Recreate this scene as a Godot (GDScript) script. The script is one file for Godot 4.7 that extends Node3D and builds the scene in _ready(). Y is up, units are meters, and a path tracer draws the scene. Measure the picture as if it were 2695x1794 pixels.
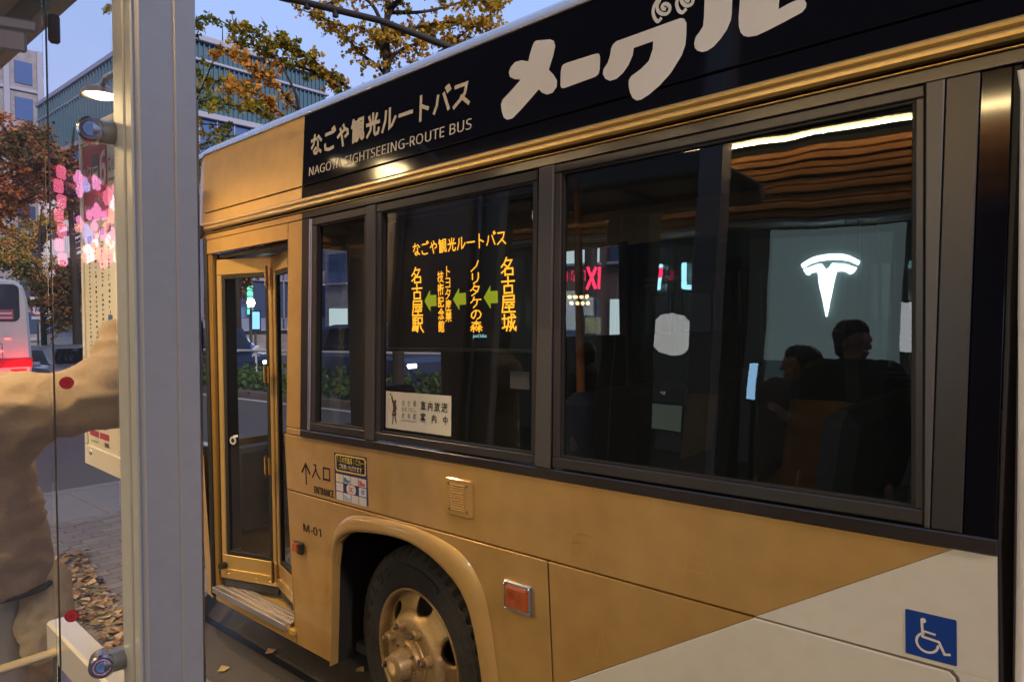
extends Node3D

const SLOPE := 0.03665                      # the street falls this many radians towards the bus's front
var street := Basis(Vector3(0, 0, 1), SLOPE)
var rng := RandomNumberGenerator.new()
var mats := {}
var taken := {}
var sans: SystemFont
var sans_bold: SystemFont


# ---------------------------------------------------------------- geometry
class G:
	var v := PackedVector3Array()
	var n := PackedVector3Array()
	var c := PackedColorArray()
	var tint := Color(1, 1, 1)
	var tinted := false

	func vtx(p: Vector3, m: Vector3) -> void:
		v.append(p)
		n.append(m)
		if tinted:
			c.append(tint)

	func tri(a: Vector3, b: Vector3, d: Vector3) -> void:   # counter-clockwise seen from outside
		var m := (b - a).cross(d - a).normalized()
		vtx(a, m)
		vtx(d, m)
		vtx(b, m)

	func quad(a: Vector3, b: Vector3, d: Vector3, e: Vector3) -> void:
		tri(a, b, d)
		tri(a, d, e)

	func otri(a: Vector3, b: Vector3, d: Vector3, ctr: Vector3) -> void:
		if (b - a).cross(d - a).dot((a + b + d) / 3.0 - ctr) < 0:
			tri(a, d, b)
		else:
			tri(a, b, d)

	func oquad(a: Vector3, b: Vector3, d: Vector3, e: Vector3, ctr: Vector3) -> void:
		otri(a, b, d, ctr)
		otri(a, d, e, ctr)

	func box(ctr: Vector3, size: Vector3, bas := Basis.IDENTITY, bev := 0.0) -> void:
		var h := size * 0.5
		bev = minf(bev, minf(h.x, minf(h.y, h.z)) * 0.9)
		var at := func(sx: float, sy: float, sz: float, ax: int) -> Vector3:
			var p := Vector3(sx * h.x, sy * h.y, sz * h.z)
			var q := Vector3(sx * (h.x - bev), sy * (h.y - bev), sz * (h.z - bev))
			q[ax] = p[ax]
			return ctr + bas * q
		for ax in 3:
			for s in [-1.0, 1.0]:
				var k := []
				for st in [[-1.0, -1.0], [1.0, -1.0], [1.0, 1.0], [-1.0, 1.0]]:
					var w := Vector3()
					w[ax] = s
					w[(ax + 1) % 3] = st[0]
					w[(ax + 2) % 3] = st[1]
					k.append(at.call(w.x, w.y, w.z, ax))
				oquad(k[0], k[1], k[2], k[3], ctr)
		if bev <= 0.0:
			return
		for ax in 3:                                        # the twelve edges run along ax
			var b1 := (ax + 1) % 3
			var b2 := (ax + 2) % 3
			for s1 in [-1.0, 1.0]:
				for s2 in [-1.0, 1.0]:
					var w := Vector3()
					w[b1] = s1
					w[b2] = s2
					w[ax] = -1.0
					var u := w
					u[ax] = 1.0
					oquad(at.call(w.x, w.y, w.z, b1), at.call(u.x, u.y, u.z, b1), at.call(u.x, u.y, u.z, b2), at.call(w.x, w.y, w.z, b2), ctr)
		for sx in [-1.0, 1.0]:
			for sy in [-1.0, 1.0]:
				for sz in [-1.0, 1.0]:
					otri(at.call(sx, sy, sz, 0), at.call(sx, sy, sz, 1), at.call(sx, sy, sz, 2), ctr)

	func strip(rows: Array, flip := false) -> void:          # a smooth sheet; rows of points, normals along row x column
		var R := rows.size()
		var C: int = rows[0].size()
		var nn := []
		for i in R:
			var line := PackedVector3Array()
			for j in C:
				var du: Vector3 = rows[i][mini(j + 1, C - 1)] - rows[i][maxi(j - 1, 0)]
				var dv: Vector3 = rows[mini(i + 1, R - 1)][j] - rows[maxi(i - 1, 0)][j]
				if rows[i][0].is_equal_approx(rows[i][C - 1]) and (j == 0 or j == C - 1) and C > 3:
					du = rows[i][1] - rows[i][C - 2]
				var m := du.cross(dv)
				if m.length_squared() < 1e-16:
					m = Vector3(0, 1, 0)
				line.append((-m if flip else m).normalized())
			nn.append(line)
		for i in R - 1:
			for j in C - 1:
				var q := [[i, j], [i, j + 1], [i + 1, j + 1], [i + 1, j]]
				if flip:
					q = [[i, j], [i + 1, j], [i + 1, j + 1], [i, j + 1]]
				for t in [[0, 2, 1], [0, 3, 2]]:
					for k in t:
						vtx(rows[q[k][0]][q[k][1]], nn[q[k][0]][q[k][1]])

	func tube(pts: Array, rad, seg := 8, caps := true) -> void:
		var rows := []
		var up := Vector3.UP
		var last := pts.size() - 1
		for i in pts.size():
			var t: Vector3 = (pts[mini(i + 1, last)] - pts[maxi(i - 1, 0)]).normalized()
			if i == 0:
				up = t.cross(Vector3(0.3, 0.9, 0.2)).normalized()
			up = (up - t * up.dot(t)).normalized()
			var side := t.cross(up)
			var r: float = rad[i] if rad is Array else rad
			var line := PackedVector3Array()
			for k in seg + 1:
				var a := TAU * (k % seg) / seg
				line.append(pts[i] + (up * cos(a) + side * sin(a)) * r)
			rows.append(line)
		strip(rows)
		if caps:
			for e in [0, last]:
				var ctr: Vector3 = pts[e]
				var off: Vector3 = pts[1] if e == 0 else pts[last - 1]
				for k in seg:
					otri(ctr, rows[e][k], rows[e][k + 1], off)

	func lathe(prof: Array, xf := Transform3D.IDENTITY, seg := 32) -> void:   # (radius, height) turned about y; corners over 30 degrees stay sharp
		var runs := []
		var cur := [prof[0]]
		for i in range(1, prof.size()):
			cur.append(prof[i])
			if i + 1 < prof.size():
				var a: Vector2 = (prof[i] - prof[i - 1]).normalized()
				var b: Vector2 = (prof[i + 1] - prof[i]).normalized()
				if a.dot(b) < 0.86:
					runs.append(cur)
					cur = [prof[i]]
		runs.append(cur)
		for run in runs:
			var rows := []
			for p in run:
				var line := PackedVector3Array()
				for k in seg + 1:
					var a := TAU * (k % seg) / seg
					line.append(xf * Vector3(cos(a) * p.x, p.y, sin(a) * p.x))
				rows.append(line)
			strip(rows)

	func prism(poly: PackedVector2Array, xf: Transform3D, depth: float, bev := 0.0) -> void:   # front at local z 0 facing +z
		if G.area(poly) < 0:
			poly.reverse()
		var map := func(p: Vector2, z: float) -> Vector3: return xf * Vector3(p.x, p.y, z)
		sheetcut(poly, map, depth, bev)

	static func area(poly: PackedVector2Array) -> float:
		var a := 0.0
		for i in poly.size():
			a += poly[i].cross(poly[(i + 1) % poly.size()])
		return a

	static func inset(poly: PackedVector2Array, b: float) -> PackedVector2Array:
		var out := PackedVector2Array()
		var m := poly.size()
		for i in m:
			var d1 := (poly[i] - poly[(i + m - 1) % m]).normalized()
			var d2 := (poly[(i + 1) % m] - poly[i]).normalized()
			var n1 := Vector2(-d1.y, d1.x)
			var n2 := Vector2(-d2.y, d2.x)
			var h := n1 + n2
			out.append(poly[i] + h * (b / maxf(0.35, 1.0 + n1.dot(n2))))
		return out

	func sheetcut(poly: PackedVector2Array, map: Callable, depth: float, bev := 0.0) -> void:
		var m := poly.size()
		var top := G.inset(poly, bev) if bev > 0.0 else poly
		var idx := Geometry2D.triangulate_polygon(top)
		for i in range(0, idx.size(), 3):
			var a := top[idx[i]]
			var b := top[idx[i + 1]]
			var d := top[idx[i + 2]]
			if (b - a).cross(d - a) < 0:
				var s := b
				b = d
				d = s
			tri(map.call(a, 0.0), map.call(b, 0.0), map.call(d, 0.0))
			if depth > 0.0:
				tri(map.call(a, -depth), map.call(d, -depth), map.call(b, -depth))
		if depth <= 0.0:
			return
		for i in m:
			var j := (i + 1) % m
			if bev > 0.0:
				quad(map.call(poly[i], -bev), map.call(poly[j], -bev), map.call(top[j], 0.0), map.call(top[i], 0.0))
			quad(map.call(poly[i], -depth), map.call(poly[j], -depth), map.call(poly[j], -bev), map.call(poly[i], -bev))

	func mesh() -> ArrayMesh:
		var a := []
		a.resize(Mesh.ARRAY_MAX)
		a[Mesh.ARRAY_VERTEX] = v
		a[Mesh.ARRAY_NORMAL] = n
		if tinted:
			a[Mesh.ARRAY_COLOR] = c
		var m := ArrayMesh.new()
		m.add_surface_from_arrays(Mesh.PRIMITIVE_TRIANGLES, a)
		return m


# A body as tapered capsules joined by a smooth minimum, meshed as surface nets.
class Flesh:
	var bones := []
	var k := 0.04
	var floor_y := -1e9
	var floor_tilt := Vector3(0, 1, 0)

	func cap(a: Vector3, b: Vector3, ra: float, rb := -1.0) -> void:
		bones.append([a, b, ra, rb if rb >= 0.0 else ra])

	func into(g: G, cell: float, fold := 0.0, fold_scale := Vector3(9, 9, 9), fold_seed := 1) -> void:
		var lo := Vector3(1e9, 1e9, 1e9)
		var hi := -lo
		for b in bones:
			var r: float = maxf(b[2], b[3]) + k + cell * 2
			for p in [b[0], b[1]]:
				lo = lo.min(p - Vector3(r, r, r))
				hi = hi.max(p + Vector3(r, r, r))
		var nx := int((hi.x - lo.x) / cell) + 2
		var ny := int((hi.y - lo.y) / cell) + 2
		var nz := int((hi.z - lo.z) / cell) + 2
		var f := PackedFloat32Array()
		f.resize(nx * ny * nz)
		f.fill(9.0)
		for b in bones:
			var a: Vector3 = b[0]
			var ba: Vector3 = b[1] - a
			var l2 := maxf(ba.length_squared(), 1e-9)
			var ra: float = b[2]
			var rb: float = b[3]
			var r: float = maxf(ra, rb) + k + cell * 2
			var p0 := (a.min(b[1]) - Vector3(r, r, r) - lo) / cell
			var p1 := (a.max(b[1]) + Vector3(r, r, r) - lo) / cell
			for z in range(maxi(0, int(p0.z)), mini(nz, int(p1.z) + 1)):
				for y in range(maxi(0, int(p0.y)), mini(ny, int(p1.y) + 1)):
					for x in range(maxi(0, int(p0.x)), mini(nx, int(p1.x) + 1)):
						var pa := lo + Vector3(x, y, z) * cell - a
						var h := clampf(pa.dot(ba) / l2, 0.0, 1.0)
						var d := (pa - ba * h).length() - lerpf(ra, rb, h)
						var i := (z * ny + y) * nx + x
						var o := f[i]
						var q := maxf(k - absf(o - d), 0.0)
						f[i] = minf(o, d) - q * q / (4.0 * k)
		if floor_y > -1e8:
			for z in nz:
				for y in ny:
					for x in nx:
						var i := (z * ny + y) * nx + x
						if f[i] < cell * 2:
							f[i] = maxf(f[i], floor_y - (lo + Vector3(x, y, z) * cell).dot(floor_tilt))
		var noise := FastNoiseLite.new()
		noise.seed = fold_seed
		noise.frequency = 1.0
		noise.fractal_octaves = 2
		var at := PackedInt32Array()
		at.resize(nx * ny * nz)
		at.fill(-1)
		var pts := PackedVector3Array()
		var far := cell * 2.2
		var step := [0, 1, nx, nx + 1, nx * ny, nx * ny + 1, nx * ny + nx, nx * ny + nx + 1]
		for z in nz - 1:
			for y in ny - 1:
				for x in nx - 1:
					var i := (z * ny + y) * nx + x
					if absf(f[i]) > far:
						continue
					var neg := 0
					for s in step:
						if f[i + s] < 0.0:
							neg += 1
					if neg == 0 or neg == 8:
						continue
					var sum := Vector3()
					var cnt := 0
					for e in [[0, 1], [2, 3], [4, 5], [6, 7], [0, 2], [1, 3], [4, 6], [5, 7], [0, 4], [1, 5], [2, 6], [3, 7]]:
						var fa := f[i + step[e[0]]]
						var fb := f[i + step[e[1]]]
						if (fa < 0.0) != (fb < 0.0):
							var t := fa / (fa - fb)
							var ca := Vector3(e[0] & 1, (e[0] >> 1) & 1, e[0] >> 2)
							var cb := Vector3(e[1] & 1, (e[1] >> 1) & 1, e[1] >> 2)
							sum += ca.lerp(cb, t)
							cnt += 1
					at[i] = pts.size()
					pts.append(lo + (Vector3(x, y, z) + sum / cnt) * cell)
		var faces := PackedInt32Array()
		for z in range(1, nz - 1):
			for y in range(1, ny - 1):
				for x in range(1, nx - 1):
					var i := (z * ny + y) * nx + x
					if absf(f[i]) > far:
						continue
					var ins := f[i] < 0.0
					for ax in 3:
						var s1: int = [1, nx, nx * ny][ax]
						if ins == (f[i + s1] < 0.0):
							continue
						var u: int = [nx, nx * ny, 1][ax]
						var w: int = [nx * ny, 1, nx][ax]
						var q := [at[i - u - w], at[i - w], at[i], at[i - u]]
						if q.min() < 0:
							continue
						if ins:
							faces.append_array(PackedInt32Array([q[0], q[1], q[2], q[0], q[2], q[3]]))
						else:
							faces.append_array(PackedInt32Array([q[0], q[2], q[1], q[0], q[3], q[2]]))
		for pass_ in 2:
			var nn := PackedVector3Array()
			nn.resize(pts.size())
			for i in range(0, faces.size(), 3):
				var m := (pts[faces[i + 1]] - pts[faces[i]]).cross(pts[faces[i + 2]] - pts[faces[i]])
				for j in 3:
					nn[faces[i + j]] += m
			if pass_ == 0 and fold > 0.0:
				for i in pts.size():
					var p := pts[i] * fold_scale
					pts[i] += nn[i].normalized() * (1.0 - absf(noise.get_noise_3dv(p)) * 3.0) * fold
			elif pass_ == 1 or fold <= 0.0:
				for i in range(0, faces.size(), 3):
					for j in [0, 2, 1]:
						g.vtx(pts[faces[i + j]], nn[faces[i + j]].normalized())
				break


# ---------------------------------------------------------------- materials
func grey(x: float) -> Color:
	return Color(x, x, x)


func mat(key: String, color: Color, rough := 0.6, metal := 0.0, opt := {}) -> StandardMaterial3D:   # colour given as a linear value
	if mats.has(key):
		return mats[key]
	var m := StandardMaterial3D.new()
	m.resource_name = key
	m.albedo_color = color.linear_to_srgb()
	m.roughness = rough
	m.metallic = metal
	for o in opt:
		m.set(o, opt[o])
	mats[key] = m
	return m


func glow(key: String, color: Color, energy: float) -> StandardMaterial3D:
	return mat(key, color * 0.3, 0.5, 0.0, {"emission_enabled": true, "emission": color.linear_to_srgb(), "emission_energy_multiplier": energy})


func pane(key: String, color: Color, alpha: float, opt := {}) -> StandardMaterial3D:
	var s := color.linear_to_srgb()
	var m := mat(key, color, 0.0, 0.0, opt)
	m.albedo_color = Color(s.r, s.g, s.b, alpha)
	m.transparency = BaseMaterial3D.TRANSPARENCY_ALPHA
	return m


func noise_tex(seed_: int, freq: float, stops: Array, size := 512, octaves := 4, kind := FastNoiseLite.TYPE_SIMPLEX_SMOOTH) -> NoiseTexture2D:
	var f := FastNoiseLite.new()
	f.seed = seed_
	f.noise_type = kind
	f.frequency = freq
	f.fractal_octaves = octaves
	var t := NoiseTexture2D.new()
	t.width = size
	t.height = size
	t.seamless = true
	t.noise = f
	var g := Gradient.new()
	var off := PackedFloat32Array()
	var cols := PackedColorArray()
	for s in stops:
		off.append(s[0])
		cols.append((s[1] as Color).linear_to_srgb())
	g.offsets = off
	g.colors = cols
	t.color_ramp = g
	return t


func bump_tex(seed_: int, freq: float, strength := 6.0, size := 512, octaves := 4, kind := FastNoiseLite.TYPE_SIMPLEX_SMOOTH) -> NoiseTexture2D:
	var f := FastNoiseLite.new()
	f.seed = seed_
	f.noise_type = kind
	f.frequency = freq
	f.fractal_octaves = octaves
	var t := NoiseTexture2D.new()
	t.width = size
	t.height = size
	t.seamless = true
	t.noise = f
	t.as_normal_map = true
	t.bump_strength = strength
	return t


func grain(m: StandardMaterial3D, tex: Texture2D, per_metre: float, world := true) -> StandardMaterial3D:
	m.albedo_color = Color.WHITE
	m.albedo_texture = tex
	m.uv1_triplanar = true
	m.uv1_world_triplanar = world
	m.uv1_scale = Vector3.ONE * per_metre
	return m


func relief(m: StandardMaterial3D, tex: Texture2D, scale_ := 1.0, per_metre := 0.0, world := true) -> StandardMaterial3D:
	m.normal_enabled = true
	m.normal_texture = tex
	m.normal_scale = scale_
	if per_metre > 0.0:
		m.uv1_triplanar = true
		m.uv1_world_triplanar = world
		m.uv1_scale = Vector3.ONE * per_metre
	return m


# ---------------------------------------------------------------- objects
func numbered(called: String) -> String:
	if not taken.has(called):
		taken[called] = 0
		return called
	taken[called] += 1
	return "%s_%03d" % [called, taken[called]]


func tag(o: Node3D, label: String, category: String, group := "") -> Node3D:
	o.set_meta("label", label)
	o.set_meta("category", category)
	if group != "":
		o.set_meta("group", group)
	return o


func thing(called: String, label: String, category: String, xf := Transform3D.IDENTITY, group := "") -> Node3D:
	var o := Node3D.new()
	o.name = numbered(called)
	o.transform = xf
	add_child(o)
	tag(o, label, category, group)
	return o


func part(parent: Node3D, called: String, g, m: Material, xf := Transform3D.IDENTITY) -> MeshInstance3D:
	var o := MeshInstance3D.new()
	o.name = called
	o.mesh = g.mesh() if g is G else g
	o.material_override = m
	o.transform = xf
	parent.add_child(o, true)
	return o


func setting(called: String, g: G, m: Material, xf := Transform3D.IDENTITY) -> MeshInstance3D:
	var o := MeshInstance3D.new()
	o.name = numbered(called)
	o.mesh = g.mesh()
	o.material_override = m
	o.transform = xf
	o.set_meta("kind", "structure")
	add_child(o)
	return o


func boxg(ctr: Vector3, size: Vector3, bev := 0.0, bas := Basis.IDENTITY) -> G:
	var g := G.new()
	g.box(ctr, size, bas, bev)
	return g


func tubeg(pts: Array, rad, seg := 8) -> G:
	var g := G.new()
	g.tube(pts, rad, seg)
	return g


func on_street(x: float, y: float, z: float) -> Vector3:
	return street * Vector3(x, y, z)


func v2(text: String, scale_ := 1.0) -> PackedVector2Array:     # "x y, x y, ..." as points
	var out := PackedVector2Array()
	for pair in text.split(","):
		var p := pair.strip_edges().split(" ")
		out.append(Vector2(p[0].to_float(), p[1].to_float()) * scale_)
	return out


func rounded(w: float, h: float, r: float, seg := 5) -> PackedVector2Array:
	var out := PackedVector2Array()
	for q in 4:
		var c := Vector2((w / 2 - r) * [1, -1, -1, 1][q], (h / 2 - r) * [1, 1, -1, -1][q])
		for k in seg + 1:
			var a := PI / 2 * (q + float(k) / seg)
			out.append(c + Vector2(cos(a), sin(a)) * r)
	return out


func smooth_line(pts: Array, per := 6) -> Array:
	var out := []
	for i in pts.size() - 1:
		var p0: Variant = pts[maxi(i - 1, 0)]
		var p3: Variant = pts[mini(i + 2, pts.size() - 1)]
		for k in per:
			out.append(pts[i].cubic_interpolate(pts[i + 1], p0, p3, float(k) / per))
	out.append(pts[-1])
	return out


# ---------------------------------------------------------------- lettering: strokes on a 100 x 100 field, y down
const STROKES := {
	"な": "0828 5224/3408 2845 1260/6818 9036/6440 6676 5690 3888 3278 4468 6472 9088",
	"ご": "1822 6820/1468 1886 4892 8288/7406 8218/8602 9414",
	"や": "0850 3038 6426 8434 8650 6858/5008 6024/2620 3850 5092",
	"観": "1404 0824/1214 4814/0630 5030/2814 2030/1830 1894/1846 4846/1860 4860/1875 4875/1892 5090/3430 3492/5808 5860/5808 9008 9060/5826 9026/5843 9043/5860 9060/6660 6478 5094/8060 8086 8892 9788 9774",
	"光": "5006 5040/2214 3234/7812 6834/0844 9444/3846 3470 1292/6246 6282 7092 9090 9474",
	"ル": "2816 2650 0890/5610 5684 7476 9450",
	"ー": "1050 9050",
	"ト": "3406 3494/3440 7858",
	"バ": "2628 2060 0684/6226 7656 9084/7606 8418/8802 9614",
	"ス": "1616 7816 6850 4070 1088/5058 9088",
	"名": "4204 2830 0850/3818 7818 5650 2870 0882/3040 4652/3262 3296/3262 8462 8496/3294 8494",
	"古": "0830 9230/5006 5054/2454 2494/2454 7854 7894/2492 7892",
	"屋": "1608 8808 8828/1628 8828/1608 1450 0694/2642 9042/5242 3058 8456/7250 8660/2870 8470/5660 5694/1894 9494",
	"城": "0630 3630/2010 2074/0680 3872/4824 9624/4824 4660 3494/4848 6448 6276 5474/6806 7050 8684 9692 9876/9044 7474 5894/8008 9016",
	"ノ": "7610 6250 1692",
	"リ": "2612 2660/7608 7650 6476 3494",
	"タ": "4206 2836 0852/3820 8020 6856 4478 1894/3446 6664",
	"ケ": "3606 2634 0852/2828 9228/6228 5866 3094",
	"の": "5216 4460 2884 1070 1440 4018 7420 9248 8276 5890",
	"森": "1418 8618/5004 5044/4820 1444/5220 8644/0458 4858/2648 2696/2460 0484/2860 4878/5258 9858/7448 7496/7260 5484/7660 9684",
	"ヨ": "1812 8012 8090/2048 8048/1488 8088",
	"産": "5002 5012/1214 8814/3416 3826/6616 6026/1830 9030/1830 1660 0696/3836 2854/3044 8244/5636 5694/3462 7862/2694 9294",
	"業": "3804 3822/6204 6222/2008 2622/8008 7422/0824 9224/3424 3834/6624 6034/1436 8636/1848 8248/0660 9460/5036 5096/4660 0890/5460 9290",
	"技": "0626 3826/2206 2286 1280/0662 3850/4422 9622/7006 7042/4644 8844 7070 4094/5248 6874 9694",
	"術": "2206 0626/2430 0452/1644 1696/3022 6422/4806 4896/4426 2862/5230 6450/5608 6216/7016 9616/6638 9838/8438 8490 7486",
	"記": "2004 2412/0620 4020/1034 3834/1046 3846/1060 1092/1060 3860 3890/1090 3890/5216 8816 8846/5446 8846/5446 5284 6092 9090 9476",
	"念": "5004 3024 0640/5004 7024 9440/3432 6632/2444 7444 6260/1472 0890/3068 3290 6490 6878/4862 5676/7668 9288",
	"館": "2604 0624/2604 4622/2618 2628/1232 4232/1032 1092/4232 4262/1048 4248/1062 4262/1092 3082/3470 4690/7004 7012/5214 5226/5214 9614 9426/6034 6096/6034 8834 8854/6054 8854/6070 9070 9094/6092 9092",
	"駅": "1008 1060/1008 4408/1024 4224/1042 4242/2808 2860/1060 4860 4690 3686/0670 0486/1670 1886/2668 3082/3666 4078/5610 9010 9042/5642 9042/5610 5664 4894/7242 8074 9894",
	"お": "1030 5828/3406 3486 2490 1478 2662 5452 8056 8876 7090 5688/7418 9032",
	"も": "4808 4070 5090 7488 8470 8056/1634 7234/1456 6856",
	"て": "1020 8816 6440 5264 6484 8090",
	"し": "3408 3270 4690 7080 8860",
	"武": "1420 5620/0838 9438/3444 3488/1652 1690/3466 5666/0692 5682/6406 6640 7276 8892 9478/7808 9020",
	"将": "1816 2836/0466 2854/3004 3096/6404 4430/5216 8816 7038 4450/5630 6440/4062 9662/7848 7892 6486/5070 6482",
	"隊": "0808 0896/0808 3408 2432 3450 2466 0862/5404 6016/8404 7616/4020 9620/6220 4040/5640 6860 6688 5692/6456 4474/6664 4086/8840 7256/7256 8074 9886",
	"車": "0816 9216/2432 2470/2432 7632 7670/2450 7650/2470 7670/0684 9484/5004 5098",
	"内": "1624 1696/1624 8424 8490 7488/5004 4840 2670/5040 7266",
	"放": "2404 2416/0620 4820/2220 2056 0694/2042 4242 4082 3488 2684/6604 5034/5822 9622/8422 7460 4894/5834 7066 9694",
	"送": "1008 2222/0444 2044 2078/2078 0492/2278 4492 9690/4804 5618/8404 7416/3822 9422/3442 9842/6622 6444 3876/6848 9274",
	"案": "5002 5010/1212 1222/1212 8812 8622/1030 9030/4622 3048 6856/6430 5046 2056/0666 9466/5054 5098/4666 1290/5466 8890",
	"中": "1630 1666/1630 8430 8466/1664 8464/5006 5096",
	"入": "2810 4810/4810 4440 0892/4730 6066 9292",
	"口": "1616 1692/1616 8416 8492/1688 8488",
	"交": "5004 5016/0820 9220/3426 1444/6426 8644/6644 5070 1494/3446 5670 9092",
	"通": "1008 2222/0444 2044 2078/2078 0492/2278 4492 9690/4008 8808 6620/5214 6824/4430 4480/4430 8830 8876 8078/4446 8846/4460 8860/6630 6680",
	"系": "7806 1618/4818 3036 6838/6830 2458 7854/7044 8664/5058 5098/3068 1888/6868 8888",
	"カ": "1230 8030 7690 6286/4608 4050 1292",
	"ド": "3406 3494/3440 7058/7212 8024/8806 9618",
	"利": "4204 0816/0632 5432/2816 2894/2634 0464/3040 5060/6614 6666/8806 8890 7686",
	"用": "2010 1860 0694/2010 8410 8490 7488/2034 8434/2058 8458/5010 5094",
	"い": "1624 1860 2884 4070/7426 8644 8668",
	"た": "0826 5224/3208 2244 0892/5444 8842/5070 6284 9286",
	"だ": "0826 4824/3008 2044 0892/5044 8042/4870 5884 8486/7612 8424/8806 9618",
	"け": "1612 1050 1690/4034 9232/7008 7254 5894",
	"ま": "1422 8620/1842 8240/5006 5276 3890 1884 2472 5074 8888",
	"す": "0824 9422/6004 6056 4868 3458 4446 6050 6276 4496",
	"市": "5004 5018/0622 9422/2042 2082/2042 8042 8078 7080/5022 5098",
	"広": "5204 5216/1418 9418/1418 1460 0494/5430 2886 8480/7060 9094",
	"小": "5006 5088 3884/2634 0876/7432 9472",
	"路": "1008 1034/1008 4008 4034/1034 4034/2434 2484/2456 4456/1050 1086/0690 4680/6604 4634/6016 8616 4454/5824 9658/5662 5696/5662 8862 8896/5694 8894",
	"本": "0828 9228/5004 5098/4830 0670/5230 9470/3270 6870",
	"町": "0614 0682/0614 4414 4482/0646 4446/2614 2682/0682 4482/5016 9816/7616 7690 6484",
	"つ": "0634 5022 8430 9054 7678 4486",
	"ぎ": "1422 8016/1640 8234/4004 6858/2862 2880 4490 7288/8204 9014/9200 9810",
	"시": "3010 2840 0680/2838 5270/8006 8094",
	"버": "1012 1060/4012 4060/1036 4036/1060 4060/6036 8036/8006 8094",
	"스": "5010 4030 1054/5020 8454/0676 9476",
	"1": "3022 5008 5092", "0": "5008 2820 2080 5092 7280 7220 5008", "I": "5008 5092", "C": "8024 5008 2224 2076 5092 8078",
}


func stroke_points(text: String) -> Array:
	var out := []
	for s in text.split("/"):
		var line := PackedVector2Array()
		for t in s.split(" "):
			line.append(Vector2(t.substr(0, 2).to_float() / 100.0, 1.0 - t.substr(2, 2).to_float() / 100.0))
		out.append(line)
	return out


func ribbon(g: G, line: PackedVector2Array, half: float, map: Callable, lift: float, cap_ := 1.0) -> void:   # a flat mitred stroke
	var m := line.size()
	var l := PackedVector2Array()
	var r := PackedVector2Array()
	for i in m:
		var a := line[maxi(i - 1, 0)]
		var b := line[mini(i + 1, m - 1)]
		var d1 := (line[i] - a).normalized() if i > 0 else (b - line[i]).normalized()
		var d2 := (b - line[i]).normalized() if i < m - 1 else d1
		var n1 := Vector2(-d1.y, d1.x)
		var n2 := Vector2(-d2.y, d2.x)
		var h := (n1 + n2) * (half / maxf(0.5, 1.0 + n1.dot(n2)))
		var e := Vector2()
		if i == 0:
			e = -d1 * half * cap_
		elif i == m - 1:
			e = d2 * half * cap_
		l.append(line[i] + h + e)
		r.append(line[i] - h + e)
	for i in m - 1:
		g.quad(map.call(r[i], lift), map.call(r[i + 1], lift), map.call(l[i + 1], lift), map.call(l[i], lift))


# Each character its own part (or one joined part for small print). o is the lower left corner of the first cell; rx and uy are unit vectors.
func write(parent: Node3D, called: String, text: String, o: Vector3, rx: Vector3, uy: Vector3, w: float, h: float, step: float, weight: float, m: Material, joined := false, upright_step := Vector2.ZERO) -> void:
	var nz := rx.cross(uy)
	var g := G.new()
	var k := 0
	for ch in text:
		if STROKES.has(ch):
			var at := o + rx * (step * k if upright_step == Vector2.ZERO else upright_step.x * k) + uy * (upright_step.y * k)
			if not joined:
				g = G.new()
			var i := 0
			for line in stroke_points(STROKES[ch]):
				ribbon(g, line, weight * 0.5, func(p: Vector2, z: float) -> Vector3: return at + rx * (p.x * w) + uy * (p.y * h) + nz * z, 0.00012 * i)
				i += 1
			if not joined:
				part(parent, called, g, m)
		k += 1
	if joined and g.v.size():
		part(parent, called, g, m)


func latin(parent: Node3D, called: String, text: String, o: Vector3, rx: Vector3, uy: Vector3, width: float, height: float, m: Material, bold := false, thick := 0.0015) -> void:
	var t := TextMesh.new()
	t.text = text
	t.font = sans_bold if bold else sans
	t.font_size = 64
	t.pixel_size = 0.01
	t.depth = 0.1
	t.curve_step = 2.0
	var box := t.get_aabb()
	var nz := rx.cross(uy)
	var sx := width / box.size.x if width > 0.0 else height / box.size.y
	var bas := Basis(rx * sx, uy * (height / box.size.y), nz * (thick / 0.1))
	var at := o + nz * (thick * 0.5) - bas * Vector3(box.position.x, box.position.y, 0)
	part(parent, called, t, m, Transform3D(bas, at))


# ---------------------------------------------------------------- the bus: x along it (front at -4), y up, z out of its kerb side
func zs(v: float) -> float:                       # how far the side leans in at height v
	if v < 1.0:
		return -0.04 * (1.0 - v)
	if v <= 1.28:
		return 0.0
	if v <= 2.3:
		return -0.04 * (v - 1.28)
	return -0.0408 - 0.07 * (v - 2.3)


func side(poly: PackedVector2Array, out := 0.0, thick := 0.02, bev := 0.002) -> G:
	var g := G.new()
	if G.area(poly) < 0:
		poly.reverse()
	g.sheetcut(poly, func(p: Vector2, z: float) -> Vector3: return Vector3(p.x, p.y, zs(p.y) + out + z), thick, bev)
	return g


func rect(a: float, b: float, c: float, d: float) -> PackedVector2Array:
	return PackedVector2Array([Vector2(a, c), Vector2(b, c), Vector2(b, d), Vector2(a, d)])


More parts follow.
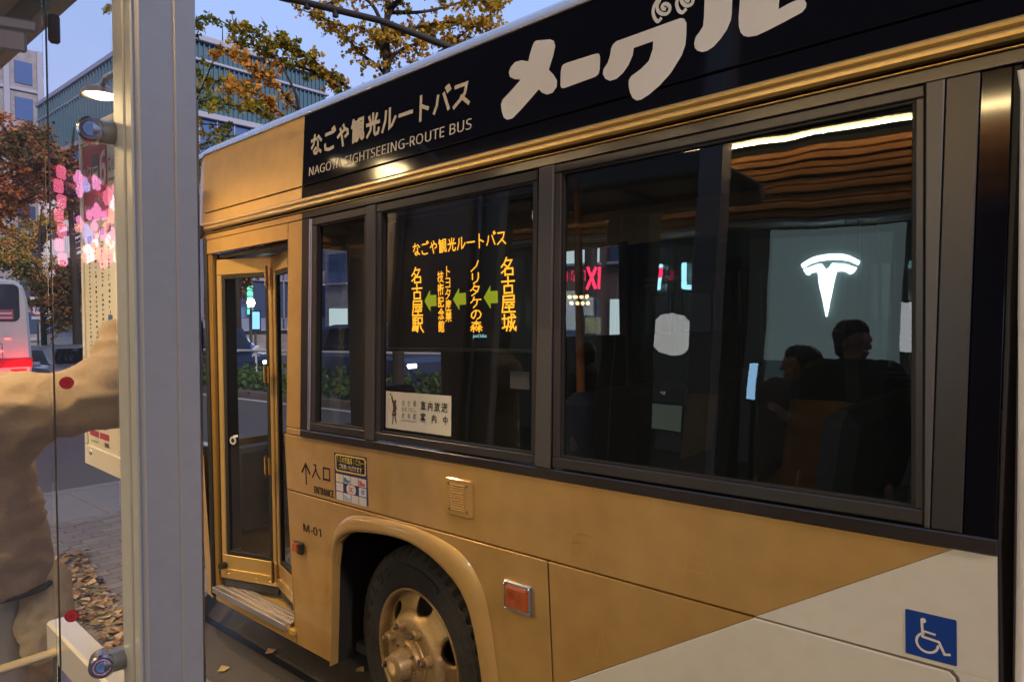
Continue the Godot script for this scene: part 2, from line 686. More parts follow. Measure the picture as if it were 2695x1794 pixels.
func sash(bus: Node3D, o: Array, i: Array, m: Material, out: float) -> void:     # four frame bars round a pane; [x0, x1, y0, y1] outside and glass
	var f := part(bus, "window_frame", side(rect(o[0], o[1], i[3], o[3]), out, 0.03, 0.003), m)
	part(f, "frame_bar", side(rect(o[0], o[1], o[2], i[2]), out, 0.03, 0.003), m)
	part(f, "frame_bar", side(rect(o[0], i[0], i[2], i[3]), out - 0.001, 0.03, 0.003), m)
	part(f, "frame_bar", side(rect(i[1], o[1], i[2], i[3]), out - 0.001, 0.03, 0.003), m)
	var r := 0.007
	part(f, "gasket", side(rect(i[0], i[1], i[3] - r, i[3]), out - 0.008, 0.012, 0.001), mats.rubber)
	part(f, "gasket", side(rect(i[0], i[1], i[2], i[2] + r), out - 0.008, 0.012, 0.001), mats.rubber)
	part(f, "gasket", side(rect(i[0], i[0] + r, i[2] + r, i[3] - r), out - 0.008, 0.012, 0.001), mats.rubber)
	part(f, "gasket", side(rect(i[1] - r, i[1], i[2] + r, i[3] - r), out - 0.008, 0.012, 0.001), mats.rubber)


func bus_materials() -> void:
	var paint := {"clearcoat_enabled": true, "clearcoat": 0.7, "clearcoat_roughness": 0.06}
	var gold := mat("gold_paint", Color(0.5, 0.26, 0.06), 0.42, 0.35, paint)
	grain(gold, noise_tex(3, 0.012, [[0.0, Color(0.49, 0.305, 0.098)], [0.5, Color(0.54, 0.338, 0.110)], [1.0, Color(0.58, 0.368, 0.124)]], 512, 5), 1.1, false)
	relief(gold, bump_tex(5, 0.006, 1.2), 0.35)
	mat("gold_trim", Color(0.54, 0.36, 0.115), 0.28, 0.45, paint)
	var white := mat("white_paint", grey(0.62), 0.35, 0.0, paint)
	grain(white, noise_tex(8, 0.02, [[0.0, Color(0.62, 0.63, 0.58)], [0.5, Color(0.65, 0.66, 0.61)], [1.0, Color(0.67, 0.68, 0.63)]], 512, 5), 1.3, false)
	mat("band_black", Color(0.005, 0.005, 0.009), 0.07)
	mat("roof_paint", Color(0.42, 0.42, 0.44), 0.22, 0.3, paint)
	mat("frame_brown", Color(0.028, 0.022, 0.021), 0.3, 0.2, {"clearcoat_enabled": true, "clearcoat": 0.4, "clearcoat_roughness": 0.15})
	mat("frame_grey", Color(0.052, 0.048, 0.048), 0.36, 0.35)
	mat("pillar_grey", Color(0.092, 0.088, 0.088), 0.42, 0.3)
	mat("rubber", grey(0.012), 0.65)
	mat("aluminium", Color(0.62, 0.62, 0.66), 0.28, 0.9)
	mat("chrome", Color(0.6, 0.6, 0.62), 0.14, 1.0)
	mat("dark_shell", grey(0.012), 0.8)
	mat("cabin_grey", Color(0.06, 0.06, 0.062), 0.7)
	mat("cabin_floor", Color(0.05, 0.05, 0.052), 0.75)
	mat("vinyl_white", Color(0.68, 0.69, 0.70), 0.45)
	mat("vinyl_cream", Color(0.62, 0.56, 0.44), 0.45)
	mat("ink", Color(0.012, 0.009, 0.008), 0.5)
	mat("sign_blue", Color(0.006, 0.05, 0.3), 0.35)
	var tire := mat("tyre_rubber", grey(0.022), 0.82)
	grain(tire, noise_tex(21, 0.03, [[0.0, grey(0.013)], [0.55, grey(0.022)], [1.0, Color(0.042, 0.039, 0.035)]], 512, 5), 2.0, false)
	var rim := mat("rim_gold", Color(0.3, 0.21, 0.1), 0.45, 0.45)
	grain(rim, noise_tex(22, 0.03, [[0.0, Color(0.20, 0.14, 0.065)], [0.3, Color(0.36, 0.25, 0.11)], [0.7, Color(0.43, 0.30, 0.135)], [1.0, Color(0.48, 0.35, 0.17)]], 512, 5), 4.0, false)
	mat("hub_dark", Color(0.14, 0.095, 0.045), 0.5, 0.5)
	mat("amber_lens", Color(0.36, 0.065, 0.004), 0.12, 0.0, {"clearcoat_enabled": true, "clearcoat": 1.0, "clearcoat_roughness": 0.04, "backlight_enabled": true, "backlight": Color(0.2, 0.08, 0.01)})
	mat("seat_cloth", Color(0.03, 0.045, 0.09), 0.9)
	mat("pole_orange", Color(0.5, 0.18, 0.03), 0.4)
	var wave := bump_tex(31, 0.006, 3.0, 512, 2)
	var g := pane("bus_glass", Color(0.010, 0.013, 0.013), 0.5, {"metallic_specular": 0.72})
	relief(g, wave, 0.045, 0.9, false)
	pane("far_glass", Color(0.010, 0.012, 0.013), 0.955, {"metallic_specular": 0.6})
	pane("door_glass", Color(0.02, 0.025, 0.025), 0.1, {"metallic_specular": 0.5})
	glow("led_amber", Color(1.0, 0.42, 0.02), 1.5)
	glow("led_green", Color(0.52, 0.60, 0.02), 0.5)


func bus_side(bus: Node3D) -> void:
	var gold: Material = mats.gold_paint
	var dark: Material = mats.frame_brown
	# roof side
	part(bus, "roof_side_panel", side(rect(-3.64, -2.647, 2.377, 2.692), 0.0, 0.015), gold)
	part(bus, "roof_side_panel", side(rect(-3.64, -2.647, 2.3205, 2.371), 0.0, 0.015), gold)
	var band := part(bus, "name_band", side(rect(-2.645, 5.0, 2.377, 2.692), 0.0015, 0.015), mats.band_black)
	part(bus, "name_band", side(rect(-2.645, 5.0, 2.3205, 2.371), 0.0015, 0.015), mats.band_black)
	var roll := []
	for p in [[2.69, -0.066], [2.705, -0.070], [2.725, -0.08], [2.745, -0.10], [2.765, -0.14], [2.785, -0.21], [2.805, -0.34], [2.83, -0.7], [2.84, -1.15], [2.83, -1.6], [2.80, -1.98], [2.75, -2.2], [2.69, -2.24]]:
		var line := PackedVector3Array()
		for x in [-3.9, -3.64, -2.6, -1.3, 0.0, 2.5, 5.0]:
			line.append(Vector3(x, p[0] - (0.03 if x < -3.8 else 0.0), p[1]))
		roll.append(line)
	var rf := G.new()
	rf.strip(roll)
	part(bus, "roof", rf, mats.roof_paint)
	part(bus, "drip_rail", tubeg([Vector3(-3.64, 2.694, zs(2.694) + 0.004), Vector3(5.0, 2.694, zs(2.694) + 0.004)], 0.0045, 6), mats.roof_paint)
	# gutter mouldings
	part(bus, "moulding", side(rect(-3.64, 5.0, 2.2985, 2.3185), 0.012, 0.03, 0.006), mats.gold_trim)
	part(bus, "moulding", side(rect(-3.64, 5.0, 2.2730, 2.2955), 0.019, 0.03, 0.007), mats.gold_trim)
	part(bus, "moulding", side(rect(-3.64, 5.0, 2.2580, 2.2630), 0.008, 0.02, 0.002), mats.gold_trim)
	# above and behind the door
	part(bus, "door_header", side(rect(-3.62, -2.639, 2.2285, 2.2565)), gold)
	part(bus, "door_header", side(rect(-3.62, -2.759, 2.152, 2.2255)), gold)
	part(bus, "door_post", side(rect(-2.756, -2.639, 1.303, 2.2255)), gold)
	part(bus, "waist_strip", side(rect(-2.756, -2.632, 1.2725, 1.300)), gold)
	# window band
	part(bus, "window_header", side(rect(-2.637, 5.0, 2.2285, 2.2565), 0.004, 0.03, 0.002), dark)
	part(bus, "window_sill", side(rect(-2.630, -0.114, 1.271, 1.3025), 0.008, 0.03, 0.003), dark)
	part(bus, "window_jamb", side(rect(-2.637, -2.577, 1.304, 2.2265), 0.003, 0.03, 0.002), dark)
	part(bus, "silver_strip", tubeg([Vector3(-2.564, 1.306, zs(1.306) + 0.002), Vector3(-2.563, 2.22, zs(2.22) + 0.002)], 0.009, 8), mats.aluminium)
	sash(bus, [-2.552, -2.159, 1.306, 2.223], [-2.517, -2.180, 1.338, 2.190], mats.frame_grey, 0.004)
	sash(bus, [-2.101, -1.286, 1.308, 2.223], [-2.071, -1.306, 1.338, 2.190], mats.frame_grey, 0.004)
	sash(bus, [-1.223, -0.240, 1.308, 2.226], [-1.196, -0.258, 1.340, 2.200], mats.frame_grey, 0.004)
	part(bus, "window_pillar", side(v2("-2.159 1.304, -2.102 1.304, -2.101 2.224, -2.158 2.224"), 0.010, 0.03, 0.003), mats.pillar_grey)
	part(bus, "window_pillar", side(v2("-1.287 1.304, -1.229 1.304, -1.220 2.226, -1.278 2.226"), 0.010, 0.03, 0.003), mats.pillar_grey)
	part(bus, "window_pillar", side(v2("-0.239 1.304, -0.230 1.304, -0.204 2.228, -0.238 2.228"), 0.006, 0.03, 0.002), mats.pillar_grey)
	part(bus, "window_pillar", side(v2("-0.228 1.304, -0.174 1.304, -0.144 2.228, -0.202 2.228"), 0.003, 0.03, 0.002), mats.frame_grey)
	part(bus, "door_pocket_pane", side(v2("-0.172 1.304, -0.118 1.304, -0.092 2.228, -0.142 2.228"), -0.004, 0.01, 0.001), mats.band_black)
	part(bus, "door_gasket", side(v2("-0.114 0.33, -0.1 0.33, -0.087 1.3, -0.076 2.228, -0.091 2.228, -0.116 1.3"), -0.006, 0.02, 0.002), mats.rubber)
	part(bus, "window_pane", side(rect(-2.517, -2.180, 1.338, 2.190), -0.014, 0.0, 0.0), mats.bus_glass)
	part(bus, "window_pane", side(rect(-2.071, -1.306, 1.338, 2.190), -0.014, 0.0, 0.0), mats.bus_glass)
	part(bus, "window_pane", side(rect(-1.196, -0.258, 1.340, 2.200), -0.014, 0.0, 0.0), mats.bus_glass)
	part(bus, "latch", side(rect(-0.86, -0.845, 1.845, 1.862), -0.008, 0.008, 0.003), mats.rubber)
	# waist and skirt, gold meeting white along the slanting edge
	part(bus, "waist_panel", side(v2("-2.762 1.0205, -0.6 1.0205, -0.19 1.2685, -2.762 1.2685"), 0.0, 0.02, 0.0015), gold)
	part(bus, "waist_panel", side(v2("-0.5985 1.0205, -0.1155 1.0205, -0.1155 1.2685, -0.1885 1.2685"), 0.0, 0.02, 0.0), mats.white_paint)
	var arch := "-2.463 0.299, -2.434 0.50, -2.402 0.742, -2.371 0.847, -2.305 0.900, -2.217 0.927, -2.100 0.945, -1.978 0.950, -1.900 0.946, -1.820 0.931, -1.750 0.908, -1.692 0.877, -1.652 0.850, -1.621 0.815, -1.580 0.724, -1.560 0.630, -1.548 0.533, -1.540 0.299"
	part(bus, "skirt_panel", side(v2("-2.762 1.0145, -2.762 0.299, " + arch + ", -1.252 0.299, -1.252 1.0145"), 0.0, 0.02, 0.002), gold)
	part(bus, "skirt_panel", side(v2("-1.2465 1.0145, -1.2465 0.621, -0.607 1.0145"), 0.0, 0.02, 0.002), gold)
	part(bus, "skirt_panel", side(v2("-1.2465 0.619, -1.2465 0.299, -0.183 0.299, -0.183 0.99, -0.187 1.004, -0.198 1.0135, -0.605 1.0145"), 0.0, 0.02, 0.002), mats.white_paint)
	part(bus, "skirt_panel", side(v2("-0.176 0.299, -0.1155 0.299, -0.1155 1.0195, -0.19 1.0195, -0.18 1.008, -0.176 0.992"), 0.0, 0.02, 0.001), mats.white_paint)
	part(bus, "lid_seal", side(v2("-0.60 1.0148, -0.198 1.0140, -0.186 1.0045, -0.1828 0.99, -0.1828 0.299, -0.1762 0.299, -0.1762 0.992, -0.180 1.0075, -0.192 1.0202, -0.60 1.0202"), -0.004, 0.012, 0.0), mat("seal_grey", Color(0.2, 0.19, 0.17), 0.6))
	part(bus, "skirt_panel", side(rect(-3.565, -2.767, 0.299, 0.352), 0.0, 0.02, 0.002), gold)
	# flared wheel arch lip
	var inner := smooth_line(Array(v2("-2.463 0.299, -2.434 0.50, -2.402 0.742, -2.371 0.847, -2.305 0.900, -2.217 0.927, -1.978 0.952, -1.820 0.933, -1.692 0.877, -1.621 0.815, -1.580 0.724, -1.548 0.533, -1.540 0.299")), 5)
	var outer := smooth_line(Array(v2("-2.470 0.299, -2.448 0.52, -2.420 0.76, -2.395 0.892, -2.310 0.965, -2.190 0.995, -1.960 1.008, -1.790 1.000, -1.640 0.965, -1.555 0.895, -1.512 0.79, -1.482 0.556, -1.472 0.299")), 5)
	var rows := []
	for st in [[0.0, 0.001], [0.16, 0.011], [0.4, 0.018], [0.75, 0.021], [0.92, 0.019], [1.0, 0.012], [1.0, -0.012]]:
		var line := PackedVector3Array()
		for i in inner.size():
			var p: Vector2 = outer[i].lerp(inner[i], st[0])
			line.append(Vector3(p.x, p.y, zs(p.y) + st[1]))
		rows.append(line)
	var lip := G.new()
	lip.strip(rows, true)
	part(bus, "wheel_arch_lip", lip, gold)
	# middle door, sunk into the side, and the plain rear half
	part(bus, "door_edge_post", side(v2("-0.1 0.33, -0.083 0.33, -0.062 2.212, -0.084 2.212, -0.079 2.17"), 0.012, 0.03, 0.003), mats.white_paint)
	var md := part(bus, "sliding_door", side(rect(-0.075, 1.0, 0.33, 1.275), -0.03, 0.02, 0.003), mats.white_paint)
	part(md, "door_sill_strip", side(rect(-0.075, 1.0, 1.279, 1.312), -0.024, 0.02, 0.003), mats.pillar_grey)
	part(md, "door_stile", side(rect(-0.052, -0.012, 1.314, 2.2), -0.028, 0.02, 0.003), mats.rubber)
	part(md, "door_pane", side(rect(-0.012, 0.95, 1.314, 2.2), -0.032, 0.008, 0.001), mats.band_black)
	part(bus, "rear_side_panel", side(v2("1.01 0.299, 2.06 0.299, 2.1 0.75, 2.3 0.93, 2.55 0.955, 2.8 0.93, 3.0 0.75, 3.04 0.299, 5.0 0.299, 5.0 1.29, 1.01 1.29"), 0.0, 0.02, 0.002), mats.white_paint)
	part(bus, "rear_window", side(rect(1.01, 5.0, 1.295, 2.226), -0.008, 0.01, 0.001), mats.band_black)


func bus_front(bus: Node3D) -> void:
	var plan := [Vector2(-3.605, 0.0), Vector2(-3.74, -0.03), Vector2(-3.86, -0.11), Vector2(-3.94, -0.25), Vector2(-3.985, -0.5), Vector2(-4.0, -1.15), Vector2(-3.985, -1.8), Vector2(-3.94, -2.05), Vector2(-3.86, -2.19), Vector2(-3.74, -2.27), Vector2(-3.605, -2.30)]
	plan = smooth_line(plan, 4)
	var wall := func(i0: int, i1: int, v0: float, v1: float, back := 0.0) -> G:
		var g := G.new()
		var rr := []
		for k in 5:
			var v := lerpf(v0, v1, k / 4.0)
			var line := PackedVector3Array()
			for i in range(i0, i1 + 1):
				var p: Vector2 = plan[i]
				line.append(Vector3(p.x + back - zs(v) * 0.6 * smoothstep(0.0, 8.0, float(mini(i, 40 - i))), v, p.y + zs(v) * (1.0 - i / 20.0) * (1.0 if i < 12 else 0.4)))
			rr.append(line)
		g.strip(rr, true)
		return g
	var n: int = plan.size() - 1
	part(bus, "front_panel", wall.call(0, n, 0.30, 1.08), mats.gold_paint)
	part(bus, "windscreen", wall.call(4, n - 4, 1.085, 2.28), mats.door_glass)
	part(bus, "windscreen_pillar", wall.call(0, 4, 1.08, 2.285), mats.band_black)
	part(bus, "windscreen_pillar", wall.call(n - 4, n, 1.08, 2.285), mats.band_black)
	part(bus, "front_brow", wall.call(0, n, 2.285, 2.70), mats.gold_paint)
	part(bus, "front_gasket", side(rect(-3.604, -3.574, 0.32, 2.232), 0.012, 0.04, 0.008), mats.rubber)
	part(bus, "headlight", boxg(Vector3(-3.975, 0.72, -0.42), Vector3(0.05, 0.14, 0.3), 0.02), mats.chrome)
	part(bus, "headlight", boxg(Vector3(-3.975, 0.72, -1.88), Vector3(0.05, 0.14, 0.3), 0.02), mats.chrome)
	var mir := part(bus, "mirror", boxg(Vector3(-3.70, 2.43, 0.045), Vector3(0.16, 0.20, 0.07), 0.03), mats.rubber)
	part(mir, "mirror_arm", tubeg([Vector3(-3.66, 2.33, 0.03), Vector3(-3.665, 2.24, 0.035), Vector3(-3.62, 2.18, 0.0)], 0.018, 8), mats.rubber)
	part(bus, "mirror_bracket", boxg(Vector3(-3.60, 2.27, 0.0), Vector3(0.05, 0.07, 0.05), 0.008), mats.rubber)


func bus_cabin(bus: Node3D) -> void:
	var sh: Material = mats.cabin_grey
	part(bus, "cabin_floor", boxg(Vector3(0.75, 0.33, -1.2), Vector3(8.5, 0.04, 2.1)), mats.cabin_floor)
	part(bus, "cabin_ceiling", boxg(Vector3(0.6, 2.50, -1.17), Vector3(8.8, 0.03, 2.1)), sh)
	part(bus, "inner_wall", boxg(Vector3(1.12, 1.14, -0.07), Vector3(7.7, 0.24, 0.03)), mats.dark_shell)
	for w in [[-2.73, -2.49], [-1.50, 2.05], [3.05, 4.97]]:
		part(bus, "inner_wall", boxg(Vector3((w[0] + w[1]) / 2, 0.68, -0.07), Vector3(w[1] - w[0], 0.67, 0.03)), mats.dark_shell)
	part(bus, "inner_wall", boxg(Vector3(0.7, 2.42, -0.10), Vector3(8.6, 0.44, 0.03)), mats.dark_shell)
	part(bus, "far_wall", boxg(Vector3(0.7, 0.80, -2.29), Vector3(8.6, 1.0, 0.04)), mats.gold_paint)
	part(bus, "far_wall", boxg(Vector3(0.7, 2.48, -2.27), Vector3(8.6, 0.44, 0.04)), mats.gold_paint)
	part(bus, "rear_wall", boxg(Vector3(5.0, 1.5, -1.15), Vector3(0.05, 2.4, 2.3)), mats.white_paint)
	for k in 5:
		var x0: float = [-3.58, -2.35, -0.95, 0.55, 2.1][k]
		var x1: float = [-2.42, -1.02, 0.48, 2.03, 4.9][k]
		part(bus, "far_window_pane", boxg(Vector3((x0 + x1) / 2, 1.79, -2.285), Vector3(x1 - x0, 0.98, 0.006)), mats.door_glass if k == 0 else mats.far_glass)
		part(bus, "far_pillar", boxg(Vector3(x1 + 0.035, 1.79, -2.27), Vector3(0.07, 0.98, 0.05), 0.005), sh)
	# driver's place and the entrance
	part(bus, "dashboard", boxg(Vector3(-3.72, 0.93, -1.55), Vector3(0.42, 0.34, 1.2), 0.05), mats.cabin_floor)
	part(bus, "dashboard", boxg(Vector3(-3.86, 0.80, -0.62), Vector3(0.16, 0.5, 0.7), 0.03), mats.cabin_floor)
	var ring := []
	for k in 25:
		var a := TAU * k / 24
		ring.append(Vector3(-3.38 + sin(a) * 0.11, 1.13 + sin(a) * 0.19, -1.72 + cos(a) * 0.22))
	part(bus, "steering_wheel", tubeg(ring, 0.014, 8), mats.rubber)
	part(bus, "steering_column", tubeg([Vector3(-3.38, 1.13, -1.72), Vector3(-3.55, 0.9, -1.72)], 0.03, 8), mats.rubber)
	part(bus, "driver_seat", boxg(Vector3(-2.85, 0.85, -1.72), Vector3(0.48, 0.14, 0.5), 0.05), mats.seat_cloth)
	part(bus, "driver_seat_back", boxg(Vector3(-2.62, 1.25, -1.72), Vector3(0.14, 0.75, 0.5), 0.05, Basis(Vector3(0, 0, 1), -0.15)), mats.seat_cloth)
	part(bus, "fare_box", boxg(Vector3(-3.25, 0.95, -0.95), Vector3(0.3, 0.9, 0.26), 0.03), mats.cabin_grey)
	part(bus, "entrance_pole", tubeg([Vector3(-2.98, 0.4, -0.62), Vector3(-2.98, 2.48, -0.62)], 0.016, 8), mats.aluminium)
	part(bus, "step_edge_rail", tubeg([Vector3(-3.42, 0.52, -0.34), Vector3(-2.95, 0.60, -0.52)], 0.012, 8), mats.aluminium)
	for s in [[-1.6, -0.62], [-0.75, -0.62], [0.4, -0.62], [-1.6, -1.85], [-0.75, -1.85], [0.4, -1.85]]:
		var seat := part(bus, "seat", boxg(Vector3(s[0], 0.92, s[1]), Vector3(0.44, 0.1, 0.8), 0.03), mats.seat_cloth)
		part(seat, "seat_back", boxg(Vector3(s[0] + 0.24, 1.2, s[1]), Vector3(0.09, 0.62, 0.8), 0.035, Basis(Vector3(0, 0, 1), -0.14)), mats.seat_cloth)
		part(seat, "seat_base", boxg(Vector3(s[0], 0.62, s[1]), Vector3(0.3, 0.52, 0.6)), mats.cabin_floor)
	for x in [-1.33, 0.1]:
		part(bus, "stanchion", tubeg([Vector3(x, 0.4, -0.3), Vector3(x, 2.48, -0.3)], 0.015, 8), mats.pole_orange)
	part(bus, "driver_partition", boxg(Vector3(-2.36, 1.02, -1.40), Vector3(0.04, 1.30, 1.6), 0.01), mats.dark_shell)
	part(bus, "cabin_notice", boxg(Vector3(-1.74, 1.52, -0.45), Vector3(0.1, 0.07, 0.004)), mats.vinyl_white)
	part(bus, "curtain_panel", boxg(Vector3(-2.40, 1.75, -0.16), Vector3(0.15, 0.9, 0.02), 0.004), mat("cabin_beige", Color(0.30, 0.27, 0.2), 0.7))


func bus_door(bus: Node3D) -> void:
	var gold: Material = mats.gold_trim
	# step, sill and jambs
	part(bus, "step_floor", boxg(Vector3(-3.15, 0.353, -0.32), Vector3(0.78, 0.02, 0.62)), mat("step_yellow", Color(0.42, 0.27, 0.06), 0.6))
	var sill := part(bus, "step_sill", boxg(Vector3(-3.178, 0.368, -0.012), Vector3(0.74, 0.032, 0.028), 0.003), mats.aluminium)
	part(sill, "tread_plate", boxg(Vector3(-3.178, 0.378, -0.068), Vector3(0.74, 0.01, 0.085), 0.002), mat("tread_tan", Color(0.36, 0.3, 0.24), 0.55, 0.3))
	for k in 3:
		part(sill, "tread_ridge", boxg(Vector3(-3.178, 0.3845, -0.043 - k * 0.024), Vector3(0.74, 0.004, 0.008), 0.001), mats.aluminium)
	part(bus, "step_riser", boxg(Vector3(-3.15, 0.47, -0.66), Vector3(0.8, 0.24, 0.03)), mats.cabin_floor)
	part(bus, "door_jamb", side(rect(-3.574, -3.535, 0.353, 2.15), -0.004, 0.12, 0.004), mat("jamb_brown", Color(0.2, 0.115, 0.022), 0.5))
	part(bus, "door_jamb", side(rect(-3.533, -3.506, 0.385, 2.15), -0.02, 0.1, 0.004), mats.frame_brown)
	part(bus, "door_jamb", side(rect(-2.782, -2.760, 0.385, 2.15), -0.008, 0.05, 0.004), mats.frame_brown)
	part(bus, "door_track", side(rect(-3.5, -2.765, 2.125, 2.150), -0.03, 0.12, 0.004), mats.frame_brown)
	part(bus, "skirt_edge", side(rect(-2.775, -2.766, 0.352, 1.27), 0.0, 0.03, 0.002), mats.gold_paint)
	# two leaves, folded in a little where they meet
	var leaves := [[Vector2(-3.5, -0.017), Vector2(-3.141, -0.132), 0.06], [Vector2(-3.133, -0.132), Vector2(-2.785, -0.045), 0.03]]
	for li in 2:
		var a: Vector2 = leaves[li][0]
		var b: Vector2 = leaves[li][1]
		var w := a.distance_to(b)
		var d := (b - a) / w
		var nrm := Vector3(-d.y, 0, d.x)
		var map := func(p: Vector2, z: float) -> Vector3: return Vector3(a.x + d.x * p.x, p.y, a.y + d.y * p.x + zs(p.y)) + nrm * z
		var cut := func(poly: PackedVector2Array, lift: float, thick: float, bev: float) -> G:
			var g := G.new()
			g.sheetcut(poly, func(p: Vector2, z: float) -> Vector3: return map.call(p, z + lift), thick, bev)
			return g
		var s0 := 0.032
		var s1 := 0.026
		var leaf := part(bus, "door_leaf", cut.call(rect(0, w, 2.035, 2.118), 0.0, 0.03, 0.003), gold)
		part(leaf, "leaf_rail", cut.call(rect(0, w, 0.478, 0.560), 0.0, 0.03, 0.003), gold)
		part(leaf, "kick_plate", cut.call(rect(-0.008, w, 0.436, 0.488), 0.008, 0.008, 0.002), gold)
		part(leaf, "leaf_stile", cut.call(rect(0, s0, 0.56, 2.035), 0.0, 0.03, 0.004), gold)
		part(leaf, "leaf_stile", cut.call(rect(w - s1, w, 0.56, 2.035), 0.0, 0.03, 0.004), gold)
		part(leaf, "bottom_brush", cut.call(rect(0.004, w - 0.004, 0.388, 0.436), -0.004, 0.012, 0.0), mats.cabin_floor)
		var q := 0.022
		for r in [rect(s0, w - s1, 2.035 - q, 2.035), rect(s0, w - s1, 0.56, 0.56 + q), rect(s0, s0 + q, 0.56 + q, 2.035 - q), rect(w - s1 - q, w - s1, 0.56 + q, 2.035 - q)]:
			part(leaf, "glass_gasket", cut.call(r, -0.004, 0.02, 0.002), mats.rubber)
		part(leaf, "leaf_pane", cut.call(rect(s0 + q * 0.6, w - s1 - q * 0.6, 0.565, 2.03), -0.014, 0.0, 0.0), mats.door_glass)
		if li == 0:
			for k in 4:
				part(leaf, "screw", G_dome(map.call(Vector2(0.05 + k * 0.095, 0.462), 0.009), nrm, 0.005), gold)
			part(leaf, "door_buffer", tubeg([map.call(Vector2(0.02, 0.505), 0.0), map.call(Vector2(0.02, 0.505), 0.035)], 0.016, 10), mats.rubber)
			var disc := G.new()
			disc.lathe([Vector2(0.0, 0.0015), Vector2(0.021, 0.0015), Vector2(0.022, 0.0)], Transform3D(Basis(Vector3(d.x, 0, d.y), nrm, Vector3(0, 1, 0)), map.call(Vector2(0.112, 1.17), -0.012)), 24)
			var st := part(leaf, "round_sticker", disc, mats.vinyl_white)
			st.set_meta("label", "round white sticker with a grey eye on the door glass")
			var tail := G.new()
			tail.sheetcut(v2("0.108 1.184, 0.150 1.190, 0.146 1.202, 0.118 1.197"), func(p: Vector2, z: float) -> Vector3: return map.call(p, z - 0.0105), 0.001)
			part(leaf, "sticker_tail", tail, mats.vinyl_white)
			var eye := G.new()
			eye.lathe([Vector2(0.0, 0.0012), Vector2(0.010, 0.0012), Vector2(0.0105, 0.0)], Transform3D(Basis(Vector3(d.x, 0, d.y), nrm, Vector3(0, 1, 0)), map.call(Vector2(0.112, 1.17), -0.0104)), 20)
			part(leaf, "sticker_eye", eye, mats.frame_grey)
	for v in [2.01, 1.52, 1.06, 0.52]:
		var hg := part(bus, "door_hinge", boxg(Vector3(-3.149, v, -0.112 + zs(v)), Vector3(0.026, 0.085, 0.010), 0.002, Basis(Vector3.UP, 0.30)), gold)
		part(hg, "hinge_wing", boxg(Vector3(-3.122, v, -0.112 + zs(v)), Vector3(0.024, 0.085, 0.010), 0.002, Basis(Vector3.UP, -0.24)), gold)
		part(hg, "hinge_pin", tubeg([Vector3(-3.137, v - 0.055, -0.104 + zs(v)), Vector3(-3.137, v + 0.055, -0.104 + zs(v))], 0.006, 8), mats.hub_dark)
		for s in [-1, 1]:
			part(hg, "hinge_screw", G_dome(Vector3(-3.137 + s * 0.013, v + 0.02, -0.106 + zs(v)), Vector3(0, 0, 1), 0.004), mats.hub_dark)


func G_dome(at: Vector3, dir: Vector3, r: float) -> G:
	var g := G.new()
	var x := dir.cross(Vector3(0.3, 0.5, 0.81)).normalized()
	g.lathe([Vector2(0.0, r * 0.6), Vector2(r * 0.6, r * 0.5), Vector2(r * 0.9, r * 0.2), Vector2(r, 0.0)], Transform3D(Basis(x, dir, x.cross(dir)), at), 10)
	return g


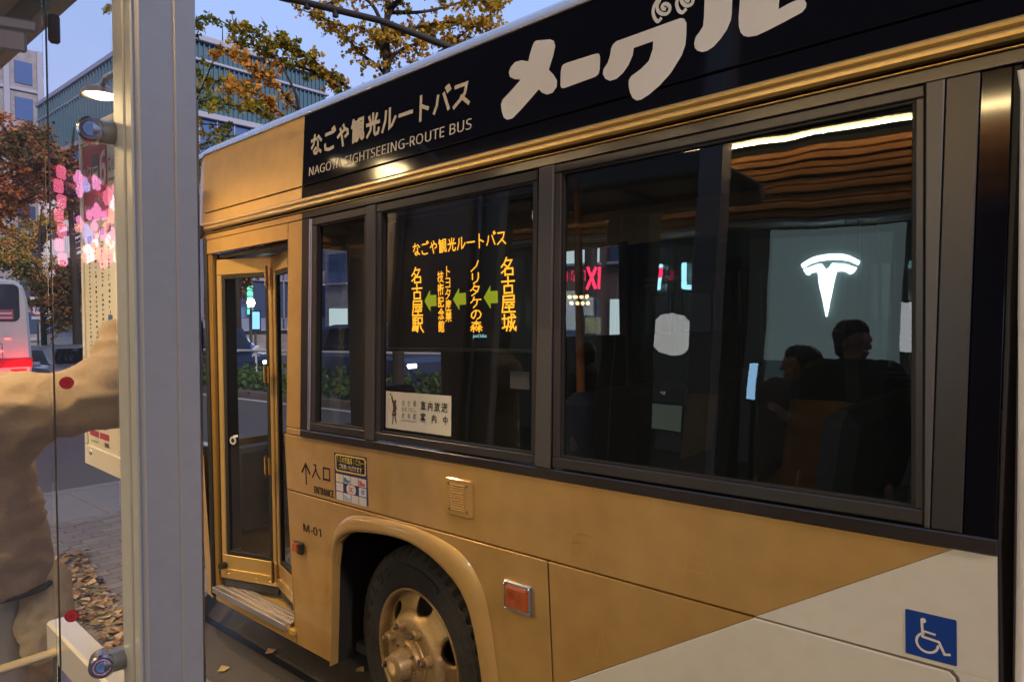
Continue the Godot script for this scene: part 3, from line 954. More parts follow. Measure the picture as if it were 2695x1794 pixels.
func bus_wheel(bus: Node3D, x: float, called: String, steer := 0.0) -> void:
	var ctr := Vector3(x, 0.462, -0.085)
	var st := Basis(Vector3.UP, steer)
	var turn := st * Basis(Vector3(1, 0, 0), Vector3(0, 0, 1), Vector3(0, -1, 0))     # local y becomes the axle, pointing out
	var xf := Transform3D(turn, ctr)
	# tyre: sidewall and a tread of blocks
	var prof := [[0.262, 0.004], [0.272, 0.014], [0.300, 0.022], [0.335, 0.026], [0.372, 0.021], [0.392, 0.012], [0.398, 0.010], [0.409, -0.004], [0.417, -0.02], [0.421, -0.05], [0.422, -0.11], [0.418, -0.20], [0.40, -0.225], [0.34, -0.235], [0.27, -0.22]]
	var rows := []
	var seg := 240
	for p in prof:
		var line := PackedVector3Array()
		for k in seg + 1:
			var a := TAU * (k % seg) / seg
			var r: float = p[0]
			if r > 0.395 and (k % 5) < 2 and p[1] > -0.21:
				r -= 0.016
			line.append(xf * Vector3(cos(a) * r, p[1], sin(a) * r))
		rows.append(line)
	var g := G.new()
	g.strip(rows, true)
	var wheel := part(bus, called, g, mats.tyre_rubber)
	for rr in [0.381, 0.305]:
		var ring := []
		for k in 73:
			var a := TAU * k / 72
			ring.append(xf * Vector3(cos(a) * rr, 0.0215 if rr < 0.35 else 0.0165, sin(a) * rr))
		part(wheel, "sidewall_rib", tubeg(ring, 0.0022, 5), mats.tyre_rubber)
	var word := "AEOLUS"
	for i in 6:
		var a := deg_to_rad(178.0 - i * 11.5)
		var rad := Vector3(cos(a), sin(a), 0)
		var tan_ := Vector3(sin(a), -cos(a), 0)
		latin(wheel, "raised_letter", word[i], ctr + st * (rad * 0.322 - tan_ * 0.02 + Vector3(0, 0, 0.0245)), st * tan_, st * rad, 0.036, 0.036, mats.rubber, true, 0.003)
	var plate := G.new()
	var pl := PackedVector2Array()
	for k in 13:
		pl.append(Vector2.from_angle(deg_to_rad(112.0 - k * 4.2)) * 0.362)
	for k in 13:
		pl.append(Vector2.from_angle(deg_to_rad(61.6 + k * 4.2)) * 0.334)
	plate.prism(pl, Transform3D(st, ctr + st * Vector3(0, 0, 0.0275)), 0.006)
	part(wheel, "tyre_plate", plate, mats.rubber)
	# rim: turned disc with six hand holes cut through it
	var rim := CSGPolygon3D.new()
	rim.name = "rim"
	rim.mode = CSGPolygon3D.MODE_SPIN
	rim.spin_sides = 64
	rim.smooth_faces = true
	rim.polygon = v2("0.0 0.030, 0.075 0.030, 0.10 0.040, 0.152 0.040, 0.166 0.030, 0.178 0.010, 0.196 -0.006, 0.226 -0.020, 0.244 -0.03, 0.249 -0.02, 0.251 0.004, 0.258 0.014, 0.266 0.014, 0.266 0.006, 0.258 -0.004, 0.256 -0.12, 0.246 -0.12, 0.246 -0.06, 0.226 -0.035, 0.19 -0.022, 0.17 0.0, 0.158 0.03, 0.10 0.03, 0.075 0.02, 0.0 0.02")
	rim.material = mats.rim_gold
	rim.transform = xf
	wheel.add_child(rim, true)
	for k in 6:
		var hole := CSGCylinder3D.new()
		hole.name = "hand_hole"
		hole.operation = CSGShape3D.OPERATION_SUBTRACTION
		hole.radius = 0.041
		hole.height = 0.2
		hole.sides = 20
		hole.material = mats.hub_dark
		var a := deg_to_rad(k * 60.0 - 22.0)
		hole.transform = Transform3D(Basis(Vector3.UP, -a) * Basis.from_scale(Vector3(0.82, 1, 1.15)), Vector3(cos(a) * 0.209, -0.01, sin(a) * 0.209))
		rim.add_child(hole, true)
	var drum := G.new()
	drum.lathe([Vector2(0.0, -0.075), Vector2(0.2, -0.075), Vector2(0.215, -0.09), Vector2(0.22, -0.2), Vector2(0.245, -0.21)], xf, 40)
	part(wheel, "brake_drum", drum, mat("drum_steel", Color(0.16, 0.15, 0.13), 0.5, 0.6))
	var hub := G.new()
	hub.lathe([Vector2(0.0, 0.125), Vector2(0.034, 0.124), Vector2(0.048, 0.116), Vector2(0.053, 0.100), Vector2(0.056, 0.068), Vector2(0.059, 0.066), Vector2(0.078, 0.064), Vector2(0.082, 0.058), Vector2(0.083, 0.048), Vector2(0.098, 0.046), Vector2(0.101, 0.036)], xf, 40)
	part(wheel, "hub", hub, mats.rim_gold)
	for k in 8:
		var a := TAU * k / 8.0 + 0.12
		var bolt := G.new()
		bolt.lathe([Vector2(0.0, 0.013), Vector2(0.005, 0.012), Vector2(0.006, 0.0)], xf * Transform3D(Basis.IDENTITY, Vector3(cos(a) * 0.07, 0.062, sin(a) * 0.07)), 8)
		part(wheel, "hub_bolt", bolt, mats.hub_dark)
		a += 0.33
		var lug := Transform3D(Basis(Vector3.UP, k * 0.7), Vector3(cos(a) * 0.1375, 0.040, sin(a) * 0.1375))
		var nut := G.new()
		nut.lathe([Vector2(0.0, 0.026), Vector2(0.018, 0.028), Vector2(0.0215, 0.024), Vector2(0.0215, 0.0)], xf * lug, 6)
		var np := part(wheel, "wheel_nut", nut, mats.rim_gold)
		np.name = "wheel_nut"
		var stud := G.new()
		stud.lathe([Vector2(0.0, 0.046), Vector2(0.008, 0.045), Vector2(0.0105, 0.041), Vector2(0.0105, 0.02)], xf * lug, 12)
		part(wheel, "wheel_stud", stud, mats.hub_dark)


func bus_marks(bus: Node3D) -> void:
	var bx := Vector3(1, 0, 0)
	var bup := Vector3(0, 1, -0.07).normalized()
	var on := func(u: float, v: float, out: float) -> Vector3: return Vector3(u, v, zs(v) + out)
	# lettering on the black band
	write(bus, "letter", "なごや観光ルートバス", on.call(-2.583, 2.494, 0.0032), bx, bup, 0.088, 0.096, 0.1002, 0.15, mats.vinyl_cream)
	latin(bus, "letter_line", "NAGOYA SIGHTSEEING-ROUTE BUS", on.call(-2.589, 2.411, 0.0022), bx, bup, 1.005, 0.038, mats.vinyl_cream, false, 0.0008)
	var big := [
		"-1.303 2.632, -1.248 2.619, -1.234 2.610, -1.228 2.593, -1.235 2.565, -1.251 2.525, -1.232 2.505, -1.218 2.484, -1.218 2.464, -1.233 2.450, -1.255 2.449, -1.275 2.459, -1.289 2.474, -1.320 2.453, -1.366 2.423, -1.396 2.406, -1.419 2.406, -1.435 2.417, -1.445 2.440, -1.449 2.463, -1.443 2.477, -1.417 2.492, -1.386 2.511, -1.366 2.524, -1.394 2.533, -1.413 2.545, -1.418 2.561, -1.410 2.577, -1.391 2.588, -1.365 2.586, -1.336 2.575, -1.330 2.595, -1.320 2.620, -1.313 2.630",
		"-1.196 2.526, -1.183 2.528, -1.077 2.526, -1.065 2.523, -1.061 2.512, -1.061 2.476, -1.065 2.463, -1.076 2.458, -1.187 2.453, -1.199 2.455, -1.204 2.463, -1.204 2.505, -1.201 2.521",
		"-1.006 2.542, -0.807 2.545, -0.795 2.540, -0.788 2.526, -0.788 2.494, -0.790 2.469, -0.800 2.444, -0.830 2.406, -0.863 2.380, -0.897 2.362, -0.922 2.354, -0.935 2.355, -0.948 2.365, -0.957 2.383, -0.962 2.402, -0.962 2.418, -0.955 2.428, -0.924 2.440, -0.899 2.456, -0.888 2.484, -0.887 2.507, -0.948 2.506, -0.951 2.486, -0.964 2.462, -0.982 2.444, -1.003 2.433, -1.025 2.433, -1.041 2.443, -1.050 2.459, -1.048 2.473, -1.034 2.488, -1.027 2.505, -1.024 2.523, -1.019 2.535",
		"-0.738 2.572, -0.739 2.526, -0.741 2.503, -0.750 2.492, -0.761 2.481, -0.765 2.466, -0.763 2.453, -0.755 2.443, -0.742 2.436, -0.728 2.435, -0.711 2.441, -0.692 2.456, -0.676 2.474, -0.666 2.495, -0.664 2.511, -0.663 2.547, -0.663 2.585, -0.669 2.597, -0.728 2.603, -0.736 2.597",
		"-0.643 2.540, -0.646 2.496, -0.645 2.473, -0.640 2.456, -0.632 2.445, -0.620 2.439, -0.600 2.436, -0.574 2.440, -0.532 2.449, -0.491 2.459, -0.483 2.467, -0.482 2.477, -0.486 2.486, -0.496 2.490, -0.508 2.492, -0.524 2.490, -0.547 2.484, -0.545 2.507, -0.543 2.571, -0.551 2.583, -0.630 2.598, -0.641 2.591"]
	for b in big:
		var poly := v2(b)
		var g := G.new()
		if G.area(poly) < 0:
			poly.reverse()
		g.sheetcut(poly, func(p: Vector2, z: float) -> Vector3: return on.call(p.x, p.y, 0.0032 + z), 0.0)
		part(bus, "large_letter", g, mats.vinyl_white)
	for curl in ["-0.866 2.561, -0.873 2.557, -0.881 2.565, -0.887 2.578, -0.889 2.590, -0.886 2.604, -0.878 2.614, -0.867 2.621, -0.854 2.625",
		"-0.854 2.585, -0.857 2.586, -0.860 2.590, -0.861 2.595, -0.857 2.599, -0.850 2.598, -0.842 2.592, -0.838 2.583, -0.840 2.574, -0.848 2.570, -0.861 2.574, -0.873 2.585, -0.877 2.600, -0.871 2.611",
		"-0.793 2.562, -0.800 2.558, -0.809 2.564, -0.815 2.575, -0.818 2.589, -0.814 2.600, -0.804 2.608",
		"-0.785 2.584, -0.787 2.585, -0.790 2.588, -0.791 2.592, -0.788 2.596, -0.782 2.596, -0.776 2.592, -0.771 2.585, -0.771 2.578, -0.775 2.572, -0.784 2.571, -0.794 2.576, -0.802 2.586, -0.804 2.591"]:
		var g := G.new()
		ribbon(g, PackedVector2Array(smooth_line(Array(v2(curl)), 4)), 0.0048, func(p: Vector2, z: float) -> Vector3: return on.call(p.x, p.y, 0.0034 + z), 0.0)
		part(bus, "letter_curl", g, mats.vinyl_white)
	# entrance marking and fleet code
	var flat := func(p: Vector2, z: float) -> Vector3: return on.call(p.x, p.y, 0.0008 + z)
	var arrow := G.new()
	ribbon(arrow, v2("-2.599 1.062, -2.6 1.15"), 0.0042, flat, 0.0, 0.0)
	ribbon(arrow, v2("-2.633 1.112, -2.6 1.153, -2.567 1.112"), 0.0052, flat, 0.0002, 0.0)
	part(bus, "entrance_arrow", arrow, mats.ink)
	write(bus, "entrance_character", "入口", on.call(-2.553, 1.098, 0.0008), bx, Vector3.UP, 0.068, 0.066, 0.079, 0.115, mats.ink)
	latin(bus, "entrance_line", "ENTRANCE", on.call(-2.536, 1.036, 0.0008), bx, Vector3.UP, 0.144, 0.031, mats.ink, true, 0.0006)
	latin(bus, "fleet_code", "M-01", on.call(-2.64, 0.848, 0.0008), bx, Vector3(0, 1, 0.04).normalized(), 0.138, 0.036, mats.ink, false, 0.0006)
	# transit card sticker
	var card := part(bus, "transit_card_sticker", side(v2("-2.378 1.036, -2.152 1.040, -2.158 1.232, -2.380 1.229"), 0.0008, 0.0008, 0.0), mat("sticker_navy", Color(0.03, 0.025, 0.16), 0.4))
	var cp := G.new()
	cp.prism(rounded(0.208, 0.072, 0.012), Transform3D(Basis(Vector3(0, 0, 1), 0.012), Vector3(-2.267, 1.190, 0.0014)), 0.0003)
	part(card, "sticker_border", cp, mat("sticker_yellow", Color(0.75, 0.62, 0.14), 0.4))
	cp = G.new()
	cp.prism(rounded(0.194, 0.059, 0.009), Transform3D(Basis(Vector3(0, 0, 1), 0.012), Vector3(-2.267, 1.190, 0.0019)), 0.0003)
	part(card, "sticker_field", cp, mats.ink)
	write(card, "sticker_print", "10の交通系ICカード", Vector3(-2.360, 1.192, 0.0026), bx, Vector3.UP, 0.0172, 0.025, 0.0187, 0.13, mats.sticker_yellow, true)
	write(card, "sticker_print", "ご利用いただけます", Vector3(-2.346, 1.166, 0.0026), bx, Vector3.UP, 0.0165, 0.021, 0.0178, 0.12, mats.vinyl_white, true)
	var tints := {0: Color(0.75, 0.65, 0.15), 1: Color(0.05, 0.25, 0.55), 6: Color(0.55, 0.62, 0.1), 7: Color(0.15, 0.4, 0.75), 9: Color(0.3, 0.5, 0.75), 3: Color(0.6, 0.1, 0.15)}
	for r in 3:
		for c in 4:
			if r == 1 and (c == 1 or c == 2):
				continue
			var p := Vector3(-2.345 + c * 0.0525, 1.126 - r * 0.037, 0.0014)
			var cell := G.new()
			cell.prism(rect(-0.0245, 0.0245, -0.0168, 0.0168), Transform3D(Basis.IDENTITY, p), 0.0003)
			var cellp := part(card, "sticker_cell", cell, mats.vinyl_white)
			var i := r * 4 + c - (2 if r == 1 and c == 3 else 0)
			if tints.has(r * 4 + c):
				cell = G.new()
				if (r * 4 + c) % 7 == 0:
					cell.prism(rounded(0.022, 0.022, 0.0109), Transform3D(Basis.IDENTITY, p + Vector3(0.002, 0.001, 0.0006)), 0.0003)
				else:
					cell.prism(v2("-0.02 -0.013, 0.018 -0.013, 0.018 0.002, 0.008 -0.004, -0.006 0.006, -0.02 0.008"), Transform3D(Basis.IDENTITY, p + Vector3(0, 0, 0.0006)), 0.0003)
				part(card, "sticker_mark", cell, mat("sticker_tint_%d" % (r * 4 + c), tints[r * 4 + c], 0.4))
	cp = G.new()
	cp.prism(rounded(0.064, 0.036, 0.016), Transform3D(Basis.IDENTITY, Vector3(-2.264, 1.089, 0.0019)), 0.0003)
	part(card, "sticker_badge", cp, mats.vinyl_white)
	latin(card, "sticker_print", "IC", Vector3(-2.277, 1.079, 0.0022), bx, Vector3.UP, 0.028, 0.020, mat("sticker_red", Color(0.6, 0.03, 0.05), 0.4), true, 0.0005)
	# faint line drawings of landmarks, a shade off the paint
	var ghost := mat("drawing_line", Color(0.55, 0.365, 0.14), 0.5, 0.2)
	for d in [["tower_drawing", -3.27, 2.50, 0.085, ["30 0, 46 60, 50 100, 54 60, 70 0", "38 30, 62 30", "42 52, 58 52", "20 0, 80 0"]],
			["castle_drawing", -3.02, 2.455, 0.075, ["10 0, 24 30, 76 30, 90 0", "14 30, 86 30, 74 48, 26 48, 14 30", "30 48, 32 66, 68 66, 70 48", "24 66, 76 66, 50 92, 24 66", "36 10, 64 10"]],
			["gate_drawing", -2.80, 2.59, 0.07, ["10 20, 20 70, 50 88, 80 70, 90 20", "30 25, 34 55, 66 55, 70 25", "10 20, 90 20"]],
			["tower_drawing", -2.73, 1.78, 0.09, ["20 0, 22 40, 34 62, 50 70, 66 62, 78 40, 80 0", "34 40, 66 40", "40 0, 42 30, 58 30, 60 0"]],
			["castle_drawing", -1.18, 1.055, 0.12, ["10 0, 22 34, 78 34, 90 0", "12 34, 88 34, 72 56, 28 56, 12 34", "30 56, 70 56, 50 84, 30 56"]],
			["tower_drawing", -1.12, 0.76, 0.12, ["30 0, 46 60, 50 100, 54 60, 70 0", "20 0, 80 0", "40 44, 60 44"]],
			["gate_drawing", -0.80, 1.075, 0.1, ["10 10, 24 60, 50 80, 76 60, 90 10", "30 20, 70 20", "36 44, 64 44"]]]:
		var dg := G.new()
		for line in d[4]:
			ribbon(dg, v2(line, 0.01), 0.011, func(p: Vector2, z: float) -> Vector3: return on.call(d[1] + p.x * d[3], d[2] + p.y * d[3], 0.0006 + z), 0.0)
		part(bus, d[0], dg, ghost)
	# louvred grille
	var vent := G.new()
	vent.prism(rounded(0.13, 0.129, 0.010), Transform3D(Basis.IDENTITY, Vector3(-1.63, 1.1555, 0.012)), 0.013, 0.003)
	var vp := part(bus, "louvre_grille", vent, mats.gold_paint)
	for k in 11:
		part(vp, "louvre", boxg(Vector3(-1.63, 1.113 + k * 0.0085, 0.0145), Vector3(0.066, 0.006, 0.006), 0.002, Basis(Vector3(1, 0, 0), 0.6)), mats.gold_paint)
	for sx in [-1, 1]:
		for sy in [-1, 1]:
			part(vp, "screw", G_dome(Vector3(-1.63 + sx * 0.044, 1.1555 + sy * 0.044, 0.012), Vector3(0, 0, 1), 0.0055), mats.hub_dark)
	# lamps
	var sl := part(bus, "marker_lamp", boxg(Vector3(-2.677, 0.769, zs(0.769) + 0.010), Vector3(0.07, 0.052, 0.02), 0.005), mats.rubber)
	part(sl, "lens", boxg(Vector3(-2.688, 0.769, zs(0.769) + 0.018), Vector3(0.046, 0.044, 0.014), 0.005), mats.amber_lens)
	var lean := Basis(Vector3(1, 0, 0), -0.04)
	var tl := part(bus, "side_indicator", boxg(Vector3(-1.372, 0.872, zs(0.872) + 0.006), Vector3(0.120, 0.095, 0.014), 0.005, lean), mats.chrome)
	part(tl, "lens", boxg(Vector3(-1.372, 0.872, zs(0.872) + 0.014), Vector3(0.094, 0.07, 0.016), 0.006, lean), mats.amber_lens)
	for k in 5:
		var ring := []
		for q in 25:
			var a := TAU * q / 24
			ring.append(Vector3(-1.372 + cos(a) * (0.006 + k * 0.006), 0.872 + sin(a) * (0.006 + k * 0.006), zs(0.872) + 0.0225))
		part(tl, "lens_ring", tubeg(ring, 0.0012, 5), mats.amber_lens)
	for sx in [-1, 1]:
		for sy in [-1, 1]:
			part(tl, "screw", G_dome(Vector3(-1.372 + sx * 0.051, 0.872 + sy * 0.039, zs(0.872 + sy * 0.039) + 0.013), Vector3(0, 0, 1), 0.006), mats.chrome)
	# access sign
	var sg := G.new()
	sg.prism(rounded(0.0925, 0.0945, 0.003), Transform3D(Basis.IDENTITY, Vector3(-0.2295, 1.0772, 0.0012)), 0.0012)
	var sp := part(bus, "wheelchair_sign", sg, mats.sign_blue)
	var on_sign := func(p: Vector2, z: float) -> Vector3: return Vector3(-0.2295 + p.x * 0.001, 1.0772 + p.y * 0.001, 0.0016 + z)
	var fig := G.new()
	fig.prism(rounded(0.0105, 0.0105, 0.0052), Transform3D(Basis.IDENTITY, Vector3(-0.2425, 1.1085, 0.0017)), 0.0003)
	part(sp, "figure_head", fig, mats.vinyl_white)
	fig = G.new()
	ribbon(fig, v2("-15.5 27, -14 -3, 15 -6, 25 -29, 33 -27"), 2.5, on_sign, 0.0)
	ribbon(fig, v2("-13 9, 7 7.5"), 2.3, on_sign, 0.0002)
	part(sp, "figure_body", fig, mats.vinyl_white)
	var arc := PackedVector2Array()
	for k in 26:
		arc.append(Vector2(-6, -14) + Vector2.from_angle(deg_to_rad(112.0 + k * 9.7)) * 19.5)
	fig = G.new()
	ribbon(fig, arc, 2.4, on_sign, 0.0)
	part(sp, "figure_wheel", fig, mats.vinyl_white)
	# white notice in the second window
	var nb := part(bus, "window_notice", side(rect(-2.052, -1.686, 1.357, 1.498), -0.0125, 0.0006, 0.0), mat("notice_paper", Color(0.62, 0.59, 0.5), 0.6))
	var np := Vector3(0, 0, -0.0112)
	var brush := func(text: String, u: float, v: float, w: float, h: float, step: float, wt: float, m: Material) -> void:
		write(nb, "notice_print", text, Vector3(u, v, zs(v) - 0.0112), bx, Vector3(0, 1, -0.04).normalized(), w, h, step, wt, m, true)
	brush.call("車内放送", -1.848, 1.438, 0.031, 0.034, 0.0378, 0.1, mats.ink)
	brush.call("案", -1.848, 1.395, 0.030, 0.033, 0.03, 0.1, mats.ink)
	brush.call("内", -1.789, 1.395, 0.030, 0.033, 0.03, 0.1, mats.ink)
	brush.call("中", -1.729, 1.395, 0.030, 0.033, 0.03, 0.1, mats.ink)
	var thin: Material = mat("print_grey", Color(0.13, 0.12, 0.11), 0.6)
	for k in 3:
		brush.call("名古屋"[k], -1.955 + k * 0.033, 1.449, 0.018, 0.021, 0.02, 0.08, thin)
		brush.call("武将隊"[k], -1.955 + k * 0.033, 1.401, 0.018, 0.021, 0.02, 0.08, thin)
	brush.call("おもてなし", -1.958, 1.426, 0.016, 0.019, 0.0172, 0.08, thin)
	latin(nb, "notice_print", "Nagoya Omotenashi Busho-Tai", Vector3(-1.957, 1.3905, zs(1.39) - 0.0112), bx, Vector3.UP, 0.085, 0.006, thin, false, 0.0003)
	var fp := G.new()
	var figure := func(text: String) -> void:
		var poly := v2(text, 0.001)
		if G.area(poly) < 0:
			poly.reverse()
		fp.sheetcut(poly, func(p: Vector2, z: float) -> Vector3: return Vector3(-2.05 + p.x, 1.357 + p.y, zs(1.357 + p.y) - 0.0115 + z), 0.0)
	figure.call("33 126, 36 127, 44 108, 52 104, 51 110, 56 112, 62 108, 62 102, 58 98, 62 88, 64 82, 68 76, 66 73, 62 78, 61 66, 62 61, 40 60, 36 58, 36 62, 41 64, 43 78, 42 92, 36 106, 31 118")
	figure.call("40 59, 62 60, 63 53, 60 50, 57 51, 62 34, 67 25, 65 22, 60 27, 55 36, 52 49, 47 48, 45 32, 42 17, 37 16, 37 19, 40 28, 41 48, 36 49")
	part(nb, "notice_figure", fp, mat("figure_brown", Color(0.06, 0.035, 0.035), 0.6))
	fp = G.new()
	ribbon(fp, PackedVector2Array(smooth_line(Array(v2("20 108, 17 92, 22 76, 38 64, 62 60", 0.001)), 5)), 0.0008, func(p: Vector2, z: float) -> Vector3: return Vector3(-2.05 + p.x, 1.357 + p.y, zs(1.357 + p.y) - 0.0112 + z), 0.0)
	part(nb, "notice_figure", fp, mat("figure_gold", Color(0.5, 0.3, 0.08), 0.5))
	fp = G.new()
	ribbon(fp, v2("27 128, 25 131", 0.001), 0.0028, func(p: Vector2, z: float) -> Vector3: return Vector3(-2.05 + p.x, 1.357 + p.y, zs(1.357 + p.y) - 0.0112 + z), 0.0)
	part(nb, "notice_figure", fp, mats.figure_brown)
	# lit route display behind the second window
	var ld := part(bus, "route_display", boxg(Vector3(-1.845, 1.92, -0.235), Vector3(0.84, 0.53, 0.08), 0.008), mat("display_black", Color(0.008, 0.008, 0.009), 0.45))
	part(ld, "display_hood", boxg(Vector3(-1.845, 2.19, -0.235), Vector3(0.86, 0.02, 0.11), 0.005), mats.cabin_grey)
	part(ld, "display_hood", boxg(Vector3(-1.845, 1.652, -0.235), Vector3(0.86, 0.015, 0.10), 0.005), mats.cabin_grey)
	var lz := -0.1935
	var led: Material = mats.led_amber
	write(ld, "display_character", "なごや観光ルートバス", Vector3(-2.080, 2.027, lz), bx, Vector3.UP, 0.048, 0.055, 0.0517, 0.1, led)
	var columns := [["名古屋城", -1.598, 1.984, 0.070, 0.066, 0.0663], ["ノリタケの森", -1.757, 1.986, 0.062, 0.044, 0.0448], ["トヨタ産業", -1.893, 1.976, 0.036, 0.043, 0.0437], ["技術記念館", -1.935, 1.958, 0.036, 0.046, 0.0482], ["名古屋駅", -2.093, 1.984, 0.070, 0.066, 0.0663]]
	for c in columns:
		write(ld, "display_character", c[0], Vector3(c[1], c[2] - c[4], lz), bx, Vector3.UP, c[3], c[4], 0.0, 0.095, led, false, Vector2(0.0001, -c[5]))
	for x in [-2.013, -1.848, -1.684]:
		var ag := G.new()
		ag.prism(v2("0 0, 0.034 0.042, 0.034 0.022, 0.07 0.022, 0.07 -0.022, 0.034 -0.022, 0.034 -0.042"), Transform3D(Basis.IDENTITY, Vector3(x, 1.845, lz + 0.001)), 0.001)
		part(ld, "display_arrow", ag, mats.led_green)
	latin(ld, "display_line", "jaoChika", Vector3(-1.745, 1.695, lz), bx, Vector3.UP, 0.07, 0.016, glow("led_cyan", Color(0.25, 0.6, 0.62), 1.2), false, 0.0005)


func build_bus() -> void:
	bus_materials()
	var bus := thing("sightseeing_bus", "gold city bus with a black name band, parked with its folding front door ajar", "bus", Transform3D(street, Vector3.ZERO))
	bus_side(bus)
	bus_front(bus)
	bus_cabin(bus)
	bus_door(bus)
	bus_wheel(bus, -1.968, "front_wheel", deg_to_rad(-5.5))
	bus_wheel(bus, 2.55, "rear_wheel")
	# dark boxes round the wheels
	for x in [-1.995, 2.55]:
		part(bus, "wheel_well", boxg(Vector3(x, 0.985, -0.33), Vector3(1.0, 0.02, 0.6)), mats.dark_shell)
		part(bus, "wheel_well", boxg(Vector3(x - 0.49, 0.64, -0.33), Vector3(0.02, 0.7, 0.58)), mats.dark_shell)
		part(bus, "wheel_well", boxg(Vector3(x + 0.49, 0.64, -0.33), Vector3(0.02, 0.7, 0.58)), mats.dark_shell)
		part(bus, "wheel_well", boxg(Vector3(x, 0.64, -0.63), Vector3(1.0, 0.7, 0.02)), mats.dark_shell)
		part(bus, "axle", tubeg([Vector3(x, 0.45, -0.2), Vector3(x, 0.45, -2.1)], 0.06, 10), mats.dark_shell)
	for w in [[-1.995, "far_front_wheel"], [2.55, "far_rear_wheel"]]:
		var fw := G.new()
		fw.lathe([Vector2(0.0, 0.1), Vector2(0.25, 0.1), Vector2(0.40, 0.12), Vector2(0.42, 0.08), Vector2(0.42, -0.08), Vector2(0.40, -0.11)], Transform3D(Basis(Vector3(1, 0, 0), Vector3(0, 0, 1), Vector3(0, -1, 0)), Vector3(w[0], 0.452, -2.12)), 40)
		part(bus, w[1], fw, mats.tyre_rubber)
	bus_marks(bus)


# ---------------------------------------------------------------- ground
const ROAD_Y := 0.03
const WALK_Y := 0.16


func ground_materials() -> void:
	var asphalt := mat("asphalt", grey(0.06), 0.75)
	grain(asphalt, noise_tex(41, 0.22, [[0.0, Color(0.022, 0.02, 0.02)], [0.36, Color(0.065, 0.06, 0.058)], [0.56, Color(0.12, 0.112, 0.105)], [0.74, Color(0.26, 0.235, 0.2)], [1.0, Color(0.42, 0.38, 0.32)]], 1024, 3), 0.9)
	relief(asphalt, bump_tex(42, 0.22, 9.0, 1024, 3), 1.0)
	var kerb := mat("granite", grey(0.2), 0.7)
	grain(kerb, noise_tex(43, 0.25, [[0.0, Color(0.08, 0.08, 0.082)], [0.5, Color(0.17, 0.165, 0.16)], [1.0, Color(0.28, 0.27, 0.26)]], 512, 3), 2.5)
	for k in 4:
		var t: float = [0.85, 1.0, 1.12, 0.95][k]
		var p := mat("paver_%d" % k, grey(0.15), 0.75)
		grain(p, noise_tex(50 + k, 0.12, [[0.0, Color(0.085, 0.075, 0.075) * t], [0.5, Color(0.15, 0.135, 0.135) * t], [1.0, Color(0.23, 0.21, 0.2) * t]], 256, 4), 3.0)
	var bed := mat("paver_joint", grey(0.035), 0.9)
	bed.roughness = 0.95
	mat("road_white", grey(0.5), 0.6)


func slab_top(poly: PackedVector2Array, y: float, depth: float, bev := 0.0) -> G:   # polygon of (x, z) lying flat, top at y
	var g := G.new()
	var flat := PackedVector2Array()
	for p in poly:
		flat.append(Vector2(p.x, -p.y))
	g.prism(flat, Transform3D(Basis(Vector3(1, 0, 0), Vector3(0, 0, -1), Vector3(0, 1, 0)), Vector3(0, y, 0)), depth, bev)
	return g


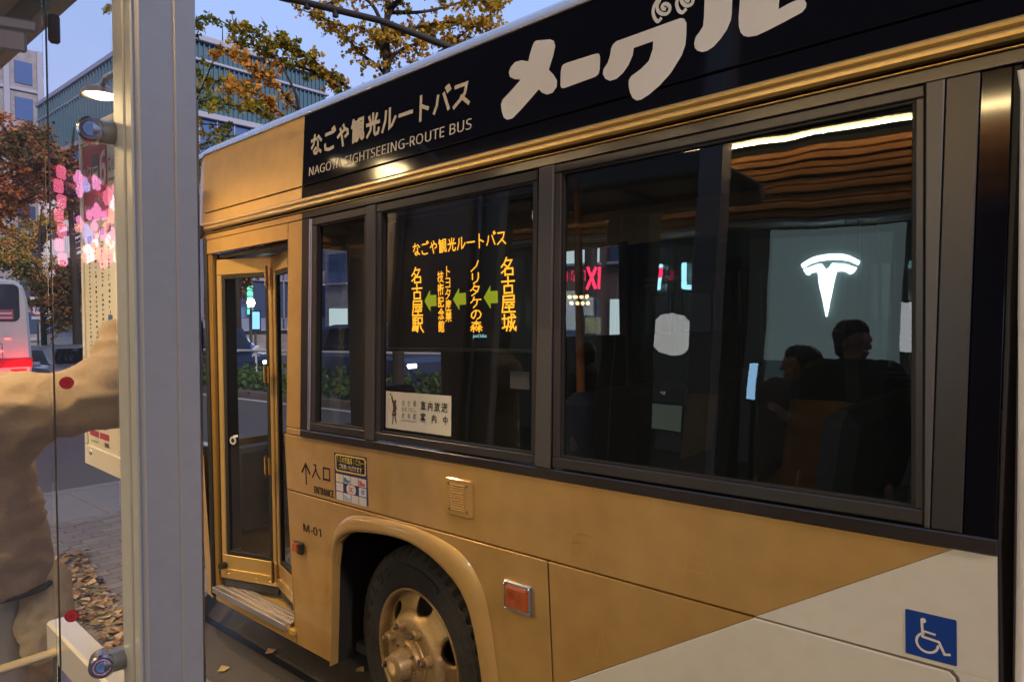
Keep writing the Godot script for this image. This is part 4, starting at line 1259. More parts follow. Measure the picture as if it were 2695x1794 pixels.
func build_ground() -> void:
	ground_materials()
	var lie := Transform3D(street, Vector3.ZERO)
	var road := G.new()
	for i in 12:
		for j in 8:
			var x0 := -240.0 + i * 25.0
			var z0 := -100.0 + j * 25.0
			road.quad(Vector3(x0, ROAD_Y, z0 + 25), Vector3(x0 + 25, ROAD_Y, z0 + 25), Vector3(x0 + 25, ROAD_Y, z0), Vector3(x0, ROAD_Y, z0))
	setting("road", road, mats.asphalt, lie)
	# lane lines and the joint along the gutter
	var line := G.new()
	line.quad(Vector3(-90, ROAD_Y + 0.004, -6.62), Vector3(20, ROAD_Y + 0.004, -6.62), Vector3(20, ROAD_Y + 0.004, -6.77), Vector3(-90, ROAD_Y + 0.004, -6.77))
	setting("road_marking", line, mats.road_white, lie)
	for k in 9:
		line = G.new()
		var x := -60.0 + k * 9.0
		line.quad(Vector3(x, ROAD_Y + 0.004, -2.95), Vector3(x + 5.0, ROAD_Y + 0.004, -2.95), Vector3(x + 5.0, ROAD_Y + 0.004, -3.1), Vector3(x, ROAD_Y + 0.004, -3.1))
		setting("road_marking", line, mats.road_white, lie)
	var seam := G.new()
	seam.quad(Vector3(-6, ROAD_Y + 0.004, -0.145), Vector3(6, ROAD_Y + 0.004, -0.145), Vector3(6, ROAD_Y + 0.004, -0.185), Vector3(-6, ROAD_Y + 0.004, -0.185))
	setting("road_joint", seam, mat("tar", grey(0.012), 0.5), lie)
	# pavement: bed, kerb stones, slabs and pavers
	var bed := setting("pavement", slab_top(v2("14 0.40, -3.55 0.40, -4.75 -0.62, -5.3 -1.1, -7.82 -1.1, -7.82 6.2, 14 6.2"), WALK_Y - 0.012, 0.2), mats.paver_joint, lie)
	var edge := [Vector2(14, 0.33), Vector2(-3.55, 0.33), Vector2(-4.8, -0.72), Vector2(-5.35, -1.2), Vector2(-7.9, -1.2), Vector2(-7.9, 6.2)]
	for i in edge.size() - 1:
		var a: Vector2 = edge[i]
		var b: Vector2 = edge[i + 1]
		var m := maxi(1, int(a.distance_to(b) / 0.9))
		for k in m:
			var p := a.lerp(b, (k + 0.5) / m)
			var d := (b - a).normalized()
			var o := part(bed, "kerb_stone", boxg(Vector3(p.x, WALK_Y - 0.075, p.y), Vector3(a.distance_to(b) / m - 0.008, 0.16, 0.15), 0.012, Basis(Vector3.UP, -d.angle())), mats.granite)
			o.set_meta("kind", "structure")
	for c in 2:
		for r in 8:
			var o := part(bed, "stone_slab", boxg(Vector3(-7.50 + c * 0.6, WALK_Y - 0.03, -0.78 + r * 0.6), Vector3(0.592, 0.06, 0.592), 0.004), mats.granite)
			o.set_meta("kind", "structure")
	var n := 0
	var brick := []
	for v in 4:
		brick.append(boxg(Vector3(0, -0.03, 0), Vector3(0.094, 0.06, 0.194), 0.006).mesh())
	for row in 34:
		for col in 14:
			var x := -6.55 + row * 0.1
			var z := -1.05 + col * 0.2 + (0.1 if row % 2 else 0.0)
			if x > -3.3 or z > 1.0 or n >= 290:
				continue
			if x > -5.3 and z < 0.50 - maxf(0.0, -3.55 - x) * 0.84:
				continue
			var o := part(bed, "paver", brick[rng.randi() % 4], mats["paver_%d" % (rng.randi() % 4)], Transform3D(Basis(Vector3.UP, rng.randf_range(-0.015, 0.015)) * Basis(Vector3(1, 0, 0), rng.randf_range(-0.012, 0.012)), Vector3(x, WALK_Y + rng.randf_range(-0.003, 0.002), z)))
			o.set_meta("kind", "structure")
			n += 1
	var rest := G.new()
	for row in 60:
		for col in 14:
			var x := -6.55 + row * 0.2
			var z := 1.15 + col * 0.37
			rest.box(Vector3(x, WALK_Y - 0.03, z), Vector3(0.194, 0.054, 0.364), Basis.IDENTITY, 0.005)
	var rp := part(bed, "paver_field", rest, mats.paver_1)
	rp.set_meta("kind", "stuff")


func leaf_blade(g: G, at: Vector3, s: float, dir: Vector3, up: Vector3) -> void:   # a small leaf folded along its rib
	var w := dir.cross(up).normalized() * s * 0.42
	var tip := at + dir * s
	var mid := at + dir * s * 0.45
	var lift := up * s * 0.12
	g.tri(at, mid + w + lift, tip)
	g.tri(at, tip, mid - w + lift)


func fan_leaf(g: G, at: Vector3, s: float, dir: Vector3, up: Vector3) -> void:     # a ginkgo fan
	var w := dir.cross(up).normalized() * s
	var a := at + dir * s * 0.55 + w * 0.62
	var b := at + dir * s * 1.0 + w * 0.22 + up * s * 0.1
	var c := at + dir * s * 1.0 - w * 0.24 + up * s * 0.1
	var d := at + dir * s * 0.55 - w * 0.62
	g.tri(at, a, b)
	g.tri(at, b, c)
	g.tri(at, c, d)


func rand_dir() -> Vector3:
	var v := Vector3(rng.randfn(), rng.randfn(), rng.randfn())
	return v.normalized()


func build_litter() -> void:
	var dry := mat("dry_leaf", Color.WHITE, 0.8, 0.0, {"vertex_color_use_as_albedo": true})
	var g := G.new()
	g.tinted = true
	for k in 950:
		var t := rng.randf()
		var x := lerpf(-5.6, -2.7, pow(t, 0.8))
		var z := 0.36 + absf(rng.randfn()) * 0.15 + (x + 3.6) * 0.17
		if rng.randf() < 0.25:
			z += rng.randf() * 0.7
		var s := rng.randf_range(0.035, 0.075)
		var a := rng.randf() * TAU
		g.tint = [Color(0.20, 0.11, 0.06), Color(0.30, 0.19, 0.11), Color(0.13, 0.075, 0.055), Color(0.36, 0.27, 0.17), Color(0.28, 0.16, 0.05), Color(0.17, 0.15, 0.06)][rng.randi() % 6] * rng.randf_range(0.7, 1.15)
		leaf_blade(g, on_street(x, WALK_Y + rng.randf_range(0.006, 0.03), z), s, Vector3(cos(a), rng.randf_range(-0.25, 0.35), sin(a)).normalized(), Vector3(rng.randf_range(-0.4, 0.4), 1, rng.randf_range(-0.4, 0.4)).normalized())
	var o := MeshInstance3D.new()
	o.name = "leaf_litter"
	o.mesh = g.mesh()
	o.material_override = dry
	o.set_meta("kind", "stuff")
	o.set_meta("label", "brown fallen leaves drifted along the edge of the paved walk")
	add_child(o)
	var spots := [[-3.31, -0.19, "pale pink fallen leaf lying flat beyond the tar joint", Color(0.5, 0.33, 0.24)], [-2.77, -0.38, "curled tan fallen leaf under the bus beside the front tyre", Color(0.40, 0.30, 0.18)], [-3.32, 0.06, "thin yellow leaf on the asphalt nearest the white post", Color(0.36, 0.29, 0.12)]]
	for s in spots:
		var f := G.new()
		f.tinted = true
		f.tint = s[3]
		leaf_blade(f, Vector3(-0.03, 0.004, 0), 0.062, Vector3(1, 0.05, 0.15).normalized(), Vector3(0.1, 1, 0.2).normalized())
		var fl := part(self, numbered("fallen_leaf"), f, dry, Transform3D(street * Basis(Vector3.UP, s[0] * 9.0), on_street(s[0], ROAD_Y + 0.003, s[1])))
		tag(fl, s[2], "leaf", "single leaves on the road")


# ---------------------------------------------------------------- shelter
func build_shelter() -> void:
	var cream := mat("post_paint", Color(0.56, 0.56, 0.53), 0.33, 0.0, {"clearcoat_enabled": true, "clearcoat": 0.4, "clearcoat_roughness": 0.2})
	grain(cream, noise_tex(61, 0.02, [[0.0, Color(0.45, 0.46, 0.43)], [0.5, Color(0.47, 0.48, 0.45)], [1.0, Color(0.49, 0.50, 0.47)]], 512, 5), 2.0)
	relief(cream, bump_tex(62, 0.05, 1.0), 0.25)
	var steel := mat("clamp_steel", Color(0.34, 0.35, 0.36), 0.32, 0.85)
	var base := on_street(-1.345, WALK_Y, 1.10)
	var post := thing("shelter_post", "square white-painted post standing between the bus and the glass panel", "post", Transform3D(Basis.IDENTITY, base))
	part(post, "shaft", boxg(Vector3(0, 1.55, 0), Vector3(0.106, 3.1, 0.108), 0.008), cream)
	part(post, "cover_strip", boxg(Vector3(0.0545, 1.55, -0.031), Vector3(0.006, 3.1, 0.040), 0.0025), cream)
	part(post, "cover_strip", boxg(Vector3(-0.012, 1.55, 0.056), Vector3(0.05, 3.1, 0.007), 0.0025), cream)
	part(post, "cover_strip", boxg(Vector3(0.034, 1.55, 0.056), Vector3(0.03, 3.1, 0.006), 0.0025), cream)
	part(post, "base_plate", boxg(Vector3(0, 0.008, 0), Vector3(0.2, 0.016, 0.2), 0.004), steel)
	var gn := Vector3(0.927, 0, 0.375)                 # the glass of the end wall faces this way
	var ga := Vector3(-0.375, 0, 0.927)                # and runs this way from the post
	var corner := Vector3(-1.402, 0, 1.155)
	var face := Basis(-ga, Vector3.UP, gn)             # x to the right, z out of the glass
	for y in [1.075, 2.055]:
		var c := corner + ga * 0.032 + gn * 0.008 + Vector3(0, y, 0) - base
		var cl := part(post, "glass_clamp", tubeg([c + gn * 0.012, c + gn * 0.006 - ga * 0.03, Vector3(-0.05, c.y, 0.05), Vector3(-0.02, c.y, 0.03)], 0.021, 14), steel)
		var cap_ := G.new()
		cap_.lathe([Vector2(0.0, 0.030), Vector2(0.0185, 0.0295), Vector2(0.0225, 0.026), Vector2(0.0235, 0.0)], Transform3D(Basis(face.x, gn, -Vector3.UP), c), 28)
		part(cl, "clamp_cap", cap_, mat("clamp_cap_steel", Color(0.36, 0.37, 0.42), 0.22, 0.95))
	# end wall: a narrow pane with two red warning dots, and a wide one past the joint
	var clear := pane("clear_glass", Color(0.30, 0.36, 0.36), 0.04, {"metallic_specular": 0.5})
	relief(clear, bump_tex(63, 0.006, 2.0, 256, 2), 0.05, 0.7)
	var foot := on_street(-1.45, WALK_Y, 0).y
	var gb := Vector3(corner.x, foot, corner.z) + ga * 0.05
	var gl := thing("glass_panel", "narrow clear glass panel clamped to the white post, two red dots along its joint", "glass panel", Transform3D(face, gb), "glass of the shelter's end wall")
	part(gl, "pane", boxg(Vector3(0, 1.32, 0), Vector3(0.099, 2.26, 0.008)), clear)
	part(gl, "edge_strip", boxg(Vector3(-0.0505, 1.32, 0), Vector3(0.002, 2.26, 0.0085)), mat("glass_edge", Color(0.05, 0.07, 0.065), 0.2))
	for y in [1.60, 1.168]:
		var dot := G.new()
		dot.lathe([Vector2(0.0, 0.0014), Vector2(0.0112, 0.0013), Vector2(0.0116, 0.0)], Transform3D(Basis(Vector3(1, 0, 0), Vector3(0, 0, 1), Vector3(0, -1, 0)), Vector3(-0.031, y - gb.y, 0.0045)), 32)
		part(gl, "warning_dot", dot, mat("dot_red", Color(0.42, 0.012, 0.02), 0.55))
	var wide := thing("glass_panel", "wide clear glass panel left of the joint, hung from the roof bracket", "glass panel", Transform3D(face, Vector3(corner.x, foot, corner.z) + ga * 0.46), "glass of the shelter's end wall")
	part(wide, "pane", boxg(Vector3(0, 1.32, 0), Vector3(0.708, 2.26, 0.008)), clear)
	# roof with its bracket
	var rf := thing("shelter_roof", "grey panelled shelter roof above the glass, seen from below", "roof", Transform3D(Basis.IDENTITY, Vector3(-3.36, 2.45, 1.4)))
	var under := mat("roof_grey", Color(0.20, 0.195, 0.19), 0.6)
	part(rf, "edge_beam", boxg(Vector3(0, 0.045, -0.30), Vector3(3.9, 0.10, 0.04), 0.006), under)
	part(rf, "roof_sheet", boxg(Vector3(0, 0.085, 0.06), Vector3(3.9, 0.015, 0.7), 0.003), mat("roof_white", Color(0.34, 0.33, 0.31), 0.55))
	for k in 8:
		part(rf, "roof_rib", boxg(Vector3(-1.85 + k * 0.53, 0.06, 0.04), Vector3(0.02, 0.035, 0.62), 0.004), under)
	part(rf, "roof_beam", boxg(Vector3(0, 0.05, -0.12), Vector3(3.9, 0.06, 0.035), 0.006), under)
	part(rf, "back_beam", boxg(Vector3(0, 0.04, 0.38), Vector3(3.9, 0.09, 0.05), 0.006), under)
	var jt := corner + ga * 0.104 + Vector3(0, 2.235, 0) - rf.position
	var br := part(rf, "glass_bracket", boxg(jt + ga * 0.06 - gn * 0.02, Vector3(0.10, 0.022, 0.010), 0.005, face), mat("bracket_alu", Color(0.30, 0.31, 0.32), 0.5, 0.5))
	part(br, "bracket_clamp", boxg(jt - ga * 0.014 - gn * 0.012, Vector3(0.018, 0.05, 0.016), 0.004, face), mats.rubber)
	part(br, "bracket_plate", boxg(jt + ga * 0.055 - gn * 0.018 + Vector3(0, -0.03, 0), Vector3(0.055, 0.036, 0.008), 0.006, face), mats.bracket_alu)
	part(br, "bracket_stay", boxg(jt + ga * 0.16 - gn * 0.06 + Vector3(0, 0.09, 0), Vector3(0.012, 0.24, 0.012), 0.003, face), mats.bracket_alu)
	for q in [[-2.59, "near the person"], [-4.1, "at the far end"]]:
		var sl := thing("shelter_lamp", "round warm downlight under the shelter roof %s" % q[1], "lamp", Transform3D(Basis.IDENTITY, Vector3(q[0], 2.44, 1.46)), "downlights of the shelter")
		var dg := G.new()
		dg.lathe([Vector2(0.0, 0.05), Vector2(0.09, 0.05), Vector2(0.095, 0.0), Vector2(0.085, 0.0), Vector2(0.08, 0.02), Vector2(0.0, 0.025)], Transform3D.IDENTITY, 24)
		part(sl, "housing", dg, under)
		dg = G.new()
		dg.lathe([Vector2(0.0, 0.018), Vector2(0.078, 0.018), Vector2(0.078, 0.004), Vector2(0.0, 0.0)], Transform3D.IDENTITY, 24)
		part(sl, "lamp_glass", dg, glow("shelter_glow", Color(1.0, 0.76, 0.42), 6.0))
		var sll := SpotLight3D.new()
		sll.name = "shelter_lamp_light"
		sll.position = Vector3(q[0], 2.42, 1.46)
		sll.rotation = Vector3(-PI / 2, 0, 0)
		sll.spot_angle = 82.0
		sll.spot_range = 40.0
		sll.spot_attenuation = 2.0
		sll.light_color = Color(1.0, 0.86, 0.62)
		sll.light_energy = 1.3
		sll.light_size = 0.08
		sll.shadow_enabled = true
		add_child(sll, true)
	for x in [-5.1, -3.2]:
		var p2 := thing("shelter_rear_post", "slim grey post behind the bench, carrying the %s of the shelter roof" % ["far end" if x < -4 else "middle"], "post", Transform3D(Basis.IDENTITY, Vector3(x, on_street(x, WALK_Y, 0).y, 1.78)), "rear posts of the shelter")
		part(p2, "shaft", boxg(Vector3(0, 1.25, 0), Vector3(0.07, 2.55, 0.07), 0.006), under)
	# long white rail and bench
	var rl := thing("hip_rail", "broad white rail running from the lower clamp towards the bench", "rail", Transform3D(Basis.IDENTITY, Vector3(-1.8, on_street(-1.8, WALK_Y, 0).y, 1.06)))
	var ry: float = 0.915 - rl.position.y
	part(rl, "beam", boxg(Vector3(-0.01, ry - 0.045, 0.026), Vector3(0.53, 0.09, 0.058), 0.006), mat("rail_white", Color(0.62, 0.58, 0.53), 0.28, 0.1, {"clearcoat_enabled": true, "clearcoat": 0.5, "clearcoat_roughness": 0.12}))
	part(rl, "rail_leg", boxg(Vector3(-0.12, ry * 0.5 - 0.05, 0.0), Vector3(0.05, ry - 0.1, 0.04), 0.005), mats.rail_white)
	var loop := part(rl, "arm_loop", boxg(Vector3(-0.20, ry - 0.058, 0.115), Vector3(0.034, 0.012, 0.13), 0.004), mat("loop_cream", Color(0.6, 0.47, 0.25), 0.3, 0.3))
	part(loop, "loop_upright", boxg(Vector3(-0.20, ry - 0.27, 0.052), Vector3(0.036, 0.43, 0.010), 0.004), mat("loop_dark", Color(0.07, 0.065, 0.06), 0.4, 0.4))
	var bn := thing("bench", "wooden slat bench with an orange-brown seat under the timetable board", "bench", Transform3D(Basis.IDENTITY, Vector3(-3.0, on_street(-3.0, WALK_Y, 0).y, 0.98)))
	var wood := mat("bench_wood", Color(0.36, 0.16, 0.04), 0.35, 0.0, {"clearcoat_enabled": true, "clearcoat": 0.4, "clearcoat_roughness": 0.2})
	grain(wood, noise_tex(64, 0.01, [[0.0, Color(0.22, 0.09, 0.02)], [0.5, Color(0.38, 0.17, 0.045)], [1.0, Color(0.46, 0.22, 0.07)]], 256, 4), 1.0)
	wood.uv1_scale = Vector3(0.5, 6, 6)
	for k in 3:
		part(bn, "seat_slat", boxg(Vector3(0, 0.42, -0.07 + k * 0.105), Vector3(1.3, 0.035, 0.097), 0.006), wood)
	for x in [-0.55, 0.55]:
		part(bn, "bench_leg", boxg(Vector3(x, 0.2, 0.03), Vector3(0.05, 0.4, 0.26), 0.006), mats.loop_dark)


func build_board() -> void:
	var x0 := -3.14
	var x1 := -2.20
	var z := 0.70
	var bt := 2.44
	var bb := 1.10
	var cx := (x0 + x1) / 2
	var base := Vector3(cx, on_street(cx, WALK_Y, 0).y, z)
	var bd := thing("timetable_board", "cream bus stop board with a red corner, stop number 6 and printed timetables", "bus stop board", Transform3D(Basis.IDENTITY, base))
	var o := -base
	var paper := mat("board_cream", Color(0.60, 0.57, 0.49), 0.4)
	part(bd, "panel", boxg(Vector3(cx, (bt + bb) / 2, z - 0.02) + o, Vector3(x1 - x0, bt - bb, 0.04), 0.006), paper)
	var rimm := mat("board_rim", Color(0.63, 0.60, 0.54), 0.35)
	var w := 0.03
	part(bd, "frame_bar", boxg(Vector3(cx, bt - w, z + 0.003) + o, Vector3(x1 - x0, w * 2, 0.008), 0.002), rimm)
	part(bd, "frame_bar", boxg(Vector3(cx, bb + w * 1.3, z + 0.003) + o, Vector3(x1 - x0, w * 2.6, 0.008), 0.002), rimm)
	part(bd, "frame_bar", boxg(Vector3(x0 + 0.012, (bt + bb) / 2 + 0.009, z + 0.003) + o, Vector3(0.024, bt - bb - w * 4.7, 0.008), 0.002), rimm)
	part(bd, "frame_bar", boxg(Vector3(x1 - 0.012, (bt + bb) / 2 + 0.009, z + 0.003) + o, Vector3(0.024, bt - bb - w * 4.7, 0.008), 0.002), rimm)
	for p in [[x0 + 0.075, bb + 0.055], [x0 + 0.07, bt - 0.018], [x0 + 0.005, bt - 0.22], [x1 - 0.07, bb + 0.055]]:
		part(bd, "bolt", G_dome(Vector3(p[0], p[1], z + 0.007) + o, Vector3(0, 0, 1), 0.012), mats.chrome)
	for x in [x0 + 0.25, x1 - 0.12]:
		part(bd, "board_post", tubeg([Vector3(x, base.y, z - 0.075) + o, Vector3(x, bt - 0.02, z - 0.075) + o], 0.032, 14), mats.clamp_steel)
	var fl := z + 0.0012
	var R := Vector3(1, 0, 0)
	var red := mat("board_red", Color(0.36, 0.025, 0.045), 0.45)
	var lite := mat("board_print_white", Color(0.62, 0.6, 0.55), 0.5)
	var sheet := func(a: float, b: float, c: float, d: float, lift: float, m: Material, called := "print_block") -> void:
		var g := G.new()
		g.prism(rect(a, b, c, d), Transform3D(Basis.IDENTITY, Vector3(0, 0, fl + lift) + o), 0.0004)
		part(bd, called, g, m)
	sheet.call(x0 + 0.030, x0 + 0.300, 2.075, 2.368, 0.0, red, "red_field")
	write(bd, "print_line", "市バス", Vector3(x0 + 0.036, 2.235, fl + 0.0008) + o, R, Vector3.UP, 0.030, 0.05, 0.031, 0.1, lite, true)
	latin(bd, "print_line", "CITY BUS", Vector3(x0 + 0.036, 2.19, fl + 0.0006) + o, R, Vector3.UP, 0.096, 0.024, lite, false, 0.0005)
	sheet.call(x0 + 0.137, x0 + 0.208, 2.19, 2.322, 0.0006, mat("board_grey", Color(0.06, 0.06, 0.065), 0.45), "pictogram_field")
	sheet.call(x0 + 0.143, x0 + 0.202, 2.225, 2.275, 0.0012, lite, "pictogram_bus")
	for k in 4:
		sheet.call(x0 + 0.148 + k * 0.0135, x0 + 0.158 + k * 0.0135, 2.253, 2.269, 0.0018, mats.board_grey, "pictogram_window")
	sheet.call(x0 + 0.149, x0 + 0.160, 2.217, 2.226, 0.0012, lite, "pictogram_wheel")
	sheet.call(x0 + 0.185, x0 + 0.196, 2.217, 2.226, 0.0012, lite, "pictogram_wheel")
	latin(bd, "stop_number", "6", Vector3(x0 + 0.225, 2.195, fl + 0.0006) + o, R, Vector3.UP, 0.062, 0.13, lite, true, 0.0006)
	write(bd, "print_line", "시버스", Vector3(x0 + 0.16, 2.130, fl + 0.0008) + o, R, Vector3.UP, 0.03, 0.03, 0.036, 0.09, lite, true)
	latin(bd, "print_line", "Bus", Vector3(x0 + 0.045, 2.115, fl + 0.0006) + o, R, Vector3.UP, 0.06, 0.022, lite, false, 0.0004)
	var ink: Material = mat("board_ink", Color(0.045, 0.042, 0.04), 0.5)
	write(bd, "print_line", "広小路本町", Vector3(x0 + 0.312, 2.235, fl + 0.0008) + o, R, Vector3.UP, 0.028, 0.058, 0.0305, 0.1, ink, true)
	latin(bd, "print_line", "Hirokoji-Hommachi", Vector3(x0 + 0.312, 2.20, fl + 0.0006) + o, R, Vector3.UP, 0.13, 0.016, ink, false, 0.0004)
	var ch := G.new()
	ribbon(ch, v2("0.505 2.31, 0.478 2.262, 0.505 2.214"), 0.005, func(p: Vector2, zz: float) -> Vector3: return Vector3(x0 + p.x, p.y, fl + 0.0006 + zz) + o, 0.0)
	part(bd, "chevron", ch, ink)
	write(bd, "print_line", "つぎ", Vector3(x0 + 0.513, 2.272, fl + 0.0008) + o, R, Vector3.UP, 0.022, 0.026, 0.026, 0.1, ink, true)
	latin(bd, "print_line", "Next", Vector3(x0 + 0.512, 2.228, fl + 0.0006) + o, R, Vector3.UP, 0.055, 0.026, ink, false, 0.0004)
	write(bd, "print_line", "広小路", Vector3(x0 + 0.60, 2.268, fl + 0.0008) + o, R, Vector3.UP, 0.075, 0.09, 0.085, 0.1, ink, true)
	latin(bd, "print_line", "Hirokoji", Vector3(x0 + 0.605, 2.19, fl + 0.0006) + o, R, Vector3.UP, 0.2, 0.045, ink, false, 0.0004)
	for y in [2.085, 2.072]:
		sheet.call(x0 + 0.43, x1 - 0.04, y, y + 0.0025, 0.0, ink, "print_rule")
	# route columns in small print
	var blue := mat("board_blue", Color(0.03, 0.07, 0.22), 0.5)
	var purple := mat("board_purple", Color(0.14, 0.03, 0.16), 0.5)
	for c in 4:
		var x := x0 + 0.068 + c * 0.072
		var top: float = [1.985, 2.0, 2.01, 2.02][c]
		var low: float = [1.575, 1.53, 1.60, 1.72][c]
		sheet.call(x - 0.004, x + 0.042, top, top + 0.03, 0.0, blue if c % 2 == 0 else purple)
		sheet.call(x - 0.004, x + 0.042, low - 0.048, low - 0.012, 0.0, blue)
		var g := G.new()
		var y := top - 0.022
		while y > low:
			var s := rng.randf_range(0.010, 0.019)
			for q in 3:
				if rng.randf() < 0.75:
					g.box(Vector3(x + 0.010 + q * 0.006, y - s * 0.4, fl + 0.0003) + o, Vector3(0.0042, s * rng.randf_range(0.3, 0.75), 0.0005))
			y -= s * 1.25
		part(bd, "route_list", g, ink)
	# timetable grids
	var tables := [[0.425, 0.60, 0.70], [0.735, 0.83, 0.90]]
	for t in tables:
		var a: float = x0 + t[0]
		var b: float = x0 + t[1]
		var d: float = x0 + t[2]
		latin(bd, "print_line", "Timetable", Vector3(a + 0.01, 1.648, fl + 0.0004) + o, R, Vector3.UP, 0.15, 0.024, ink, true, 0.0004)
		sheet.call(a, b, 1.575, 1.622, 0.0, mats.board_grey)
		sheet.call(b + 0.002, d, 1.575, 1.622, 0.0, red)
		var g := G.new()
		for k in 20:
			g.box(Vector3((a + d) / 2, 1.553 - k * 0.0225, fl + 0.0002) + o, Vector3(d - a, 0.0016, 0.0004))
		for x in [a + 0.002, a + 0.014, b - 0.002, d - 0.001]:
			g.box(Vector3(x, 1.345, fl + 0.0004) + o, Vector3(0.004 if x < a + 0.01 else 0.002, 0.46, 0.0004))
		for k in 19:
			for q in 4:
				if rng.randf() < 0.7:
					g.box(Vector3(a + 0.03 + q * 0.036, 1.5425 - k * 0.0225, fl + 0.0003) + o, Vector3(0.010, 0.009, 0.0004))
		part(bd, "timetable_grid", g, ink)
		sheet.call(b + 0.001, b + 0.009, 1.115 + 0.005, 1.575, 0.0005, red, "print_rule")
	sheet.call(x0 + 0.50, x1 - 0.04, 1.262, 1.268, 0.0009, red, "print_rule")
	for k in 5:
		sheet.call(x0 + 0.17, x0 + 0.235 + 0.02 * (k % 2), 1.305 - k * 0.011, 1.308 - k * 0.011, 0.0, ink, "print_rule")
	sheet.call(x0 + 0.165, x0 + 0.265, 1.222, 1.246, 0.0, red)
	sheet.call(x0 + 0.05, x0 + 0.15, 1.222, 1.246, 0.0, red)
	sheet.call(x0 + 0.215, x0 + 0.26, 1.195, 1.212, 0.0, mats.board_grey)
	sheet.call(x0 + 0.06, x0 + 0.14, 1.20, 1.203, 0.0, ink, "print_rule")
	# dish lamp on an arm behind the board
	var lb := Vector3(-3.36, 2.655, 0.55)
	var lm := thing("dish_lamp", "round warm lamp shining above the left half of the timetable board", "lamp", Transform3D(Basis.IDENTITY, lb))
	var dish := G.new()
	dish.lathe([Vector2(0.0, 0.045), Vector2(0.03, 0.043), Vector2(0.068, 0.026), Vector2(0.082, 0.0), Vector2(0.076, 0.0), Vector2(0.062, 0.02), Vector2(0.0, 0.036)], Transform3D.IDENTITY, 28)
	part(lm, "shade", dish, mat("lamp_shade", Color(0.3, 0.28, 0.24), 0.4, 0.3))
	var disc := G.new()
	disc.lathe([Vector2(0.0, -0.012), Vector2(0.04, -0.008), Vector2(0.066, 0.003), Vector2(0.06, 0.012), Vector2(0.0, 0.012)], Transform3D.IDENTITY, 24)
	part(lm, "lamp_glass", disc, glow("lamp_warm", Color(1.0, 0.74, 0.38), 5.0))
	part(lm, "lamp_arm", tubeg([Vector3(0, 0.04, 0), Vector3(0.12, 0.05, 0.02), Vector3(0.62, 0.03, 0.03), Vector3(0.74, -0.06, 0.05), Vector3(0.78, -0.3, 0.07)], 0.012, 8), mats.clamp_steel)
	var l := SpotLight3D.new()
	l.name = "dish_lamp_light"
	l.position = lb + Vector3(0, -0.03, 0)
	l.rotation = Vector3(-PI / 2, 0, 0)
	l.spot_angle = 75.0
	l.spot_range = 30.0
	l.spot_attenuation = 2.0
	l.light_color = Color(1.0, 0.82, 0.58)
	l.light_energy = 1.6
	l.light_size = 0.06
	l.shadow_enabled = true
	add_child(l)


func build_added_walk_lamp() -> void:
	var at := Vector3(-6.72, on_street(-6.72, WALK_Y, 0).y, 3.41)
	var wl := thing("added_walk_lamp", "added round-headed warm street lamp on the walk, mirrored in the bus's black band", "street lamp", Transform3D(Basis.IDENTITY, at))  # lamp added to light the bus side, set where the band mirrors it
	var h := 3.96 - at.y
	part(wl, "pole", tubeg([Vector3(0.35, 0, 0), Vector3(0.35, h + 0.2, 0)], [0.07, 0.05], 12), mats.pillar_grey)
	part(wl, "arm", tubeg([Vector3(0.35, h + 0.15, 0), Vector3(0.0, h + 0.12, 0)], 0.03, 10), mats.pillar_grey)
	var g := G.new()
	g.lathe([Vector2(0.0, 0.12), Vector2(0.1, 0.10), Vector2(0.22, 0.03), Vector2(0.23, 0.0), Vector2(0.21, 0.0)], Transform3D(Basis.IDENTITY, Vector3(0, h, 0)), 28)
	part(wl, "hood", g, mats.pillar_grey)
	g = G.new()
	g.lathe([Vector2(0.0, 0.01), Vector2(0.15, 0.01), Vector2(0.14, -0.02), Vector2(0.0, -0.04)], Transform3D(Basis.IDENTITY, Vector3(0, h, 0)), 28)
	part(wl, "lamp_glass", g, glow("added_walk_lamp_glow", Color(1.0, 0.76, 0.42), 14.0))
	var l := SpotLight3D.new()
	l.name = "added_walk_lamp_light"
	l.position = at + Vector3(0, h - 0.08, 0)
	l.rotation = Vector3(-PI / 2, 0, 0)
	l.spot_angle = 85.0
	l.spot_range = 60.0
	l.spot_attenuation = 2.0
	l.light_color = Color(1.0, 0.86, 0.62)
	l.light_energy = 7.0
	l.light_size = 0.2
	l.shadow_enabled = true
	add_child(l)


